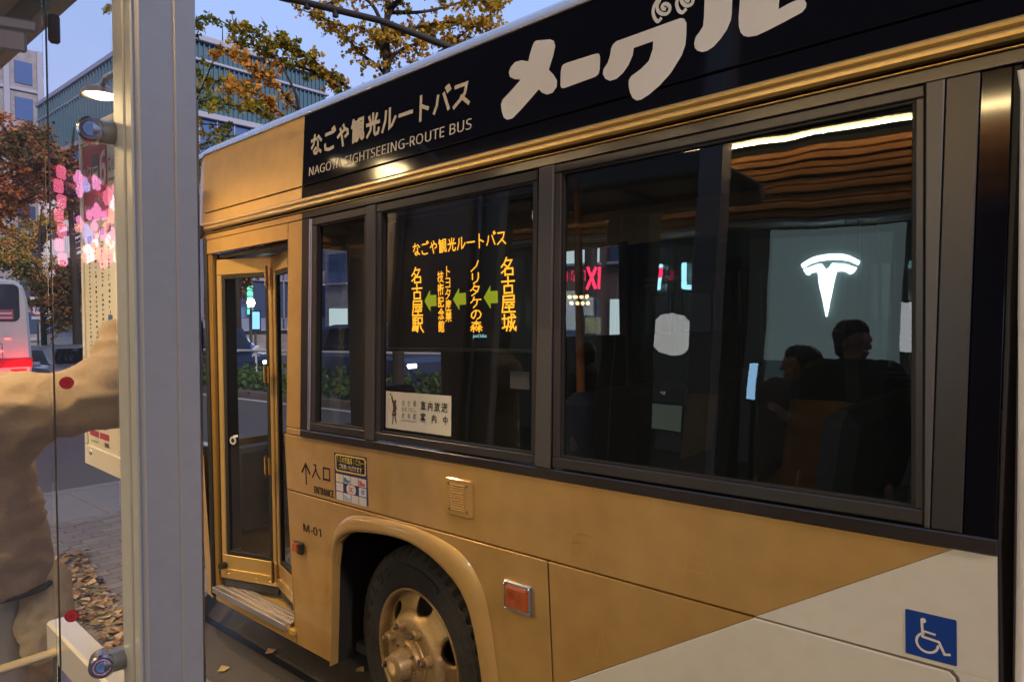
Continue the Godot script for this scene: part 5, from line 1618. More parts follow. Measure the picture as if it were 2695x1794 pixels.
# ---------------------------------------------------------------- people
# j: joints in the person's own space (y up from the feet). Body, then clothes as children.
func build_person(called: String, label: String, group: String, at: Vector3, turn: float, j: Dictionary, look: Dictionary, cell: float) -> Node3D:
	var p := thing(called, label, "person", Transform3D(Basis(Vector3.UP, turn), at), group)
	var b := Flesh.new()
	b.k = 0.035
	var skin: Material = look.skin
	var f: Vector3 = j.get("face", Vector3(0, 0, -1))          # where the head looks
	var h: Vector3 = j.head
	b.cap(j.pelvis + Vector3(-0.07, 0, 0), j.pelvis + Vector3(0.07, 0, 0), 0.12)
	b.cap(j.pelvis, j.chest, 0.125, 0.13)
	b.cap(j.chest + Vector3(-0.07, 0.05, 0), j.chest + Vector3(0.07, 0.05, 0), 0.115)
	b.cap(j.chest + Vector3(0, 0.12, 0), j.neck, 0.075, 0.055)
	b.cap(j.neck, h - Vector3(0, 0.06, 0), 0.052, 0.05)
	for s in ["l", "r"]:
		b.cap(j[s + "_shoulder"], j[s + "_elbow"], 0.055, 0.042)
		b.cap(j[s + "_elbow"], j[s + "_wrist"], 0.042, 0.028)
		b.cap(j[s + "_hip"], j[s + "_knee"], 0.085, 0.055)
		b.cap(j[s + "_knee"], j[s + "_ankle"], 0.055, 0.038)
		b.cap(j[s + "_ankle"] + Vector3(0, -0.03, 0.02), j[s + "_ankle"] + Vector3(0, -0.045, -0.13), 0.035, 0.03)
	var g := G.new()
	b.into(g, cell)
	var hd := Flesh.new()                                        # head and hands on a finer grid, added to the body's mesh
	hd.k = 0.022
	var side_ := f.cross(Vector3.UP).normalized()
	hd.cap(h + Vector3(0, 0.045, 0) - f * 0.022, h + Vector3(0, 0.035, 0) + f * 0.015, 0.082, 0.078)
	hd.cap(h + f * 0.02, h - Vector3(0, 0.075, 0) + f * 0.052, 0.066, 0.034)
	hd.cap(h - Vector3(0, 0.06, 0), j.neck, 0.05, 0.054)
	hd.cap(h + Vector3(0, 0.02, 0) + f * 0.088, h - Vector3(0, 0.018, 0) + f * 0.108, 0.009, 0.014)      # nose
	hd.cap(h + Vector3(0, 0.03, 0) + f * 0.082 - side_ * 0.04, h + Vector3(0, 0.03, 0) + f * 0.082 + side_ * 0.04, 0.012)   # brow
	hd.cap(h - Vector3(0, 0.052, 0) + f * 0.086 - side_ * 0.016, h - Vector3(0, 0.052, 0) + f * 0.086 + side_ * 0.016, 0.009)   # lips
	for s in [-1.0, 1.0]:
		hd.cap(h + side_ * 0.078 * s + Vector3(0, 0.022, 0) - f * 0.01, h + side_ * 0.076 * s - Vector3(0, 0.022, 0) - f * 0.004, 0.013, 0.009)   # ears
	hd.into(g, cell * 0.55)
	for s in ["l", "r"]:
		var w: Vector3 = j[s + "_wrist"]
		var d: Vector3 = j.get(s + "_point", (w - j[s + "_elbow"]).normalized())
		var out: Vector3 = j.get(s + "_thumb", Vector3(0, 0, -1))
		var palm := d.cross(out).normalized()
		out = palm.cross(d).normalized()
		var hand := Flesh.new()
		hand.k = 0.012
		hand.cap(w - d * 0.03, w + d * 0.02, 0.027, 0.026)
		for q in 4:
			hand.cap(w + d * 0.02 + out * (0.022 - q * 0.014), w + d * 0.085 + out * (0.030 - q * 0.020), 0.014, 0.0105)
			var kn := w + d * 0.088 + out * (0.030 - q * 0.020)
			var ln: float = [0.068, 0.078, 0.072, 0.056][q]
			var curl := palm * (-0.35 if s == "l" else 0.35) * float(j.get("curl", 1.0))
			hand.cap(kn, kn + (d + curl * 0.4).normalized() * ln * 0.5, 0.0095, 0.009)
			hand.cap(kn + (d + curl * 0.4).normalized() * ln * 0.5, kn + (d + curl * 0.4).normalized() * ln * 0.5 + (d + curl).normalized() * ln * 0.5, 0.009, 0.008)
		hand.cap(w + d * 0.025 + out * 0.026, w + d * 0.062 + out * 0.05, 0.013, 0.0115)
		hand.cap(w + d * 0.062 + out * 0.05, w + d * 0.092 + out * 0.054, 0.0115, 0.009)
		hand.into(g, maxf(0.0045, cell * 0.32))
	part(p, "body", g, skin)
	# trousers
	var t := Flesh.new()
	t.k = 0.05
	t.cap(j.pelvis + Vector3(-0.075, 0.02, 0), j.pelvis + Vector3(0.075, 0.02, 0), 0.145)
	for s in ["l", "r"]:
		t.cap(j[s + "_hip"], j[s + "_knee"], 0.108, 0.086)
		t.cap(j[s + "_knee"], j[s + "_ankle"] + Vector3(0, 0.02, 0), 0.086, 0.075)
	g = G.new()
	t.into(g, cell * 1.1, 0.005, Vector3(7, 4, 7), 5)
	part(p, "trousers", g, look.trousers)
	# coat: torso, sleeves, cut off level at the hem
	var c := Flesh.new()
	c.k = 0.07
	var wide: float = look.get("wide", 0.115)
	var lower: float = look.get("hem", 0.80)
	c.cap(j.chest + Vector3(-wide * 0.82, 0.04, 0), j.chest + Vector3(-wide, lower - j.chest.y - 0.15, 0.01), 0.128, look.get("flare", 0.14))
	c.cap(j.chest + Vector3(wide * 0.82, 0.04, 0), j.chest + Vector3(wide, lower - j.chest.y - 0.15, 0.01), 0.128, look.get("flare", 0.14))
	c.cap(j.chest + Vector3(0, 0.05, 0), j.pelvis, 0.13, 0.14)
	c.cap(j.chest + Vector3(0, 0.13, 0), j.neck - Vector3(0, 0.01, 0), 0.10, 0.068)
	for s in ["l", "r"]:
		var fat: float = look.get("sleeve", 0.074)
		c.cap(j.chest + Vector3(0, 0.10, 0), j[s + "_shoulder"], 0.11, fat * 1.15)
		c.cap(j[s + "_shoulder"], j[s + "_elbow"], fat * 1.15, fat)
		c.cap(j[s + "_elbow"], j[s + "_wrist"] + (j[s + "_elbow"] - j[s + "_wrist"]).normalized() * 0.02, fat * 1.02, fat * 0.72)
	c.floor_y = lower
	c.floor_tilt = look.get("hem_tilt", Vector3(0, 1, 0))
	g = G.new()
	c.into(g, cell, look.get("fold", 0.006), look.get("fold_scale", Vector3(8, 8, 8)), 9)
	part(p, "coat", g, look.coat)
	# shoes and hair
	for s in ["l", "r"]:
		var sh := Flesh.new()
		var an: Vector3 = j[s + "_ankle"]
		sh.cap(an + Vector3(0, -0.035, 0.03), an + Vector3(0, -0.045, -0.14), 0.048, 0.042)
		sh.cap(an + Vector3(0, 0.0, 0.01), an + Vector3(0, -0.04, 0.0), 0.05)
		g = G.new()
		sh.into(g, cell)
		part(p, "shoe", g, mats.rubber)
	var hr := Flesh.new()
	hr.k = 0.03
	hr.cap(h + Vector3(0, 0.065, 0) - f * 0.03, h + Vector3(0, 0.075, 0) + f * 0.012, 0.083, 0.074)
	hr.cap(h + Vector3(0, 0.05, 0) - f * 0.04, h - Vector3(0, look.get("hair", 0.03), 0) - f * 0.05, 0.078, 0.055)
	for s in [-1.0, 1.0]:
		hr.cap(h + Vector3(0, 0.06, 0) + side_ * 0.05 * s - f * 0.01, h + side_ * 0.07 * s - Vector3(0, look.get("hair", 0.03) - 0.02, 0) - f * 0.03, 0.04, 0.022)
	g = G.new()
	hr.into(g, cell * 0.8, 0.004, Vector3(30, 8, 30), 3)
	part(p, "hair", g, look.hair_m)
	if cell < 0.016:
		for s in [-1.0, 1.0]:
			part(p, "eye", G_dome(h + Vector3(0, 0.008, 0) + f * 0.083 + side_ * 0.031 * s, f, 0.010), mats.ink)
	return p


func standing(height: float) -> Dictionary:
	var k := height / 1.7
	return {"pelvis": Vector3(0, 0.95, 0) * k, "chest": Vector3(0, 1.27, 0) * k, "neck": Vector3(0, 1.46, 0) * k, "head": Vector3(0, 1.585, -0.02) * k,
		"l_shoulder": Vector3(-0.18, 1.40, 0) * k, "l_elbow": Vector3(-0.235, 1.12, 0.03) * k, "l_wrist": Vector3(-0.23, 0.87, -0.04) * k,
		"r_shoulder": Vector3(0.18, 1.40, 0) * k, "r_elbow": Vector3(0.235, 1.12, 0.03) * k, "r_wrist": Vector3(0.23, 0.87, -0.04) * k,
		"l_hip": Vector3(-0.09, 0.92, 0) * k, "l_knee": Vector3(-0.10, 0.50, -0.01) * k, "l_ankle": Vector3(-0.10, 0.09, 0.02) * k,
		"r_hip": Vector3(0.09, 0.92, 0) * k, "r_knee": Vector3(0.10, 0.50, -0.02) * k, "r_ankle": Vector3(0.11, 0.09, 0.0) * k}


func build_people() -> void:
	var skin := mat("skin", Color(0.42, 0.24, 0.16), 0.5, 0.0, {"subsurf_scatter_enabled": true, "subsurf_scatter_strength": 0.15})
	var hair := mat("dark_hair", Color(0.012, 0.009, 0.008), 0.45)
	var tan_ := mat("tan_cloth", Color(0.42, 0.29, 0.16), 0.92, 0.0, {"rim_enabled": true, "rim": 0.35, "rim_tint": 0.6})
	grain(tan_, noise_tex(71, 0.05, [[0.0, Color(0.255, 0.175, 0.105)], [0.5, Color(0.30, 0.21, 0.128)], [1.0, Color(0.34, 0.245, 0.152)]], 512, 4), 3.0, false)
	relief(tan_, bump_tex(72, 0.2, 3.0), 0.3)
	mat("pale_trousers", Color(0.46, 0.45, 0.40), 0.85)
	mat("black_cloth", Color(0.014, 0.014, 0.016), 0.85)
	mat("grey_cloth", Color(0.06, 0.06, 0.065), 0.85)
	# the one pointing at the timetable: placed and turned in the street's space, joints given there
	var foot := Vector3(-2.70, on_street(-2.70, WALK_Y, 0).y, 1.205)
	var turn := deg_to_rad(41.6)
	var inv := Transform3D(Basis(Vector3.UP, turn), foot).affine_inverse()
	var j := standing(1.69)
	j.r_shoulder = inv * Vector3(-2.545, 1.405, 1.065)
	j.r_elbow = inv * Vector3(-2.305, 1.475, 0.85)
	j.r_wrist = inv * Vector3(-2.46, 1.64, 0.80)
	j.r_point = inv.basis * Vector3(0.25, 0.75, -0.45).normalized()
	j.r_thumb = inv.basis * Vector3(-0.9, 0.2, -0.2)
	build_person("person", "person in a tan jacket, seen from behind, reaching up to the timetable board", "", foot, turn, j,
		{"skin": skin, "trousers": mats.pale_trousers, "coat": tan_, "hair_m": hair, "sleeve": 0.092, "flare": 0.19, "wide": 0.115, "hem": 0.80, "hem_tilt": Vector3(0.02, 1, -0.10), "fold": 0.009, "fold_scale": Vector3(4.5, 8.0, 4.5), "hair": 0.1}, 0.012)
	var pn := get_node("person")
	var hem := []
	for k in 49:
		var a := TAU * k / 48
		hem.append(Vector3(cos(a) * 0.293, 0.806, 0.008 + sin(a) * 0.178))
	part(pn, "hem_binding", tubeg(hem, 0.010, 8), mats.rubber)
	# people on the walk behind the camera, seen as dark shapes in the bus windows
	var m := standing(1.76)
	m.face = Vector3(0.92, 0, -0.3).normalized()
	build_person("person", "person in black with short hair, mirrored in the bus window under the lit emblem", "people mirrored in the bus", Vector3(-1.16, on_street(-1.16, WALK_Y, 0).y, 2.62), 0.0, m,
		{"skin": skin, "trousers": mats.black_cloth, "coat": mats.black_cloth, "hair_m": hair, "hem": 0.85}, 0.02)
	var w := standing(1.60)
	w.face = Vector3(-0.75, 0.05, -0.66).normalized()
	w.r_elbow = Vector3(0.2, 1.08, -0.12)
	w.r_wrist = Vector3(0.12, 1.2, -0.3)
	build_person("person", "person in a dark coat facing the bus beside the one in black", "people mirrored in the bus", Vector3(-1.50, on_street(-1.5, WALK_Y, 0).y, 2.78), 0.2, w,
		{"skin": skin, "trousers": mats.black_cloth, "coat": mats.grey_cloth, "hair_m": hair, "hem": 0.7, "hair": 0.14}, 0.02)
	var o := standing(1.68)
	o.face = Vector3(-1, 0, 0)
	build_person("person", "person in grey walking past the shop, mirrored at the bus's middle pillar", "people mirrored in the bus", Vector3(-3.75, on_street(-3.75, WALK_Y, 0).y, 3.6), 0.9, o,
		{"skin": skin, "trousers": mats.grey_cloth, "coat": mats.black_cloth, "hair_m": hair, "hem": 0.75, "hair": 0.05}, 0.022)
	# bundle on the bench
	var cream := mat("quilt_cream", Color(0.52, 0.40, 0.22), 0.8, 0.0, {"rim_enabled": true, "rim": 0.3, "rim_tint": 0.5})
	relief(cream, bump_tex(73, 0.06, 3.0), 0.35, 3.0, false)
	var bl := thing("quilted_coat", "cream quilted coat bundled on the bench end beside the white rail", "coat", Transform3D(Basis.IDENTITY, Vector3(-2.55, 0.52, 0.99)))
	var q := Flesh.new()
	q.k = 0.035
	q.cap(Vector3(0.0, 0.33, 0.0), Vector3(0.03, 0.22, 0.02), 0.060, 0.078)
	q.cap(Vector3(0.05, 0.15, 0.03), Vector3(-0.02, 0.12, 0.0), 0.055)
	var g := G.new()
	q.into(g, 0.009, 0.007, Vector3(13, 10, 13), 4)
	part(bl, "folded_sleeve", g, cream)
	q = Flesh.new()
	q.k = 0.03
	q.cap(Vector3(-0.18, 0.30, 0.03), Vector3(-0.16, 0.05, 0.05), 0.085, 0.105)
	q.cap(Vector3(-0.13, 0.20, 0.06), Vector3(-0.12, -0.02, 0.06), 0.07, 0.085)
	g = G.new()
	q.into(g, 0.010, 0.010, Vector3(8, 12, 8), 6)
	part(bl, "coat_body", g, cream)
	var sb := thing("dark_bag", "dark brown bag on the bench under the cream coat", "bag", Transform3D(Basis.IDENTITY, Vector3(-2.74, 0.34, 1.0)))
	q = Flesh.new()
	q.cap(Vector3(0.0, 0.10, 0.0), Vector3(0.02, -0.02, 0.0), 0.10, 0.07)
	g = G.new()
	q.into(g, 0.012, 0.004, Vector3(10, 10, 10), 7)
	part(sb, "pouch", g, mat("bag_brown", Color(0.035, 0.012, 0.012), 0.5))
	part(sb, "strap", tubeg([Vector3(-0.05, 0.17, 0.05), Vector3(0.0, 0.24, 0.06), Vector3(0.06, 0.17, 0.05)], 0.008, 8), mats.bag_brown)


# ---------------------------------------------------------------- traffic
func flesh_body(g: G, pts: Array) -> void:
	for b in pts:
		g.box(b[0], b[1], Basis.IDENTITY, b[2])


func build_traffic() -> void:
	var white: Material = mats.white_paint
	var wheel_ := func(parent: Node3D, at: Vector3, r: float) -> void:
		var g := G.new()
		var xf := Transform3D(Basis(Vector3(1, 0, 0), Vector3(0, 0, 1), Vector3(0, -1, 0)), at)
		g.lathe([Vector2(r * 0.62, 0.095), Vector2(r * 0.9, 0.10), Vector2(r, 0.06), Vector2(r, -0.08), Vector2(r * 0.9, -0.1), Vector2(r * 0.6, -0.1)], xf, 32)
		var w := part(parent, "wheel", g, mats.tyre_rubber)
		g = G.new()
		g.lathe([Vector2(0.0, 0.09), Vector2(r * 0.2, 0.09), Vector2(r * 0.3, 0.07), Vector2(r * 0.55, 0.075), Vector2(r * 0.63, 0.1)], xf, 32)
		part(w, "rim", g, mats.aluminium)
	# the white bus in front
	var ob := thing("white_bus", "white city bus with a red stripe and glowing tail lamp, stopped ahead", "bus", Transform3D(street, on_street(-17.7, 0.0, -1.33)))
	var g := G.new()
	var prof := PackedVector2Array([Vector2(-1.22, 0.45), Vector2(1.22, 0.45), Vector2(1.24, 1.2), Vector2(1.19, 2.5), Vector2(1.12, 2.80), Vector2(0.98, 2.93), Vector2(0.5, 2.99), Vector2(-0.5, 2.99), Vector2(-0.98, 2.93), Vector2(-1.12, 2.80), Vector2(-1.19, 2.5), Vector2(-1.24, 1.2)])
	g.prism(prof, Transform3D(Basis(Vector3(0, 0, -1), Vector3(0, 1, 0), Vector3(1, 0, 0)), Vector3.ZERO), 9.0, 0.06)
	part(ob, "body", g, white)
	var facing := Basis(Vector3(0, 0, -1), Vector3(0, 1, 0), Vector3(1, 0, 0))    # local x to the right as seen from behind
	var plate := func(poly: PackedVector2Array, out: float, m: Material, called: String, parent: Node3D = ob) -> Node3D:
		var q := G.new()
		q.prism(poly, Transform3D(facing, Vector3(out, 0, 0)), 0.02, 0.004)
		return part(parent, called, q, m)
	var pw := rounded(2.06, 0.80, 0.12)
	for i in pw.size():
		pw[i] += Vector2(0, 2.44)
	plate.call(pw, 0.012, mats.band_black, "rear_window")
	plate.call(rect(0.28, 0.92, 2.09, 2.30), 0.016, mat("window_ad", Color(0.42, 0.10, 0.13), 0.5), "window_poster")
	plate.call(rect(0.31, 0.89, 2.20, 2.24), 0.02, mats.vinyl_white, "window_poster")
	plate.call(rect(0.31, 0.89, 2.11, 2.14), 0.02, mats.vinyl_white, "window_poster")
	plate.call(rect(-1.235, 1.235, 1.06, 1.262), 0.006, mat("stripe_red", Color(0.30, 0.012, 0.03), 0.35), "red_stripe")
	plate.call(rect(-1.235, 1.235, 0.47, 0.66), 0.05, mat("bumper_dark", Color(0.06, 0.012, 0.016), 0.5), "bumper")
	plate.call(rect(0.02, 0.60, 0.72, 0.955), 0.012, mat("plate_green", Color(0.02, 0.045, 0.03), 0.5), "number_plate")
	var rz := facing * Vector3(1, 0, 0)
	latin(ob, "plate_print", "7-17", facing * Vector3(0.08, 0.745, 0.0) + Vector3(0.013, 0, 0), rz, Vector3.UP, 0.46, 0.12, mats.vinyl_white, true, 0.004)
	latin(ob, "plate_print", "200", facing * Vector3(0.26, 0.885, 0.0) + Vector3(0.013, 0, 0), rz, Vector3.UP, 0.2, 0.045, mats.vinyl_white, true, 0.004)
	latin(ob, "fleet_number", "4619", facing * Vector3(0.12, 1.345, 0.0) + Vector3(0.002, 0, 0), rz, Vector3.UP, 0.42, 0.11, mats.frame_grey, false, 0.004)
	latin(ob, "fleet_number", "C3", facing * Vector3(0.08, 2.10, 0.0) + Vector3(0.013, 0, 0), rz, Vector3.UP, 0.12, 0.09, mats.vinyl_white, false, 0.004)
	for x in [-0.7, 0.7]:
		g = G.new()
		var line := v2("%f 1.58, %f 1.57, %f 1.10" % [x - 0.45, x + 0.0, x + 0.0])
		ribbon(g, line, 0.006, func(p: Vector2, z: float) -> Vector3: return facing * Vector3(p.x, p.y, 0) + Vector3(0.003 + z, 0, 0), 0.0)
		part(ob, "hatch_seam", g, mats.frame_grey)
	for s in [-1.0, 1.0]:
		var lb: Node3D = plate.call(rect(s * 0.98 - 0.14, s * 0.98 + 0.14, 0.70, 1.02), 0.02, mat("lamp_red", Color(0.25, 0.01, 0.012), 0.3), "tail_lamp")
		plate.call(rect(s * 0.99 - 0.085, s * 0.99 + 0.085, 0.73, 0.93), 0.026, glow("tail_glow", Color(1.0, 0.13, 0.11), 7.0), "lamp_glow", lb)
		plate.call(rect(s * 0.99 - 0.05, s * 0.99 + 0.05, 0.80, 0.91), 0.03, glow("tail_core", Color(1.0, 0.75, 0.68), 9.0), "lamp_core", lb)
		plate.call(rect(s * 0.80 - 0.05, s * 0.80 + 0.05, 1.66, 1.685), 0.02, glow("small_red", Color(1.0, 0.1, 0.08), 2.5), "high_lamp")
	plate.call(rect(0.66, 0.71, 1.40, 1.43), 0.02, mats.small_red, "marker_lamp")
	plate.call(rect(-0.1, -0.0, 1.66, 1.685), 0.02, mats.small_red, "high_lamp")
	for x in [-1.6, -6.8]:
		for z in [-1.1, 1.1]:
			wheel_.call(ob, Vector3(x, 0.46, z), 0.46)
	var red := OmniLight3D.new()
	red.name = "tail_lamp_light"
	red.position = on_street(-17.55, 0.83, -2.32)
	red.light_color = Color(1.0, 0.16, 0.14)
	red.light_energy = 0.8
	red.omni_range = 12.0
	red.omni_attenuation = 2.0
	red.light_size = 0.1
	red.shadow_enabled = true
	add_child(red)
	# cars
	var silver := mat("silver_paint", Color(0.36, 0.37, 0.39), 0.3, 0.5, {"clearcoat_enabled": true, "clearcoat": 0.8, "clearcoat_roughness": 0.05})
	var cars := [
		["parked_car", "silver sedan in the next lane beside the white bus", Vector3(-20.0, 0, -3.95), silver, 0.0, true],
		["parked_car", "dark blue van with bright headlamps behind the median shrubs", Vector3(-22.4, 0, -8.8), mat("blue_paint", Color(0.02, 0.035, 0.08), 0.3, 0.3), 0.0, true],
		["parked_car", "dark blue hatchback following the van on the far carriageway", Vector3(-16.0, 0, -10.6), mat("navy_paint", Color(0.03, 0.05, 0.11), 0.3, 0.3), 0.0, true],
		["parked_car", "white taxi waiting on the far carriageway", Vector3(-28.6, 0, -12.2), white, 0.0, false]]
	for c in cars:
		var van: bool = c[1].contains("van")
		var car := thing(c[0], c[1], "van" if van else "car", Transform3D(street, on_street(c[2].x, ROAD_Y, c[2].z)), "cars on the road")
		var roofy := 1.85 if van else 1.45
		var body := PackedVector2Array([Vector2(-2.2, 0.25), Vector2(2.2, 0.25), Vector2(2.27, 0.5), Vector2(2.22, 0.78), Vector2(1.95, 0.90), Vector2(1.1, 0.99), Vector2(-1.7, 1.02), Vector2(-2.2, 0.95), Vector2(-2.27, 0.6)])
		g = G.new()
		g.prism(body, Transform3D(Basis.IDENTITY, Vector3(0, 0, 0.86)), 1.72, 0.08)
		part(car, "body", g, c[3])
		var cab := PackedVector2Array([Vector2(1.15, 0.97), Vector2(0.45, roofy - 0.06), Vector2(0.15, roofy), Vector2(-1.2, roofy), Vector2(-1.6 - (0.4 if van else 0.0), roofy - 0.1), Vector2(-2.0, 1.0)])
		g = G.new()
		g.prism(cab, Transform3D(Basis.IDENTITY, Vector3(0, 0, 0.74)), 1.48, 0.1)
		part(car, "cabin", g, c[3])
		var glassy := PackedVector2Array([Vector2(0.92, 1.04), Vector2(0.40, roofy - 0.12), Vector2(-1.3, roofy - 0.12), Vector2(-1.72, 1.04)])
		for s in [1.0, -1.0]:
			g = G.new()
			g.prism(glassy, Transform3D(Basis.IDENTITY, Vector3(0, 0, 0.745 * s + (0.004 if s > 0 else 0.016))), 0.02, 0.003)
			part(car, "side_window", g, mats.band_black)
		g = G.new()
		g.oquad(Vector3(1.14, 1.02, 0.66), Vector3(1.14, 1.02, -0.66), Vector3(0.49, roofy - 0.10, -0.56), Vector3(0.49, roofy - 0.10, 0.56), Vector3(-1, 0, 0))
		part(car, "windscreen", g, mats.band_black, Transform3D(Basis.IDENTITY, Vector3(0.02, 0.02, 0)))
		for x in [-1.35, 1.4]:
			for z in [-0.78, 0.78]:
				wheel_.call(car, Vector3(x, 0.31, z), 0.31)
		for s in [-0.62, 0.62]:
			part(car, "headlamp", boxg(Vector3(2.20, 0.70, s), Vector3(0.10, 0.14, 0.34), 0.03), glow("headlamp_glow", Color(0.85, 0.95, 1.0), 6.0) if c[5] and not c[1].contains("silver") else mats.chrome)
			part(car, "tail_lamp", boxg(Vector3(-2.22, 0.78, s), Vector3(0.06, 0.12, 0.3), 0.02), mats.lamp_red)
		part(car, "grille", boxg(Vector3(2.235, 0.52, 0), Vector3(0.04, 0.14, 0.9), 0.01), mats.rubber)
		part(car, "door_mirror", boxg(Vector3(0.75, 1.02, 0.95), Vector3(0.12, 0.11, 0.18), 0.03), c[3])
		part(car, "door_mirror", boxg(Vector3(0.75, 1.02, -0.95), Vector3(0.12, 0.11, 0.18), 0.03), c[3])
		if c[1].contains("silver"):
			car.transform.basis = street * Basis(Vector3.UP, 0.0)
	# sign
	var sgp := Vector3(-40.26, 1.53, -8.14)
	var sn := thing("road_sign", "round red-rimmed no U-turn sign on a grey pole past the white bus", "sign", Transform3D(Basis(Vector3.UP, deg_to_rad(78)), Vector3(sgp.x, on_street(sgp.x, 0, 0).y, sgp.z)))
	var sy := sgp.y - sn.position.y
	var round_ := Basis(Vector3(1, 0, 0), Vector3(0, 0, 1), Vector3(0, -1, 0))
	var ring := func(r: float, z: float) -> G:
		var q := G.new()
		q.lathe([Vector2(0.0, z + 0.006), Vector2(r, z + 0.006), Vector2(r, z)], Transform3D(round_, Vector3(0, sy, 0.05)), 32)
		return q
	part(sn, "disc", ring.call(0.30, 0.0), mat("sign_red", Color(0.42, 0.02, 0.03), 0.45))
	part(sn, "disc_face", ring.call(0.225, 0.004), mats.vinyl_white)
	g = G.new()
	var on := func(p: Vector2, z: float) -> Vector3: return Vector3(p.x, sy + p.y, 0.066 + z)
	ribbon(g, PackedVector2Array(smooth_line(Array(v2("-0.07 -0.13, -0.07 0.06, -0.03 0.12, 0.03 0.12, 0.07 0.06, 0.07 -0.02")), 4)), 0.022, on, 0.0)
	ribbon(g, v2("0.02 0.0, 0.07 -0.07, 0.12 0.0"), 0.022, on, 0.001)
	part(sn, "arrow", g, mats.sign_blue)
	g = G.new()
	ribbon(g, v2("-0.17 0.17, 0.17 -0.17"), 0.026, on, 0.002)
	part(sn, "slash", g, mats.sign_red)
	part(sn, "pole", tubeg([Vector3(0, 0, 0), Vector3(0, sy + 0.9, 0)], 0.045, 10), mats.pillar_grey)
	part(sn, "second_plate", boxg(Vector3(0, sy + 0.52, 0.05), Vector3(0.62, 0.22, 0.02), 0.005), mats.vinyl_white)
	part(sn, "second_plate", boxg(Vector3(0, sy - 0.40, 0.05), Vector3(0.5, 0.14, 0.02), 0.005), mats.vinyl_white)
	# median: hedge, rail, lamps and signs seen through the door glass
	var hm := mat("shrub_leaf", Color.WHITE, 0.7, 0.0, {"vertex_color_use_as_albedo": true})
	for k in 5:
		g = G.new()
		g.tinted = true
		var cx: float = -26.0 + k * 5.0
		for q in 1500:
			var p := Vector3(cx + rng.randf_range(-2.4, 2.4), rng.randf_range(0.1, 0.85) * (0.8 + 0.2 * sin(q * 0.7)), -7.45 + rng.randfn() * 0.22)
			g.tint = Color(0.025, 0.075, 0.018).lerp(Color(0.07, 0.14, 0.03), rng.randf())
			leaf_blade(g, on_street(p.x, p.y, p.z), rng.randf_range(0.07, 0.15), (rand_dir() + Vector3(0, 0.9, 0)).normalized(), rand_dir())
		var hd := MeshInstance3D.new()
		hd.name = numbered("median_shrub")
		hd.mesh = g.mesh()
		hd.material_override = hm
		add_child(hd)
		tag(hd, "low green shrub on the median, number %s from the far end of the row" % ["one", "two", "three", "four", "five"][k], "shrub", "median shrubs")
	var fence := thing("guard_rail", "pale guard rail along the median above the shrubs", "railing", Transform3D(street, on_street(-16, 0, -8.0)))
	part(fence, "rail", tubeg([Vector3(-14, 1.18, 0), Vector3(12, 1.18, 0)], 0.035, 8), mats.vinyl_white)
	for k in 10:
		part(fence, "rail_post", tubeg([Vector3(-13 + k * 2.7, 0, 0), Vector3(-13 + k * 2.7, 1.18, 0)], 0.03, 8), mats.vinyl_white)
	var kerb := G.new()
	kerb.box(Vector3(-40, 0.10, -7.6), Vector3(130, 0.16, 1.1), Basis.IDENTITY, 0.01)
	setting("median_kerb", kerb, mats.granite, Transform3D(street, Vector3.ZERO))
	var gs := thing("vertical_sign", "tall narrow green lit sign over the far pavement", "sign", Transform3D(Basis(Vector3.UP, deg_to_rad(60)), Vector3(-33.0, on_street(-33, 0, 0).y, -15.5)))
	part(gs, "pole", tubeg([Vector3(0, 0, -0.15), Vector3(0, 5.2, -0.15)], 0.06, 8), mats.pillar_grey)
	for k in 5:
		part(gs, "lit_panel", boxg(Vector3(0, 2.72 + k * 0.31, 0), Vector3(0.26, 0.26, 0.14), 0.02), glow("green_panel", Color(0.12, 0.75, 0.48), 1.1))
	var bs := thing("blue_sign", "small blue lit sign under the white street lamp", "sign", Transform3D(Basis(Vector3.UP, deg_to_rad(60)), Vector3(-28.3, on_street(-28.3, 0, 0).y, -13.3)))
	part(bs, "lit_panel", boxg(Vector3(0, 2.2, 0), Vector3(0.36, 0.75, 0.12), 0.02), glow("blue_panel", Color(0.12, 0.28, 1.0), 2.0))
	part(bs, "case", boxg(Vector3(0, 2.2, -0.05), Vector3(0.46, 0.9, 0.1), 0.02), mats.rubber)
	part(bs, "pole", tubeg([Vector3(0, 0, -0.1), Vector3(0, 2.0, -0.1)], 0.05, 8), mats.pillar_grey)
	var wl := thing("street_lamp", "white street lamp shining beyond the median", "street lamp", Transform3D(Basis.IDENTITY, Vector3(-27.9, on_street(-27.9, 0, 0).y, -12.9)))
	part(wl, "pole", tubeg([Vector3(0, 0, 0), Vector3(0, 2.9, 0)], 0.05, 8), mats.pillar_grey)
	g = G.new()
	g.lathe([Vector2(0.0, 0.2), Vector2(0.12, 0.16), Vector2(0.17, 0.0), Vector2(0.12, -0.14), Vector2(0.0, -0.18)], Transform3D(Basis.IDENTITY, Vector3(0, 2.95, 0)), 20)
	part(wl, "globe", g, glow("white_lamp", Color(0.9, 1.0, 0.98), 8.0))


# ---------------------------------------------------------------- trees
func limb(g: G, pts: Array, r0: float, r1: float) -> Array:
	var line := smooth_line(pts, 5)
	var rad := []
	for i in line.size():
		rad.append(lerpf(r0, r1, pow(float(i) / (line.size() - 1), 0.8)))
	g.tube(line, rad, 7, false)
	return line


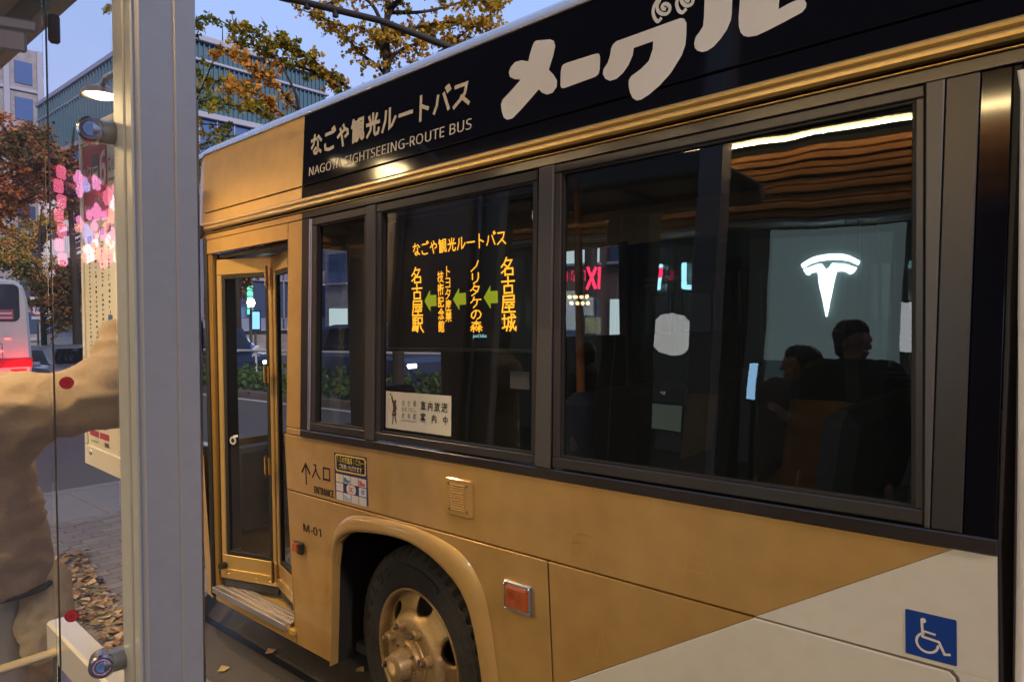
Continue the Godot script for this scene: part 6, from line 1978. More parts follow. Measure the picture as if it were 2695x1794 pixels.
func sprays(wood: G, crown: G, line: Array, from_: float, cols: Array, leaf: float, twig: float, dense: float, fan: bool) -> void:
	var n := line.size()
	var i := int(n * from_)
	while i < n:
		var p: Vector3 = line[i]
		var along: Vector3 = (line[mini(i + 1, n - 1)] - line[maxi(i - 1, 0)]).normalized()
		for t in 2 if rng.randf() < 0.75 else 1:
			var d := (along * rng.randf_range(0.3, 1.0) + rand_dir() * 0.8 + Vector3(0, rng.randf_range(-0.35, 0.35), 0)).normalized()
			var ln := twig * rng.randf_range(0.35, 1.0) * (1.15 - 0.6 * float(i) / n)
			var tw := []
			for s in 5:
				tw.append(p + d * ln * s / 4.0 - Vector3(0, 0.10 * ln * pow(s / 4.0, 2.0), 0) + rand_dir() * 0.02 * s)
			wood.tube(tw, [0.009, 0.008, 0.006, 0.005, 0.003], 4, false)
			var col: Color = cols[rng.randi() % cols.size()]
			for s in int(26 * dense * ln / twig) + 4:
				var u := rng.randf_range(0.05, 1.0) * 3.999
				var q: Vector3 = tw[int(u)].lerp(tw[int(u) + 1], fmod(u, 1.0)) + rand_dir() * 0.055 * rng.randf()
				crown.tint = col * rng.randf_range(0.85, 1.4)
				var ld := (rand_dir() + Vector3(0, -0.15, 0)).normalized()
				if fan:
					fan_leaf(crown, q, leaf * rng.randf_range(0.7, 1.25), ld, rand_dir())
				else:
					leaf_blade(crown, q, leaf * rng.randf_range(0.7, 1.3), ld, rand_dir())
		i += 1


func tree_done(t: Node3D, wood: G, crown: G, bark: Material, leafm: Material) -> void:
	var inv := t.transform.affine_inverse()
	var o := part(t, "trunk", wood, bark, inv)
	o.name = "trunk"
	var c := part(t, "crown", crown, leafm, inv)
	c.set_meta("kind", "stuff")


func build_trees() -> void:
	var bark := mat("bark", Color(0.035, 0.028, 0.024), 0.9)
	var gold_leaf := mat("ginkgo_leaf", Color.WHITE, 0.65, 0.0, {"vertex_color_use_as_albedo": true, "backlight_enabled": true, "backlight": Color(0.95, 0.85, 0.4)})
	var yel := [Color(0.52, 0.33, 0.03), Color(0.46, 0.31, 0.03), Color(0.55, 0.36, 0.06), Color(0.36, 0.28, 0.03)]
	var olive := [Color(0.36, 0.30, 0.03), Color(0.26, 0.25, 0.03), Color(0.42, 0.31, 0.03), Color(0.19, 0.21, 0.03)]
	var orange := [Color(0.62, 0.32, 0.05), Color(0.60, 0.36, 0.08), Color(0.52, 0.30, 0.05)]
	var green := [Color(0.14, 0.18, 0.03), Color(0.22, 0.23, 0.03), Color(0.36, 0.29, 0.03), Color(0.10, 0.14, 0.025)]
	var A := Vector3(-10.62, 6.9, -6.67)
	var t := thing("ginkgo_tree", "yellow ginkgo with a dark trunk rising behind the bus roof", "tree", Transform3D(Basis.IDENTITY, on_street(-10.3, 0, -6.65)))
	var wood := G.new()
	var crown := G.new()
	crown.tinted = true
	limb(wood, [on_street(-10.25, 0, -6.65), Vector3(-10.28, 1.82, -6.66), Vector3(-10.52, 4.71, -6.63), Vector3(-10.60, 6.27, -6.66), A, Vector3(-10.63, 7.59, -6.71), Vector3(-10.68, 8.82, -6.74), Vector3(-10.71, 10.9, -6.82)], 0.13, 0.03)
	var limbs := [
		[[Vector3(-10.55, 4.5, -6.62), Vector3(-10.85, 4.70, -6.34), Vector3(-11.59, 5.39, -5.44), Vector3(-11.55, 5.76, -4.92), Vector3(-11.56, 5.89, -4.63), Vector3(-11.54, 5.99, -4.36), Vector3(-11.52, 6.04, -3.81)], orange, 0.38, 0.5, 1.0],
		[[Vector3(-10.58, 5.2, -6.62), Vector3(-10.66, 5.43, -6.55), Vector3(-11.26, 6.16, -5.79), Vector3(-11.37, 6.35, -5.44), Vector3(-11.48, 6.53, -5.09), Vector3(-11.49, 6.44, -4.80), Vector3(-11.53, 6.59, -4.51), Vector3(-11.61, 6.59, -4.17)], olive, 0.25, 0.5, 1.0],
		[[Vector3(-10.58, 5.0, -6.62), Vector3(-10.76, 5.21, -6.45), Vector3(-11.38, 6.07, -5.77), Vector3(-11.72, 6.27, -5.12), Vector3(-11.89, 6.47, -4.62), Vector3(-11.94, 6.45, -4.40)], olive, 0.3, 0.45, 1.0],
		[[Vector3(-10.55, 4.4, -6.6), Vector3(-10.95, 4.56, -6.24), Vector3(-11.60, 5.11, -5.25), Vector3(-11.51, 5.06, -4.88), Vector3(-11.45, 5.23, -4.49), Vector3(-11.29, 5.15, -4.19), Vector3(-11.03, 5.02, -3.52)], olive, 0.5, 0.35, 0.7],
		[[Vector3(-10.55, 4.6, -6.6), Vector3(-11.01, 4.70, -6.19), Vector3(-11.74, 5.30, -5.13), Vector3(-11.63, 5.51, -4.78), Vector3(-11.39, 5.45, -4.08), Vector3(-11.19, 5.39, -3.80)], orange, 0.3, 0.4, 1.0],
		[[Vector3(-10.59, 5.79, -6.63), Vector3(-10.77, 6.27, -6.72), Vector3(-11.25, 6.71, -6.53), Vector3(-11.63, 7.09, -6.43), Vector3(-12.28, 7.68, -6.32)], yel, 0.2, 0.5, 0.9],
		[[Vector3(-10.58, 6.44, -6.68), Vector3(-10.65, 6.62, -6.63), Vector3(-10.93, 7.04, -6.40), Vector3(-11.25, 7.09, -6.13), Vector3(-11.56, 7.25, -5.86), Vector3(-11.98, 7.47, -5.50)], yel, 0.2, 0.4, 0.5],
		[[Vector3(-10.60, 6.73, -6.68), Vector3(-10.41, 6.81, -6.64), Vector3(-9.94, 6.94, -6.85), Vector3(-9.44, 6.98, -7.08), Vector3(-8.93, 6.87, -7.32), Vector3(-8.52, 6.73, -7.46)], yel, 0.15, 0.5, 1.0],
		[[Vector3(-10.58, 6.22, -6.67), Vector3(-10.41, 6.50, -6.68), Vector3(-10.01, 6.67, -6.88), Vector3(-9.52, 6.69, -7.16), Vector3(-9.13, 6.62, -7.34), Vector3(-8.88, 6.52, -7.39)], yel, 0.15, 0.5, 1.0],
		[[Vector3(-10.62, 7.16, -6.69), Vector3(-10.47, 7.42, -6.73), Vector3(-10.11, 7.69, -6.96), Vector3(-9.64, 7.60, -7.26), Vector3(-9.17, 7.46, -7.56), Vector3(-8.81, 7.37, -7.77)], yel, 0.15, 0.55, 1.0],
		[[Vector3(-10.57, 5.0, -6.62), Vector3(-10.65, 5.21, -6.54), Vector3(-11.10, 5.78, -6.02), Vector3(-11.25, 6.12, -5.74), Vector3(-11.51, 6.48, -5.21), Vector3(-11.68, 6.51, -4.90)], yel, 0.2, 0.5, 1.0],
		[[Vector3(-10.63, 6.94, -6.67), Vector3(-10.74, 7.45, -6.43), Vector3(-10.95, 7.58, -6.09), Vector3(-11.14, 7.36, -5.74), Vector3(-11.22, 7.20, -5.49)], yel, 0.25, 0.4, 0.5],
		[[Vector3(-10.9, 4.9, -5.5), Vector3(-10.87, 5.17, -5.00), Vector3(-10.83, 5.43, -4.88), Vector3(-10.85, 5.75, -4.70), Vector3(-10.84, 5.98, -4.55)], yel, 1.1, 0.3, 0.0]]
	for k in 14:                                             # the rest of the crown, round the far side and higher up
		var a := 0.7 + k * 0.44
		var y := 4.6 + fmod(k * 1.37, 5.0)
		var s := Vector3(-10.6, y, -6.66)
		var d := Vector3(cos(a) * 0.9 + 0.35, 0.35, -absf(sin(a)) * 1.3)
		limbs.append([[s, s + d * 0.6, s + d * 1.3 + Vector3(0, 0.2, 0), s + d * 1.9 + Vector3(0, 0.35, 0)], yel, 0.2, 0.5, 0.9])
	for l in limbs:
		var line := limb(wood, l[0], 0.045, 0.008)
		sprays(wood, crown, line, l[2], l[1], 0.062, l[3], l[4], true) if l[2] < 1.0 else null
	tree_done(t, wood, crown, bark, gold_leaf)
	# the greener ginkgo, its trunk behind the white post
	t = thing("ginkgo_tree", "green and yellow ginkgo whose boughs show between the white post and the bus", "tree", Transform3D(Basis.IDENTITY, on_street(-15.66, 0, -4.5)))
	wood = G.new()
	crown = G.new()
	crown.tinted = true
	limb(wood, [on_street(-15.6, 0, -4.5), Vector3(-15.66, 0.96, -4.51), Vector3(-15.85, 5.12, -4.60), Vector3(-15.94, 6.79, -4.62), Vector3(-15.94, 8.45, -4.73), Vector3(-15.94, 10.1, -4.83)], 0.14, 0.03)
	limbs = [
		[[Vector3(-15.81, 4.96, -4.62), Vector3(-14.74, 5.25, -4.47), Vector3(-13.70, 5.49, -4.30), Vector3(-12.57, 6.23, -4.24)], olive],
		[[Vector3(-15.78, 4.29, -4.60), Vector3(-14.79, 5.02, -4.41), Vector3(-13.80, 5.27, -4.20), Vector3(-12.31, 5.05, -4.39)], green],
		[[Vector3(-15.78, 4.29, -4.60), Vector3(-14.79, 4.15, -4.36), Vector3(-13.83, 4.45, -4.12), Vector3(-12.35, 4.57, -4.32)], green],
		[[Vector3(-15.78, 4.29, -4.60), Vector3(-14.65, 4.23, -4.50), Vector3(-13.55, 4.53, -4.37), Vector3(-12.10, 4.78, -4.56)], olive],
		[[Vector3(-15.78, 4.29, -4.60), Vector3(-14.75, 5.41, -4.48), Vector3(-13.70, 5.64, -4.30), Vector3(-12.54, 5.54, -4.22)], green]]
	for k in 10:
		var a := k * 0.63
		var y := 4.4 + fmod(k * 1.1, 4.0)
		var s := Vector3(-15.9, y, -4.65)
		var d := Vector3(cos(a) * 0.75 - 0.3, 0.3, sin(a) * 0.8 - 0.4)
		limbs.append([[s, s + d * 0.6, s + d * 1.3 + Vector3(0, 0.2, 0), s + d * 1.9], green])
	for l in limbs:
		sprays(wood, crown, limb(wood, l[0], 0.045, 0.008), 0.3, l[1], 0.062, 0.45, 1.0, true)
	tree_done(t, wood, crown, bark, gold_leaf)
	# autumn street trees seen through the shelter glass
	var rust := [Color(0.56, 0.21, 0.07), Color(0.48, 0.17, 0.07), Color(0.60, 0.27, 0.09), Color(0.42, 0.18, 0.07)]
	var brown := [Color(0.20, 0.10, 0.045), Color(0.13, 0.09, 0.04), Color(0.28, 0.14, 0.05), Color(0.09, 0.075, 0.03)]
	var mixed := [Color(0.40, 0.22, 0.04), Color(0.30, 0.24, 0.04), Color(0.16, 0.17, 0.03), Color(0.50, 0.28, 0.05)]
	var leafm := mat("street_leaf", Color.WHITE, 0.75, 0.0, {"vertex_color_use_as_albedo": true, "backlight_enabled": true, "backlight": Color(0.6, 0.4, 0.2)})
	var spec := [
		["street_tree", "orange autumn street tree behind the white bus, left of the glass edge", Vector3(-25.2, 0, -3.2), 3.2, 7.8, 2.9, rust, 7],
		["street_tree", "brown and bronze street tree seen through the glass above the timetable board", Vector3(-21.6, 0, -4.55), 3.0, 7.4, 2.2, brown, 3],
		["street_tree", "yellow-green street tree low beside the round road sign", Vector3(-33.0, 0, -6.6), 2.6, 7.0, 3.0, mixed, 5],
		["street_tree", "tall dim street tree on the far pavement, seen through the bus door", Vector3(-25.0, 0, -10.9), 2.6, 8.0, 2.4, brown, 9]]
	for s in spec:
		var root := on_street(s[2].x, 0.0, s[2].z)
		t = thing(s[0], s[1], "tree", Transform3D(Basis.IDENTITY, root))
		wood = G.new()
		crown = G.new()
		crown.tinted = true
		limb(wood, [root, root + Vector3(0.05, s[3], 0.05), root + Vector3(-0.05, s[4] * 0.75, 0.1), root + Vector3(0.05, s[4], 0)], 0.15, 0.02)
		for k in 40:
			var y: float = lerpf(s[3] * 0.85, s[4] * 0.95, fmod(k * 0.382 + 0.1, 1.0))
			var a: float = k * 2.4 + s[7]
			var reach: float = s[5] * (0.55 + 0.45 * sin(PI * clampf((y - s[3] * 0.7) / (s[4] - s[3] * 0.7), 0.05, 0.95)))
			var p := root + Vector3(0, y - 0.5, 0)
			var d := Vector3(cos(a), 0.35 + rng.randf() * 0.4, sin(a)).normalized() * reach
			var line := limb(wood, [p, p + d * 0.35, p + d * 0.7 + Vector3(0, 0.12, 0), p + d], 0.04, 0.008)
			sprays(wood, crown, line, 0.22, s[6], 0.10, 0.8, 0.9, false)
		tree_done(t, wood, crown, bark, leafm)


# ---------------------------------------------------------------- buildings
func build_buildings() -> void:
	var teal := mat("teal_cladding", Color(0.075, 0.16, 0.22), 0.5, 0.2)
	var sill := mat("pale_band", Color(0.34, 0.36, 0.44), 0.5)
	var office := mat("office_glass", Color(0.12, 0.19, 0.36), 0.08, 0.55)
	var conc := mat("concrete", Color(0.28, 0.28, 0.30), 0.8)
	grain(conc, noise_tex(81, 0.02, [[0.0, Color(0.22, 0.22, 0.24)], [0.5, Color(0.29, 0.29, 0.31)], [1.0, Color(0.34, 0.34, 0.36)]], 512, 5), 0.15)
	# block with teal ribbed top and glass storeys
	var cx := -42.76
	var z0 := -15.0
	var z1 := -26.4
	var top := 18.3
	var b := thing("office_building", "office block with a ribbed teal top and pale blue glass storeys", "building", Transform3D(Basis.IDENTITY, Vector3(cx, -2.0, z0)))
	var o := -b.position
	part(b, "core", boxg(Vector3(cx - 12.2, 8.0, (z0 + z1) / 2) + o, Vector3(24, 20.2, z0 - z1 - 0.4)), conc)
	var band := func(y0: float, y1: float, out: float, m: Material, called: String) -> void:
		part(b, called, boxg(Vector3(cx - 12.2 + out * 0.5, (y0 + y1) / 2, (z0 + z1) / 2) + o, Vector3(24.4 + out, y1 - y0, z0 - z1 + out), 0.03), m)
	band.call(top - 0.35, top, 0.35, sill, "parapet")
	band.call(top - 4.6, top - 0.35, 0.0, teal, "cladding")
	band.call(top - 1.55, top - 1.38, 0.25, sill, "cladding_rail")
	band.call(top - 4.95, top - 4.6, 0.35, sill, "cladding_sill")
	var ribs := G.new()
	for k in 36:
		var z := z0 - 0.2 - k * (z0 - z1 - 0.4) / 35.0
		part(b, "cladding_rib", boxg(Vector3(cx + 0.06, top - 2.95, z) + o, Vector3(0.16, 3.3, 0.09), 0.02), teal)
		part(b, "cladding_rib", boxg(Vector3(cx + 0.06, top - 0.87, z) + o, Vector3(0.16, 1.02, 0.09), 0.02), teal)
	for k in 40:
		part(b, "cladding_rib", boxg(Vector3(cx - 0.4 - k * 0.6, top - 2.5, z0 + 0.06) + o, Vector3(0.14, 4.1, 0.16), 0.02), teal)
	for fl in 4:
		var y1: float = top - 4.95 - fl * 3.3
		for k in 10:
			var zz := z0 - 0.1 - (k + 0.5) * (z0 - z1 - 0.2) / 10.0
			var w := part(b, "window", boxg(Vector3(cx + 0.02, y1 - 1.25, zz) + o, Vector3(0.1, 2.3, 1.02)), office)
			part(w, "mullion", boxg(Vector3(cx + 0.10, y1 - 1.25, zz + 0.57) + o, Vector3(0.16, 2.5, 0.07), 0.01), sill)
			part(w, "spandrel", boxg(Vector3(cx + 0.02, y1 - 2.8, zz) + o, Vector3(0.1, 0.75, 1.02)), mat("spandrel_blue", Color(0.28, 0.34, 0.5), 0.3, 0.2))
		for k in 16:
			var w := part(b, "window", boxg(Vector3(cx - 0.8 - k * 1.45, y1 - 1.25, z0 + 0.02) + o, Vector3(1.2, 2.3, 0.1)), office)
			if fl > 0:
				for q in 3:
					part(w, "white_fin", boxg(Vector3(cx - 1.2 - k * 1.45 + q * 0.48, y1 - 1.3, z0 + 0.25) + o, Vector3(0.16, 2.9, 0.4), 0.02), mats.vinyl_white)
		band.call(y1 - 3.28, y1 - 3.18, 0.2, sill, "floor_band")
	part(b, "antenna", tubeg([Vector3(-43.85, top, -19.45) + o, Vector3(-43.85, top + 1.6, -19.45) + o], [0.05, 0.02], 6), mats.rubber)
	# pale block far left
	var ap := thing("apartment_block", "tall pale apartment block with dark window columns behind the orange tree", "building", Transform3D(Basis.IDENTITY, Vector3(-76, -3.0, -11.5)))
	part(ap, "core", boxg(Vector3(0, 13.5, 0), Vector3(8, 27, 10)), conc)
	for fl in 8:
		for k in 4:
			part(ap, "window", boxg(Vector3(4.02, 3.2 + fl * 3.1, -3.7 + k * 2.45), Vector3(0.12, 1.9, 1.3), 0.02), mats.office_glass)
		part(ap, "floor_band", boxg(Vector3(4.05, 1.75 + fl * 3.1, 0), Vector3(0.25, 0.3, 10.1), 0.03), sill)
	for k in 5:
		part(ap, "pier", boxg(Vector3(4.1, 13.5, -4.9 + k * 2.45), Vector3(0.35, 27, 0.45), 0.03), sill)
	# low street wall beyond the road
	var names := ["grey low shop block across the road behind the bus door", "brown low shop block across the road behind the ginkgo", "white low shop block across the road at the bus's rear"]
	for k in 3:
		var lo := thing("shop_block", names[k], "building", Transform3D(Basis.IDENTITY, Vector3(-30.0 + k * 16.0, -1.2 + k * 0.5, -27.0)), "low blocks across the road")
		part(lo, "core", boxg(Vector3(0, 4.0, 0), Vector3(15.6, 8.0, 8.0), 0.05), [conc, mat("brick_brown", Color(0.14, 0.09, 0.07), 0.8), mats.white_paint][k])
		for fl in 2:
			for q in 6:
				var w := part(lo, "window", boxg(Vector3(-6.3 + q * 2.5, 2.0 + fl * 3.4, 4.02), Vector3(1.9, 1.8, 0.1), 0.02), mats.office_glass if (q + fl + k) % 3 else glow("lit_window", Color(0.65, 0.85, 0.85), 0.7))
				part(w, "sill", boxg(Vector3(-6.3 + q * 2.5, 1.02 + fl * 3.4, 4.08), Vector3(2.1, 0.12, 0.25), 0.02), sill)
		part(lo, "parapet", boxg(Vector3(0, 8.05, 0), Vector3(15.9, 0.25, 8.3), 0.04), sill)
	# dark sign arm reaching over from its post
	var ap0 := Vector3(-5.6, on_street(-5.6, 0, 0).y, -6.35)
	var arm := thing("sign_arm", "dark slanting pole arm crossing the sky in front of the ginkgo", "pole", Transform3D(Basis.IDENTITY, ap0))
	part(arm, "mast", tubeg([Vector3(0, 0, 0), Vector3(0, 4.6, 0)], 0.09, 12), mat("pole_brown", Color(0.02, 0.016, 0.015), 0.6))
	part(arm, "arm", tubeg([Vector3(0, 4.5, 0), Vector3(-6.15, 4.90, -5.84) - ap0, Vector3(-7.07, 5.36, -5.04) - ap0, Vector3(-7.83, 5.73, -4.39) - ap0, Vector3(-8.80, 6.03, -3.55) - ap0], 0.045, 12), mats.pole_brown)
	part(arm, "end_cap", tubeg([Vector3(-8.78, 6.02, -3.56) - ap0, Vector3(-8.90, 6.06, -3.47) - ap0], 0.055, 12), mats.pole_brown)
	for q in [Vector3(-8.3, 5.83, -3.98), Vector3(-8.6, 5.94, -3.72)]:
		part(arm, "cable_clip", boxg(q - ap0, Vector3(0.07, 0.12, 0.07), 0.01), mats.pole_brown)


# ---------------------------------------------------------------- the lit shop behind the camera, which the bus mirrors
func build_shop() -> void:
	var fz := 6.0
	var dark := mat("shop_dark", Color(0.02, 0.02, 0.021), 0.6)
	var s := thing("shop_building", "dark shop front with a slatted wooden canopy, mirrored in the bus windows", "building", Transform3D(Basis.IDENTITY, Vector3(-4, -0.6, fz)))
	var o := -s.position
	var wood := mat("slat_wood", Color(0.42, 0.20, 0.07), 0.55)
	# upper floors over the whole front, run on past it to keep the sun off the post, side and back walls, a ceiling inside
	part(s, "upper_wall", boxg(Vector3(-2.5, 14.3, fz + 4.0) + o, Vector3(45, 19.8, 8.0)), dark)
	part(s, "shop_back_wall", boxg(Vector3(-5, 1.6, fz + 4.2) + o, Vector3(40, 5.4, 0.2)), mat("shop_wall", Color(0.22, 0.23, 0.23), 0.8))
	part(s, "shop_floor", boxg(Vector3(-5, -0.55, fz + 2.1) + o, Vector3(40, 0.9, 4.3)), mats.cabin_floor)
	for x in [-24.9, 14.9]:
		part(s, "end_wall", boxg(Vector3(x, 1.6, fz + 2.1) + o, Vector3(0.2, 5.6, 4.4)), dark)
	for k in 9:
		part(s, "canopy_slat", boxg(Vector3(-5.5, 3.24 + k * 0.083, fz - 0.30 - (0.012 if k % 2 else 0.0)) + o, Vector3(37, 0.062, 0.05), 0.006), wood)
	part(s, "lintel", boxg(Vector3(-5.5, 3.17, fz - 0.16) + o, Vector3(37, 0.05, 0.28), 0.008), mat("lintel_grey", Color(0.35, 0.38, 0.38), 0.6))
	part(s, "canopy_backing", boxg(Vector3(-5.5, 3.6, fz - 0.22) + o, Vector3(37, 0.85, 0.05)), dark)
	part(s, "canopy_soffit", boxg(Vector3(-5.5, 4.32, fz - 0.9) + o, Vector3(37, 0.06, 2.1), 0.01), mat("soffit_white", Color(0.42, 0.38, 0.31), 0.7))
	part(s, "canopy_edge", boxg(Vector3(-5.5, 4.36, fz - 1.97) + o, Vector3(37, 0.22, 0.08), 0.01), dark)
	for x in [-9.6, -3.45, -0.9, 2.2]:
		part(s, "pier", boxg(Vector3(x, 1.3, fz - 0.05) + o, Vector3(0.34, 3.7, 0.25), 0.01), dark)
	for k in 6:
		var a: float = [-14.0, -9.4, -6.4, -3.25, -0.7, 2.4][k]
		var b: float = [-9.8, -6.5, -3.65, -1.05, 2.0, 6.0][k]
		if k == 3:
			continue
		part(s, "shop_pane", boxg(Vector3((a + b) / 2, 1.4, fz) + o, Vector3(b - a, 3.4, 0.012)), mats.clear_glass)
	# warm strip under the canopy
	var strip := thing("light_strip", "long warm light strip under the shop canopy", "light", Transform3D(Basis.IDENTITY, Vector3(-6.0, 4.06, fz - 0.42)))
	part(strip, "diffuser", boxg(Vector3(0, 0, 0), Vector3(16.0, 0.035, 0.05), 0.008), glow("strip_glow", Color(1.0, 0.72, 0.36), 12.0))
	part(strip, "housing", boxg(Vector3(0, 0.04, 0.01), Vector3(16.1, 0.03, 0.08), 0.006), dark)
	var al := AreaLight3D.new()
	al.name = "strip_light"
	al.area_size = Vector2(16.0, 0.05)
	al.position = Vector3(-6.0, 4.03, fz - 0.44)
	al.rotation = Vector3(deg_to_rad(-68), 0, 0)
	al.light_color = Color(1.0, 0.85, 0.60)
	al.light_energy = STRIP_ENERGY
	al.area_range = 60.0
	al.area_attenuation = 2.0
	al.shadow_enabled = true
	add_child(al)
	# emblem on its panel
	var em := thing("lit_emblem", "glowing white T-shaped emblem on a tall pale panel, mirrored in the bus window", "sign", Transform3D(Basis.IDENTITY, Vector3(-2.3, 0, fz - 0.1)))
	part(em, "panel", boxg(Vector3(0, 2.38, 0.02), Vector3(1.36, 1.46, 0.06), 0.01), glow("panel_glow", Color(0.30, 0.40, 0.41), 1.0))
	var lit := glow("emblem_glow", Color(0.72, 0.98, 1.0), 17.0)
	var cxm := -0.035
	var shape := func(text: String) -> void:
		var poly := v2(text, 0.01)
		if G.area(poly) < 0:
			poly.reverse()
		var g := G.new()
		g.prism(poly, Transform3D(Basis(Vector3(-1, 0, 0), Vector3(0, 1, 0), Vector3(0, 0, -1)), Vector3(cxm, 2.18, -0.05)), 0.04)
		part(em, "emblem_stroke", g, lit)
	shape.call("-31 55, -22 60, -11 62.5, 0 63.4, 11 62.5, 22 60, 31 55, 29.3 50.8, 21 54.6, 10.5 56.8, 0 57.6, -10.5 56.8, -21 54.6, -29.3 50.8")
	shape.call("-28 48.6, -20 51.6, -10.5 53.4, -6 53.8, 0 47, 6 53.8, 10.5 53.4, 20 51.6, 28 48.6, 25 43.5, 21.5 42, 18 45, 9 45.5, 0 -2, -9 45.5, -18 45, -21.5 42, -25 43.5")
	var al2 := AreaLight3D.new()
	al2.name = "emblem_light"
	al2.area_size = Vector2(1.2, 2.2)
	al2.position = Vector3(-2.3, 1.9, fz - 0.22)
	al2.light_color = Color(0.75, 0.96, 1.0)
	al2.light_energy = 0.12
	al2.area_range = 60.0
	al2.area_attenuation = 2.0
	al2.shadow_enabled = true
	add_child(al2)
	# letters over the door, read the right way round in the mirror
	var lt := thing("lit_letters", "pale blue lit letters S and L over the shop door, mirrored in the bus window", "sign", Transform3D(Basis.IDENTITY, Vector3(-4.1, 2.64, fz - 0.08)))
	var pale := glow("letter_glow", Color(0.36, 0.82, 0.95), 9.0)
	for bx in [[0.09, 0.0, 0.055, 0.34], [0.24, -0.145, 0.30, 0.06], [-0.40, 0.135, 0.36, 0.06], [-0.40, -0.005, 0.36, 0.06], [-0.40, -0.145, 0.36, 0.06], [-0.555, 0.065, 0.05, 0.09], [-0.245, -0.075, 0.05, 0.09]]:
		part(lt, "letter_stroke", boxg(Vector3(bx[0], bx[1], 0), Vector3(bx[2], bx[3], 0.05), 0.008), pale)
	# red letters further along
	var redm := glow("red_glow", Color(1.0, 0.03, 0.12), 9.0)
	var rl := thing("red_letters", "row of red lit letters on the shop front, mirrored behind the route display", "sign", Transform3D(Basis.IDENTITY, Vector3(-9.05, 2.48, fz - 0.08)))
	for k in 5:
		var g := G.new()
		for line in [["0 0, 0 0.2", "0.12 0.2, 0.02 0.1, 0.12 0"], ["0.12 0.2, 0 0.2, 0 0, 0.12 0", "0 0.1, 0.09 0.1"], ["0 0, 0 0.2, 0.12 0, 0.12 0.2"], ["0 0.2, 0.12 0.2, 0.12 0.1, 0 0.1, 0 0, 0.12 0"], ["0 0, 0 0.2, 0.12 0.2, 0.12 0"]][k]:
			ribbon(g, v2(line), 0.018, func(p: Vector2, z: float) -> Vector3: return Vector3(-0.42 + k * 0.18 + p.x, -0.1 + p.y, -0.03 + z), 0.0)
		part(rl, "letter", g, redm)
	part(rl, "back_rail", boxg(Vector3(0, 0, 0), Vector3(0.98, 0.26, 0.03), 0.005), mat("red_back", Color(0.05, 0.004, 0.01), 0.5))
	var rx := thing("red_cross_sign", "single red lit letter beside the pale blue ones", "sign", Transform3D(Basis.IDENTITY, Vector3(-5.38, 2.64, fz - 0.08)))
	var g := G.new()
	ribbon(g, v2("-0.09 0.13, 0.05 -0.13"), 0.028, func(p: Vector2, z: float) -> Vector3: return Vector3(p.x, p.y, -0.03 + z), 0.0)
	ribbon(g, v2("0.05 0.13, -0.09 -0.13"), 0.028, func(p: Vector2, z: float) -> Vector3: return Vector3(p.x, p.y, -0.032 + z), 0.0)
	ribbon(g, v2("0.12 0.13, 0.12 -0.13"), 0.026, func(p: Vector2, z: float) -> Vector3: return Vector3(p.x, p.y, -0.031 + z), 0.0)
	part(rx, "letter", g, redm)
	part(rx, "back_rail", boxg(Vector3(0.02, 0, 0), Vector3(0.32, 0.3, 0.03), 0.005), mats.red_back)
	var rs := thing("red_light_bar", "red lit bar crossing the pale letter S", "light", Transform3D(Basis.IDENTITY, Vector3(-4.42, 2.63, fz - 0.16)))
	part(rs, "tube", boxg(Vector3(0, 0.0, 0), Vector3(0.30, 0.035, 0.03), 0.008), redm)
	part(rs, "tube", boxg(Vector3(0.12, 0.05, 0), Vector3(0.08, 0.12, 0.03), 0.008), redm)
	# pendants of small bulbs
	for c in [["beyond the red letters", Vector3(-10.74, 2.27, 7.0)], ["near the single red letter", Vector3(-6.42, 2.43, 7.0)], ["right of the lit emblem", Vector3(-2.07, 2.62, 7.0)]]:
		var ch := thing("bulb_pendant", "cluster of small warm bulbs hanging in the shop %s" % c[0], "lamp", Transform3D(Basis.IDENTITY, c[1]), "bulb clusters in the shop")
		part(ch, "stem", tubeg([Vector3(0, 0.1, 0), Vector3(0, 1.7, 0)], 0.012, 6), mats.rubber)
		part(ch, "ring", boxg(Vector3(0, 0.1, 0), Vector3(0.34, 0.02, 0.2), 0.006), mats.hub_dark)
		for q in 8:
			var p := Vector3((q % 4 - 1.5) * 0.1 + (0.04 if q > 3 else 0.0), -0.02 + (0.09 if q > 3 else 0.0), (-0.05 if q > 3 else 0.05))
			g = G.new()
			g.lathe([Vector2(0, 0.035), Vector2(0.025, 0.02), Vector2(0.032, 0.0), Vector2(0.022, -0.024), Vector2(0, -0.033)], Transform3D(Basis.IDENTITY, p), 10)
			part(ch, "bulb", g, glow("bulb_glow", Color(1.0, 0.72, 0.36), 14.0))
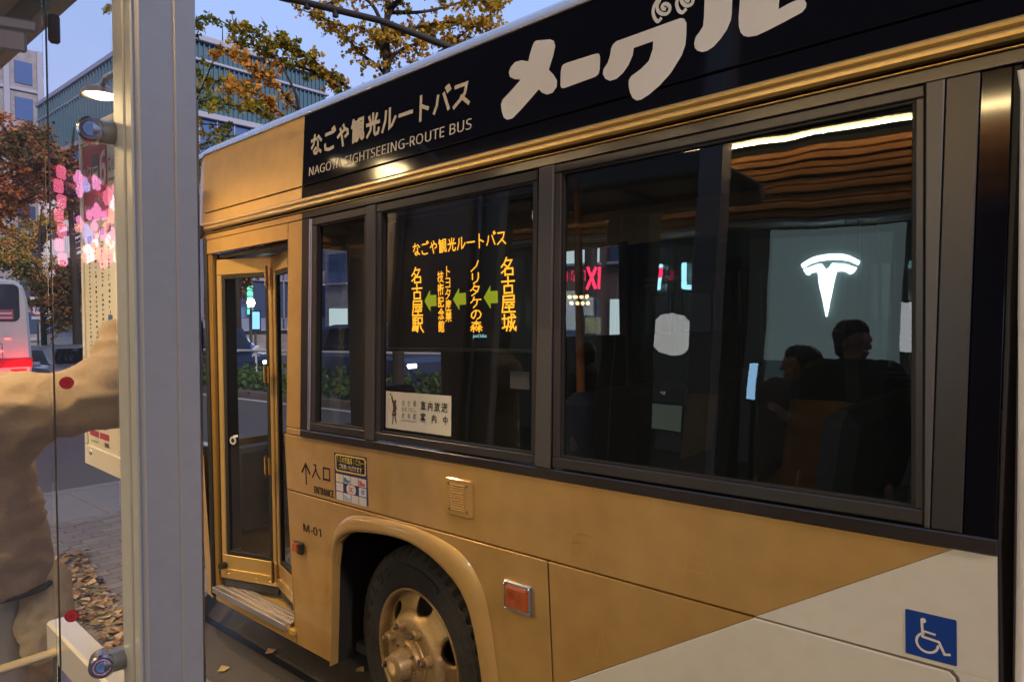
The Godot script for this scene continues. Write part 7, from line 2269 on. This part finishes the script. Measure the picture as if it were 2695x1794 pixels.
	# lit displays inside
	var shows := [
		["white_poster", "large white lit poster hanging in the shop window, mirrored left of the display", "poster", Vector3(-9.6, 1.72, 6.5), Vector3(0.95, 0.9, 0.03), Color(0.75, 0.86, 0.86), 3.6],
		["photo_poster", "small white framed photo poster under the red letters", "poster", Vector3(-8.95, 1.82, 6.4), Vector3(0.42, 0.42, 0.03), Color(0.7, 0.8, 0.88), 3.2],
		["green_poster", "small yellow-green poster in the shop under the photo poster", "poster", Vector3(-8.75, 1.40, 6.4), Vector3(0.42, 0.36, 0.03), Color(0.6, 0.68, 0.35), 2.2],
		["mint_banner", "upright mint-green lit banner left of the lit emblem", "banner", Vector3(-3.98, 1.70, 6.5), Vector3(0.26, 0.95, 0.03), Color(0.30, 0.85, 0.68), 4.0],
		["blue_screen", "small blue and white lit screen right of the mint banner", "screen", Vector3(-3.32, 1.40, 6.5), Vector3(0.10, 0.42, 0.03), Color(0.35, 0.65, 1.0), 4.5],
		["grey_screen", "grey landscape screen right of the lit emblem", "screen", Vector3(-1.80, 2.1, 6.5), Vector3(0.52, 0.55, 0.03), Color(0.62, 0.64, 0.68), 3.2],
		["counter_light", "dim lit counter front low in the shop", "counter", Vector3(-4.75, 0.85, 6.6), Vector3(1.1, 0.34, 0.3), Color(0.22, 0.27, 0.22), 1.2],
		["tall_panel", "tall pale lit wall panel left of the bulb cluster", "panel", Vector3(-7.7, 1.25, 6.6), Vector3(0.5, 0.34, 0.04), Color(0.6, 0.75, 0.75), 1.6]]
	for d in shows:
		var sh := thing(d[0], d[1], d[2], Transform3D(Basis.IDENTITY, d[3]))
		part(sh, "lit_screen", boxg(Vector3(0, 0, -d[4].z * 0.5 - 0.012), Vector3(d[4].x, d[4].y, 0.02), 0.004), glow(d[0] + "_glow", d[5], d[6]))
		part(sh, "screen_frame", boxg(Vector3(0, 0, 0.01), d[4] + Vector3(0.05, 0.05, 0), 0.006), dark)
		part(sh, "screen_stand", boxg(Vector3(0, -0.5 * (d[3].y + 0.1) - d[4].y * 0.25, 0.05), Vector3(0.05, maxf(0.1, d[3].y - d[4].y * 0.5 + 0.15), 0.05)), dark)
	var dl := thing("round_lantern", "large round white lantern glowing softly under the pale letters", "lamp", Transform3D(Basis.IDENTITY, Vector3(-4.42, 1.94, 6.45)))
	g = G.new()
	g.lathe([Vector2(0, 0.27), Vector2(0.14, 0.24), Vector2(0.24, 0.14), Vector2(0.28, 0.0), Vector2(0.24, -0.14), Vector2(0.14, -0.24), Vector2(0, -0.27)], Transform3D.IDENTITY, 28)
	part(dl, "globe", g, glow("lantern_glow", Color(0.75, 0.76, 0.74), 3.0))
	part(dl, "cord", tubeg([Vector3(0, 0.27, 0), Vector3(0, 1.6, 0)], 0.01, 6), dark)
	var al3 := AreaLight3D.new()  # unseen ceiling light, added to brighten the inside of the shop
	al3.name = "added_shop_light"
	al3.area_size = Vector2(14.0, 2.0)
	al3.position = Vector3(-7.0, 3.95, 8.2)
	al3.rotation = Vector3(-PI / 2, 0, 0)
	al3.light_color = Color(0.86, 0.96, 1.0)
	al3.light_energy = 2.2
	al3.area_range = 60.0
	al3.area_attenuation = 2.0
	al3.shadow_enabled = true
	var cl := thing("added_ceiling_light", "added long cool lit panel under the shop's ceiling", "light", Transform3D(Basis.IDENTITY, Vector3(-7.0, 4.0, 8.2)))
	part(cl, "lit_panel", boxg(Vector3.ZERO, Vector3(14.0, 0.04, 2.0)), glow("added_ceiling_glow", Color(0.7, 0.9, 0.9), 0.5))
	add_child(al3)
	# dark totem on the pavement that blanks part of the mirror image
	var tt := thing("dark_totem", "tall black information pillar standing between bus and shop", "pillar", Transform3D(Basis.IDENTITY, Vector3(-3.06, on_street(-3.06, WALK_Y, 0).y, 3.2)))
	part(tt, "pillar", boxg(Vector3(0, 1.7, 0), Vector3(0.42, 3.4, 0.22), 0.02), dark)
	part(tt, "pillar_edge", boxg(Vector3(-0.06, 1.7, -0.112), Vector3(0.006, 3.3, 0.006)), mats.aluminium)
	part(tt, "pillar_foot", boxg(Vector3(0, 0.03, 0), Vector3(0.6, 0.06, 0.34), 0.01), dark)
	# rosy flower lights far along the front
	var fl := thing("flower_lights", "mass of pink and red flower-shaped lights, mirrored in the shelter glass over the board", "sign", Transform3D(Basis.IDENTITY, Vector3(7.2, 2.9, fz - 0.4)))
	part(fl, "backing", boxg(Vector3(0, 0.0, 0.1), Vector3(2.6, 1.6, 0.06), 0.01), dark)
	var cols := [glow("rose_a", Color(1.0, 0.16, 0.32), 4.5), glow("rose_b", Color(1.0, 0.30, 0.62), 5.0), glow("rose_c", Color(1.0, 0.38, 0.30), 4.5), glow("rose_d", Color(0.55, 0.45, 1.0), 4.5), glow("rose_e", Color(1.0, 0.75, 0.85), 6.0)]
	for k in 62:
		var p := Vector3(rng.randf_range(-0.42, 1.17), rng.randf_range(-0.56, 0.58), 0)
		var st := G.new()
		var rr := rng.randf_range(0.06, 0.15)
		for q in 5:
			var a := TAU * q / 5.0 + rng.randf()
			st.lathe([Vector2(0, 0.03), Vector2(rr * 0.4, 0.02), Vector2(rr * 0.5, 0.0)], Transform3D(Basis(Vector3(1, 0, 0), Vector3(0, 0, -1), Vector3(0, 1, 0)), p + Vector3(cos(a) * rr * 0.55, sin(a) * rr * 0.55, -0.02)), 8)
		part(fl, "lit_flower", st, cols[[0, 0, 2, 1, 1, 2, 0, 3, 4, 2][rng.randi() % 10]])
	for k in 7:
		part(fl, "lit_tube", boxg(Vector3(-0.72 - (k % 2) * 0.06, -0.58 + k * 0.185, 0), Vector3(0.16, 0.17, 0.05), 0.02), cols[0])


const STRIP_ENERGY := 14.0


func _ready() -> void:
	rng.seed = 20
	# camera
	var yaw := deg_to_rad(41.6)
	var pitch := deg_to_rad(-2.65)
	var roll := deg_to_rad(0.45)
	var fwd := Vector3(-sin(yaw) * cos(pitch), sin(pitch), -cos(yaw) * cos(pitch))
	var right := Vector3(cos(yaw), 0, -sin(yaw))
	var up := right.cross(fwd)
	var cam := Camera3D.new()
	cam.name = "camera"
	cam.transform = Transform3D(Basis(right * cos(roll) + up * sin(roll), up * cos(roll) - right * sin(roll), -fwd), Vector3(0, 1.74, 1.62))
	cam.fov = 52.98
	cam.near = 0.05
	cam.far = 600.0
	add_child(cam)
	cam.current = true
	# dusk sky
	var sky := ProceduralSkyMaterial.new()
	sky.sky_top_color = Color(0.20, 0.31, 0.58).linear_to_srgb()
	sky.sky_horizon_color = Color(0.36, 0.35, 0.52).linear_to_srgb()
	sky.sky_curve = 0.16
	sky.ground_bottom_color = Color(0.05, 0.05, 0.06)
	sky.ground_horizon_color = Color(0.22, 0.20, 0.26)
	sky.sky_cover = noise_tex(91, 0.006, [[0.0, Color(0, 0, 0)], [0.55, Color(0.0, 0.0, 0.0)], [0.8, Color(0.02, 0.016, 0.02)], [1.0, Color(0.05, 0.04, 0.05)]], 1024, 4)
	sky.sky_cover_modulate = Color(1, 1, 1, 1)
	sky.sun_angle_max = 2.0
	var env := Environment.new()
	env.background_mode = Environment.BG_SKY
	env.sky = Sky.new()
	env.sky.sky_material = sky
	env.background_energy_multiplier = 0.9
	env.tonemap_mode = Environment.TONE_MAPPER_LINEAR
	env.tonemap_exposure = 2.0
	env.sdfgi_enabled = true
	env.ssao_enabled = true
	env.ssil_enabled = true
	var we := WorldEnvironment.new()
	we.name = "world"
	we.environment = env
	add_child(we)
	# the last glow of the sun, low and wide
	var sun := DirectionalLight3D.new()
	sun.name = "evening_glow"
	sun.basis = Basis.looking_at(Vector3(-0.74, -0.5, -0.215))
	sun.light_color = Color(1.0, 0.90, 0.84)
	sun.light_energy = 0.5
	sun.light_angular_distance = 8.0
	sun.shadow_enabled = true
	add_child(sun)
	sans = SystemFont.new()
	sans.font_names = PackedStringArray(["Droid Sans"])
	sans_bold = SystemFont.new()
	sans_bold.font_names = PackedStringArray(["Droid Sans"])
	sans_bold.font_weight = 700
	build_bus_and_place()


func build_bus_and_place() -> void:
	bus_materials()
	build_ground()
	build_bus()
	build_shelter()
	build_board()
	build_added_walk_lamp()
	build_people()
	build_traffic()
	build_trees()
	build_buildings()
	build_shop()
	build_litter()
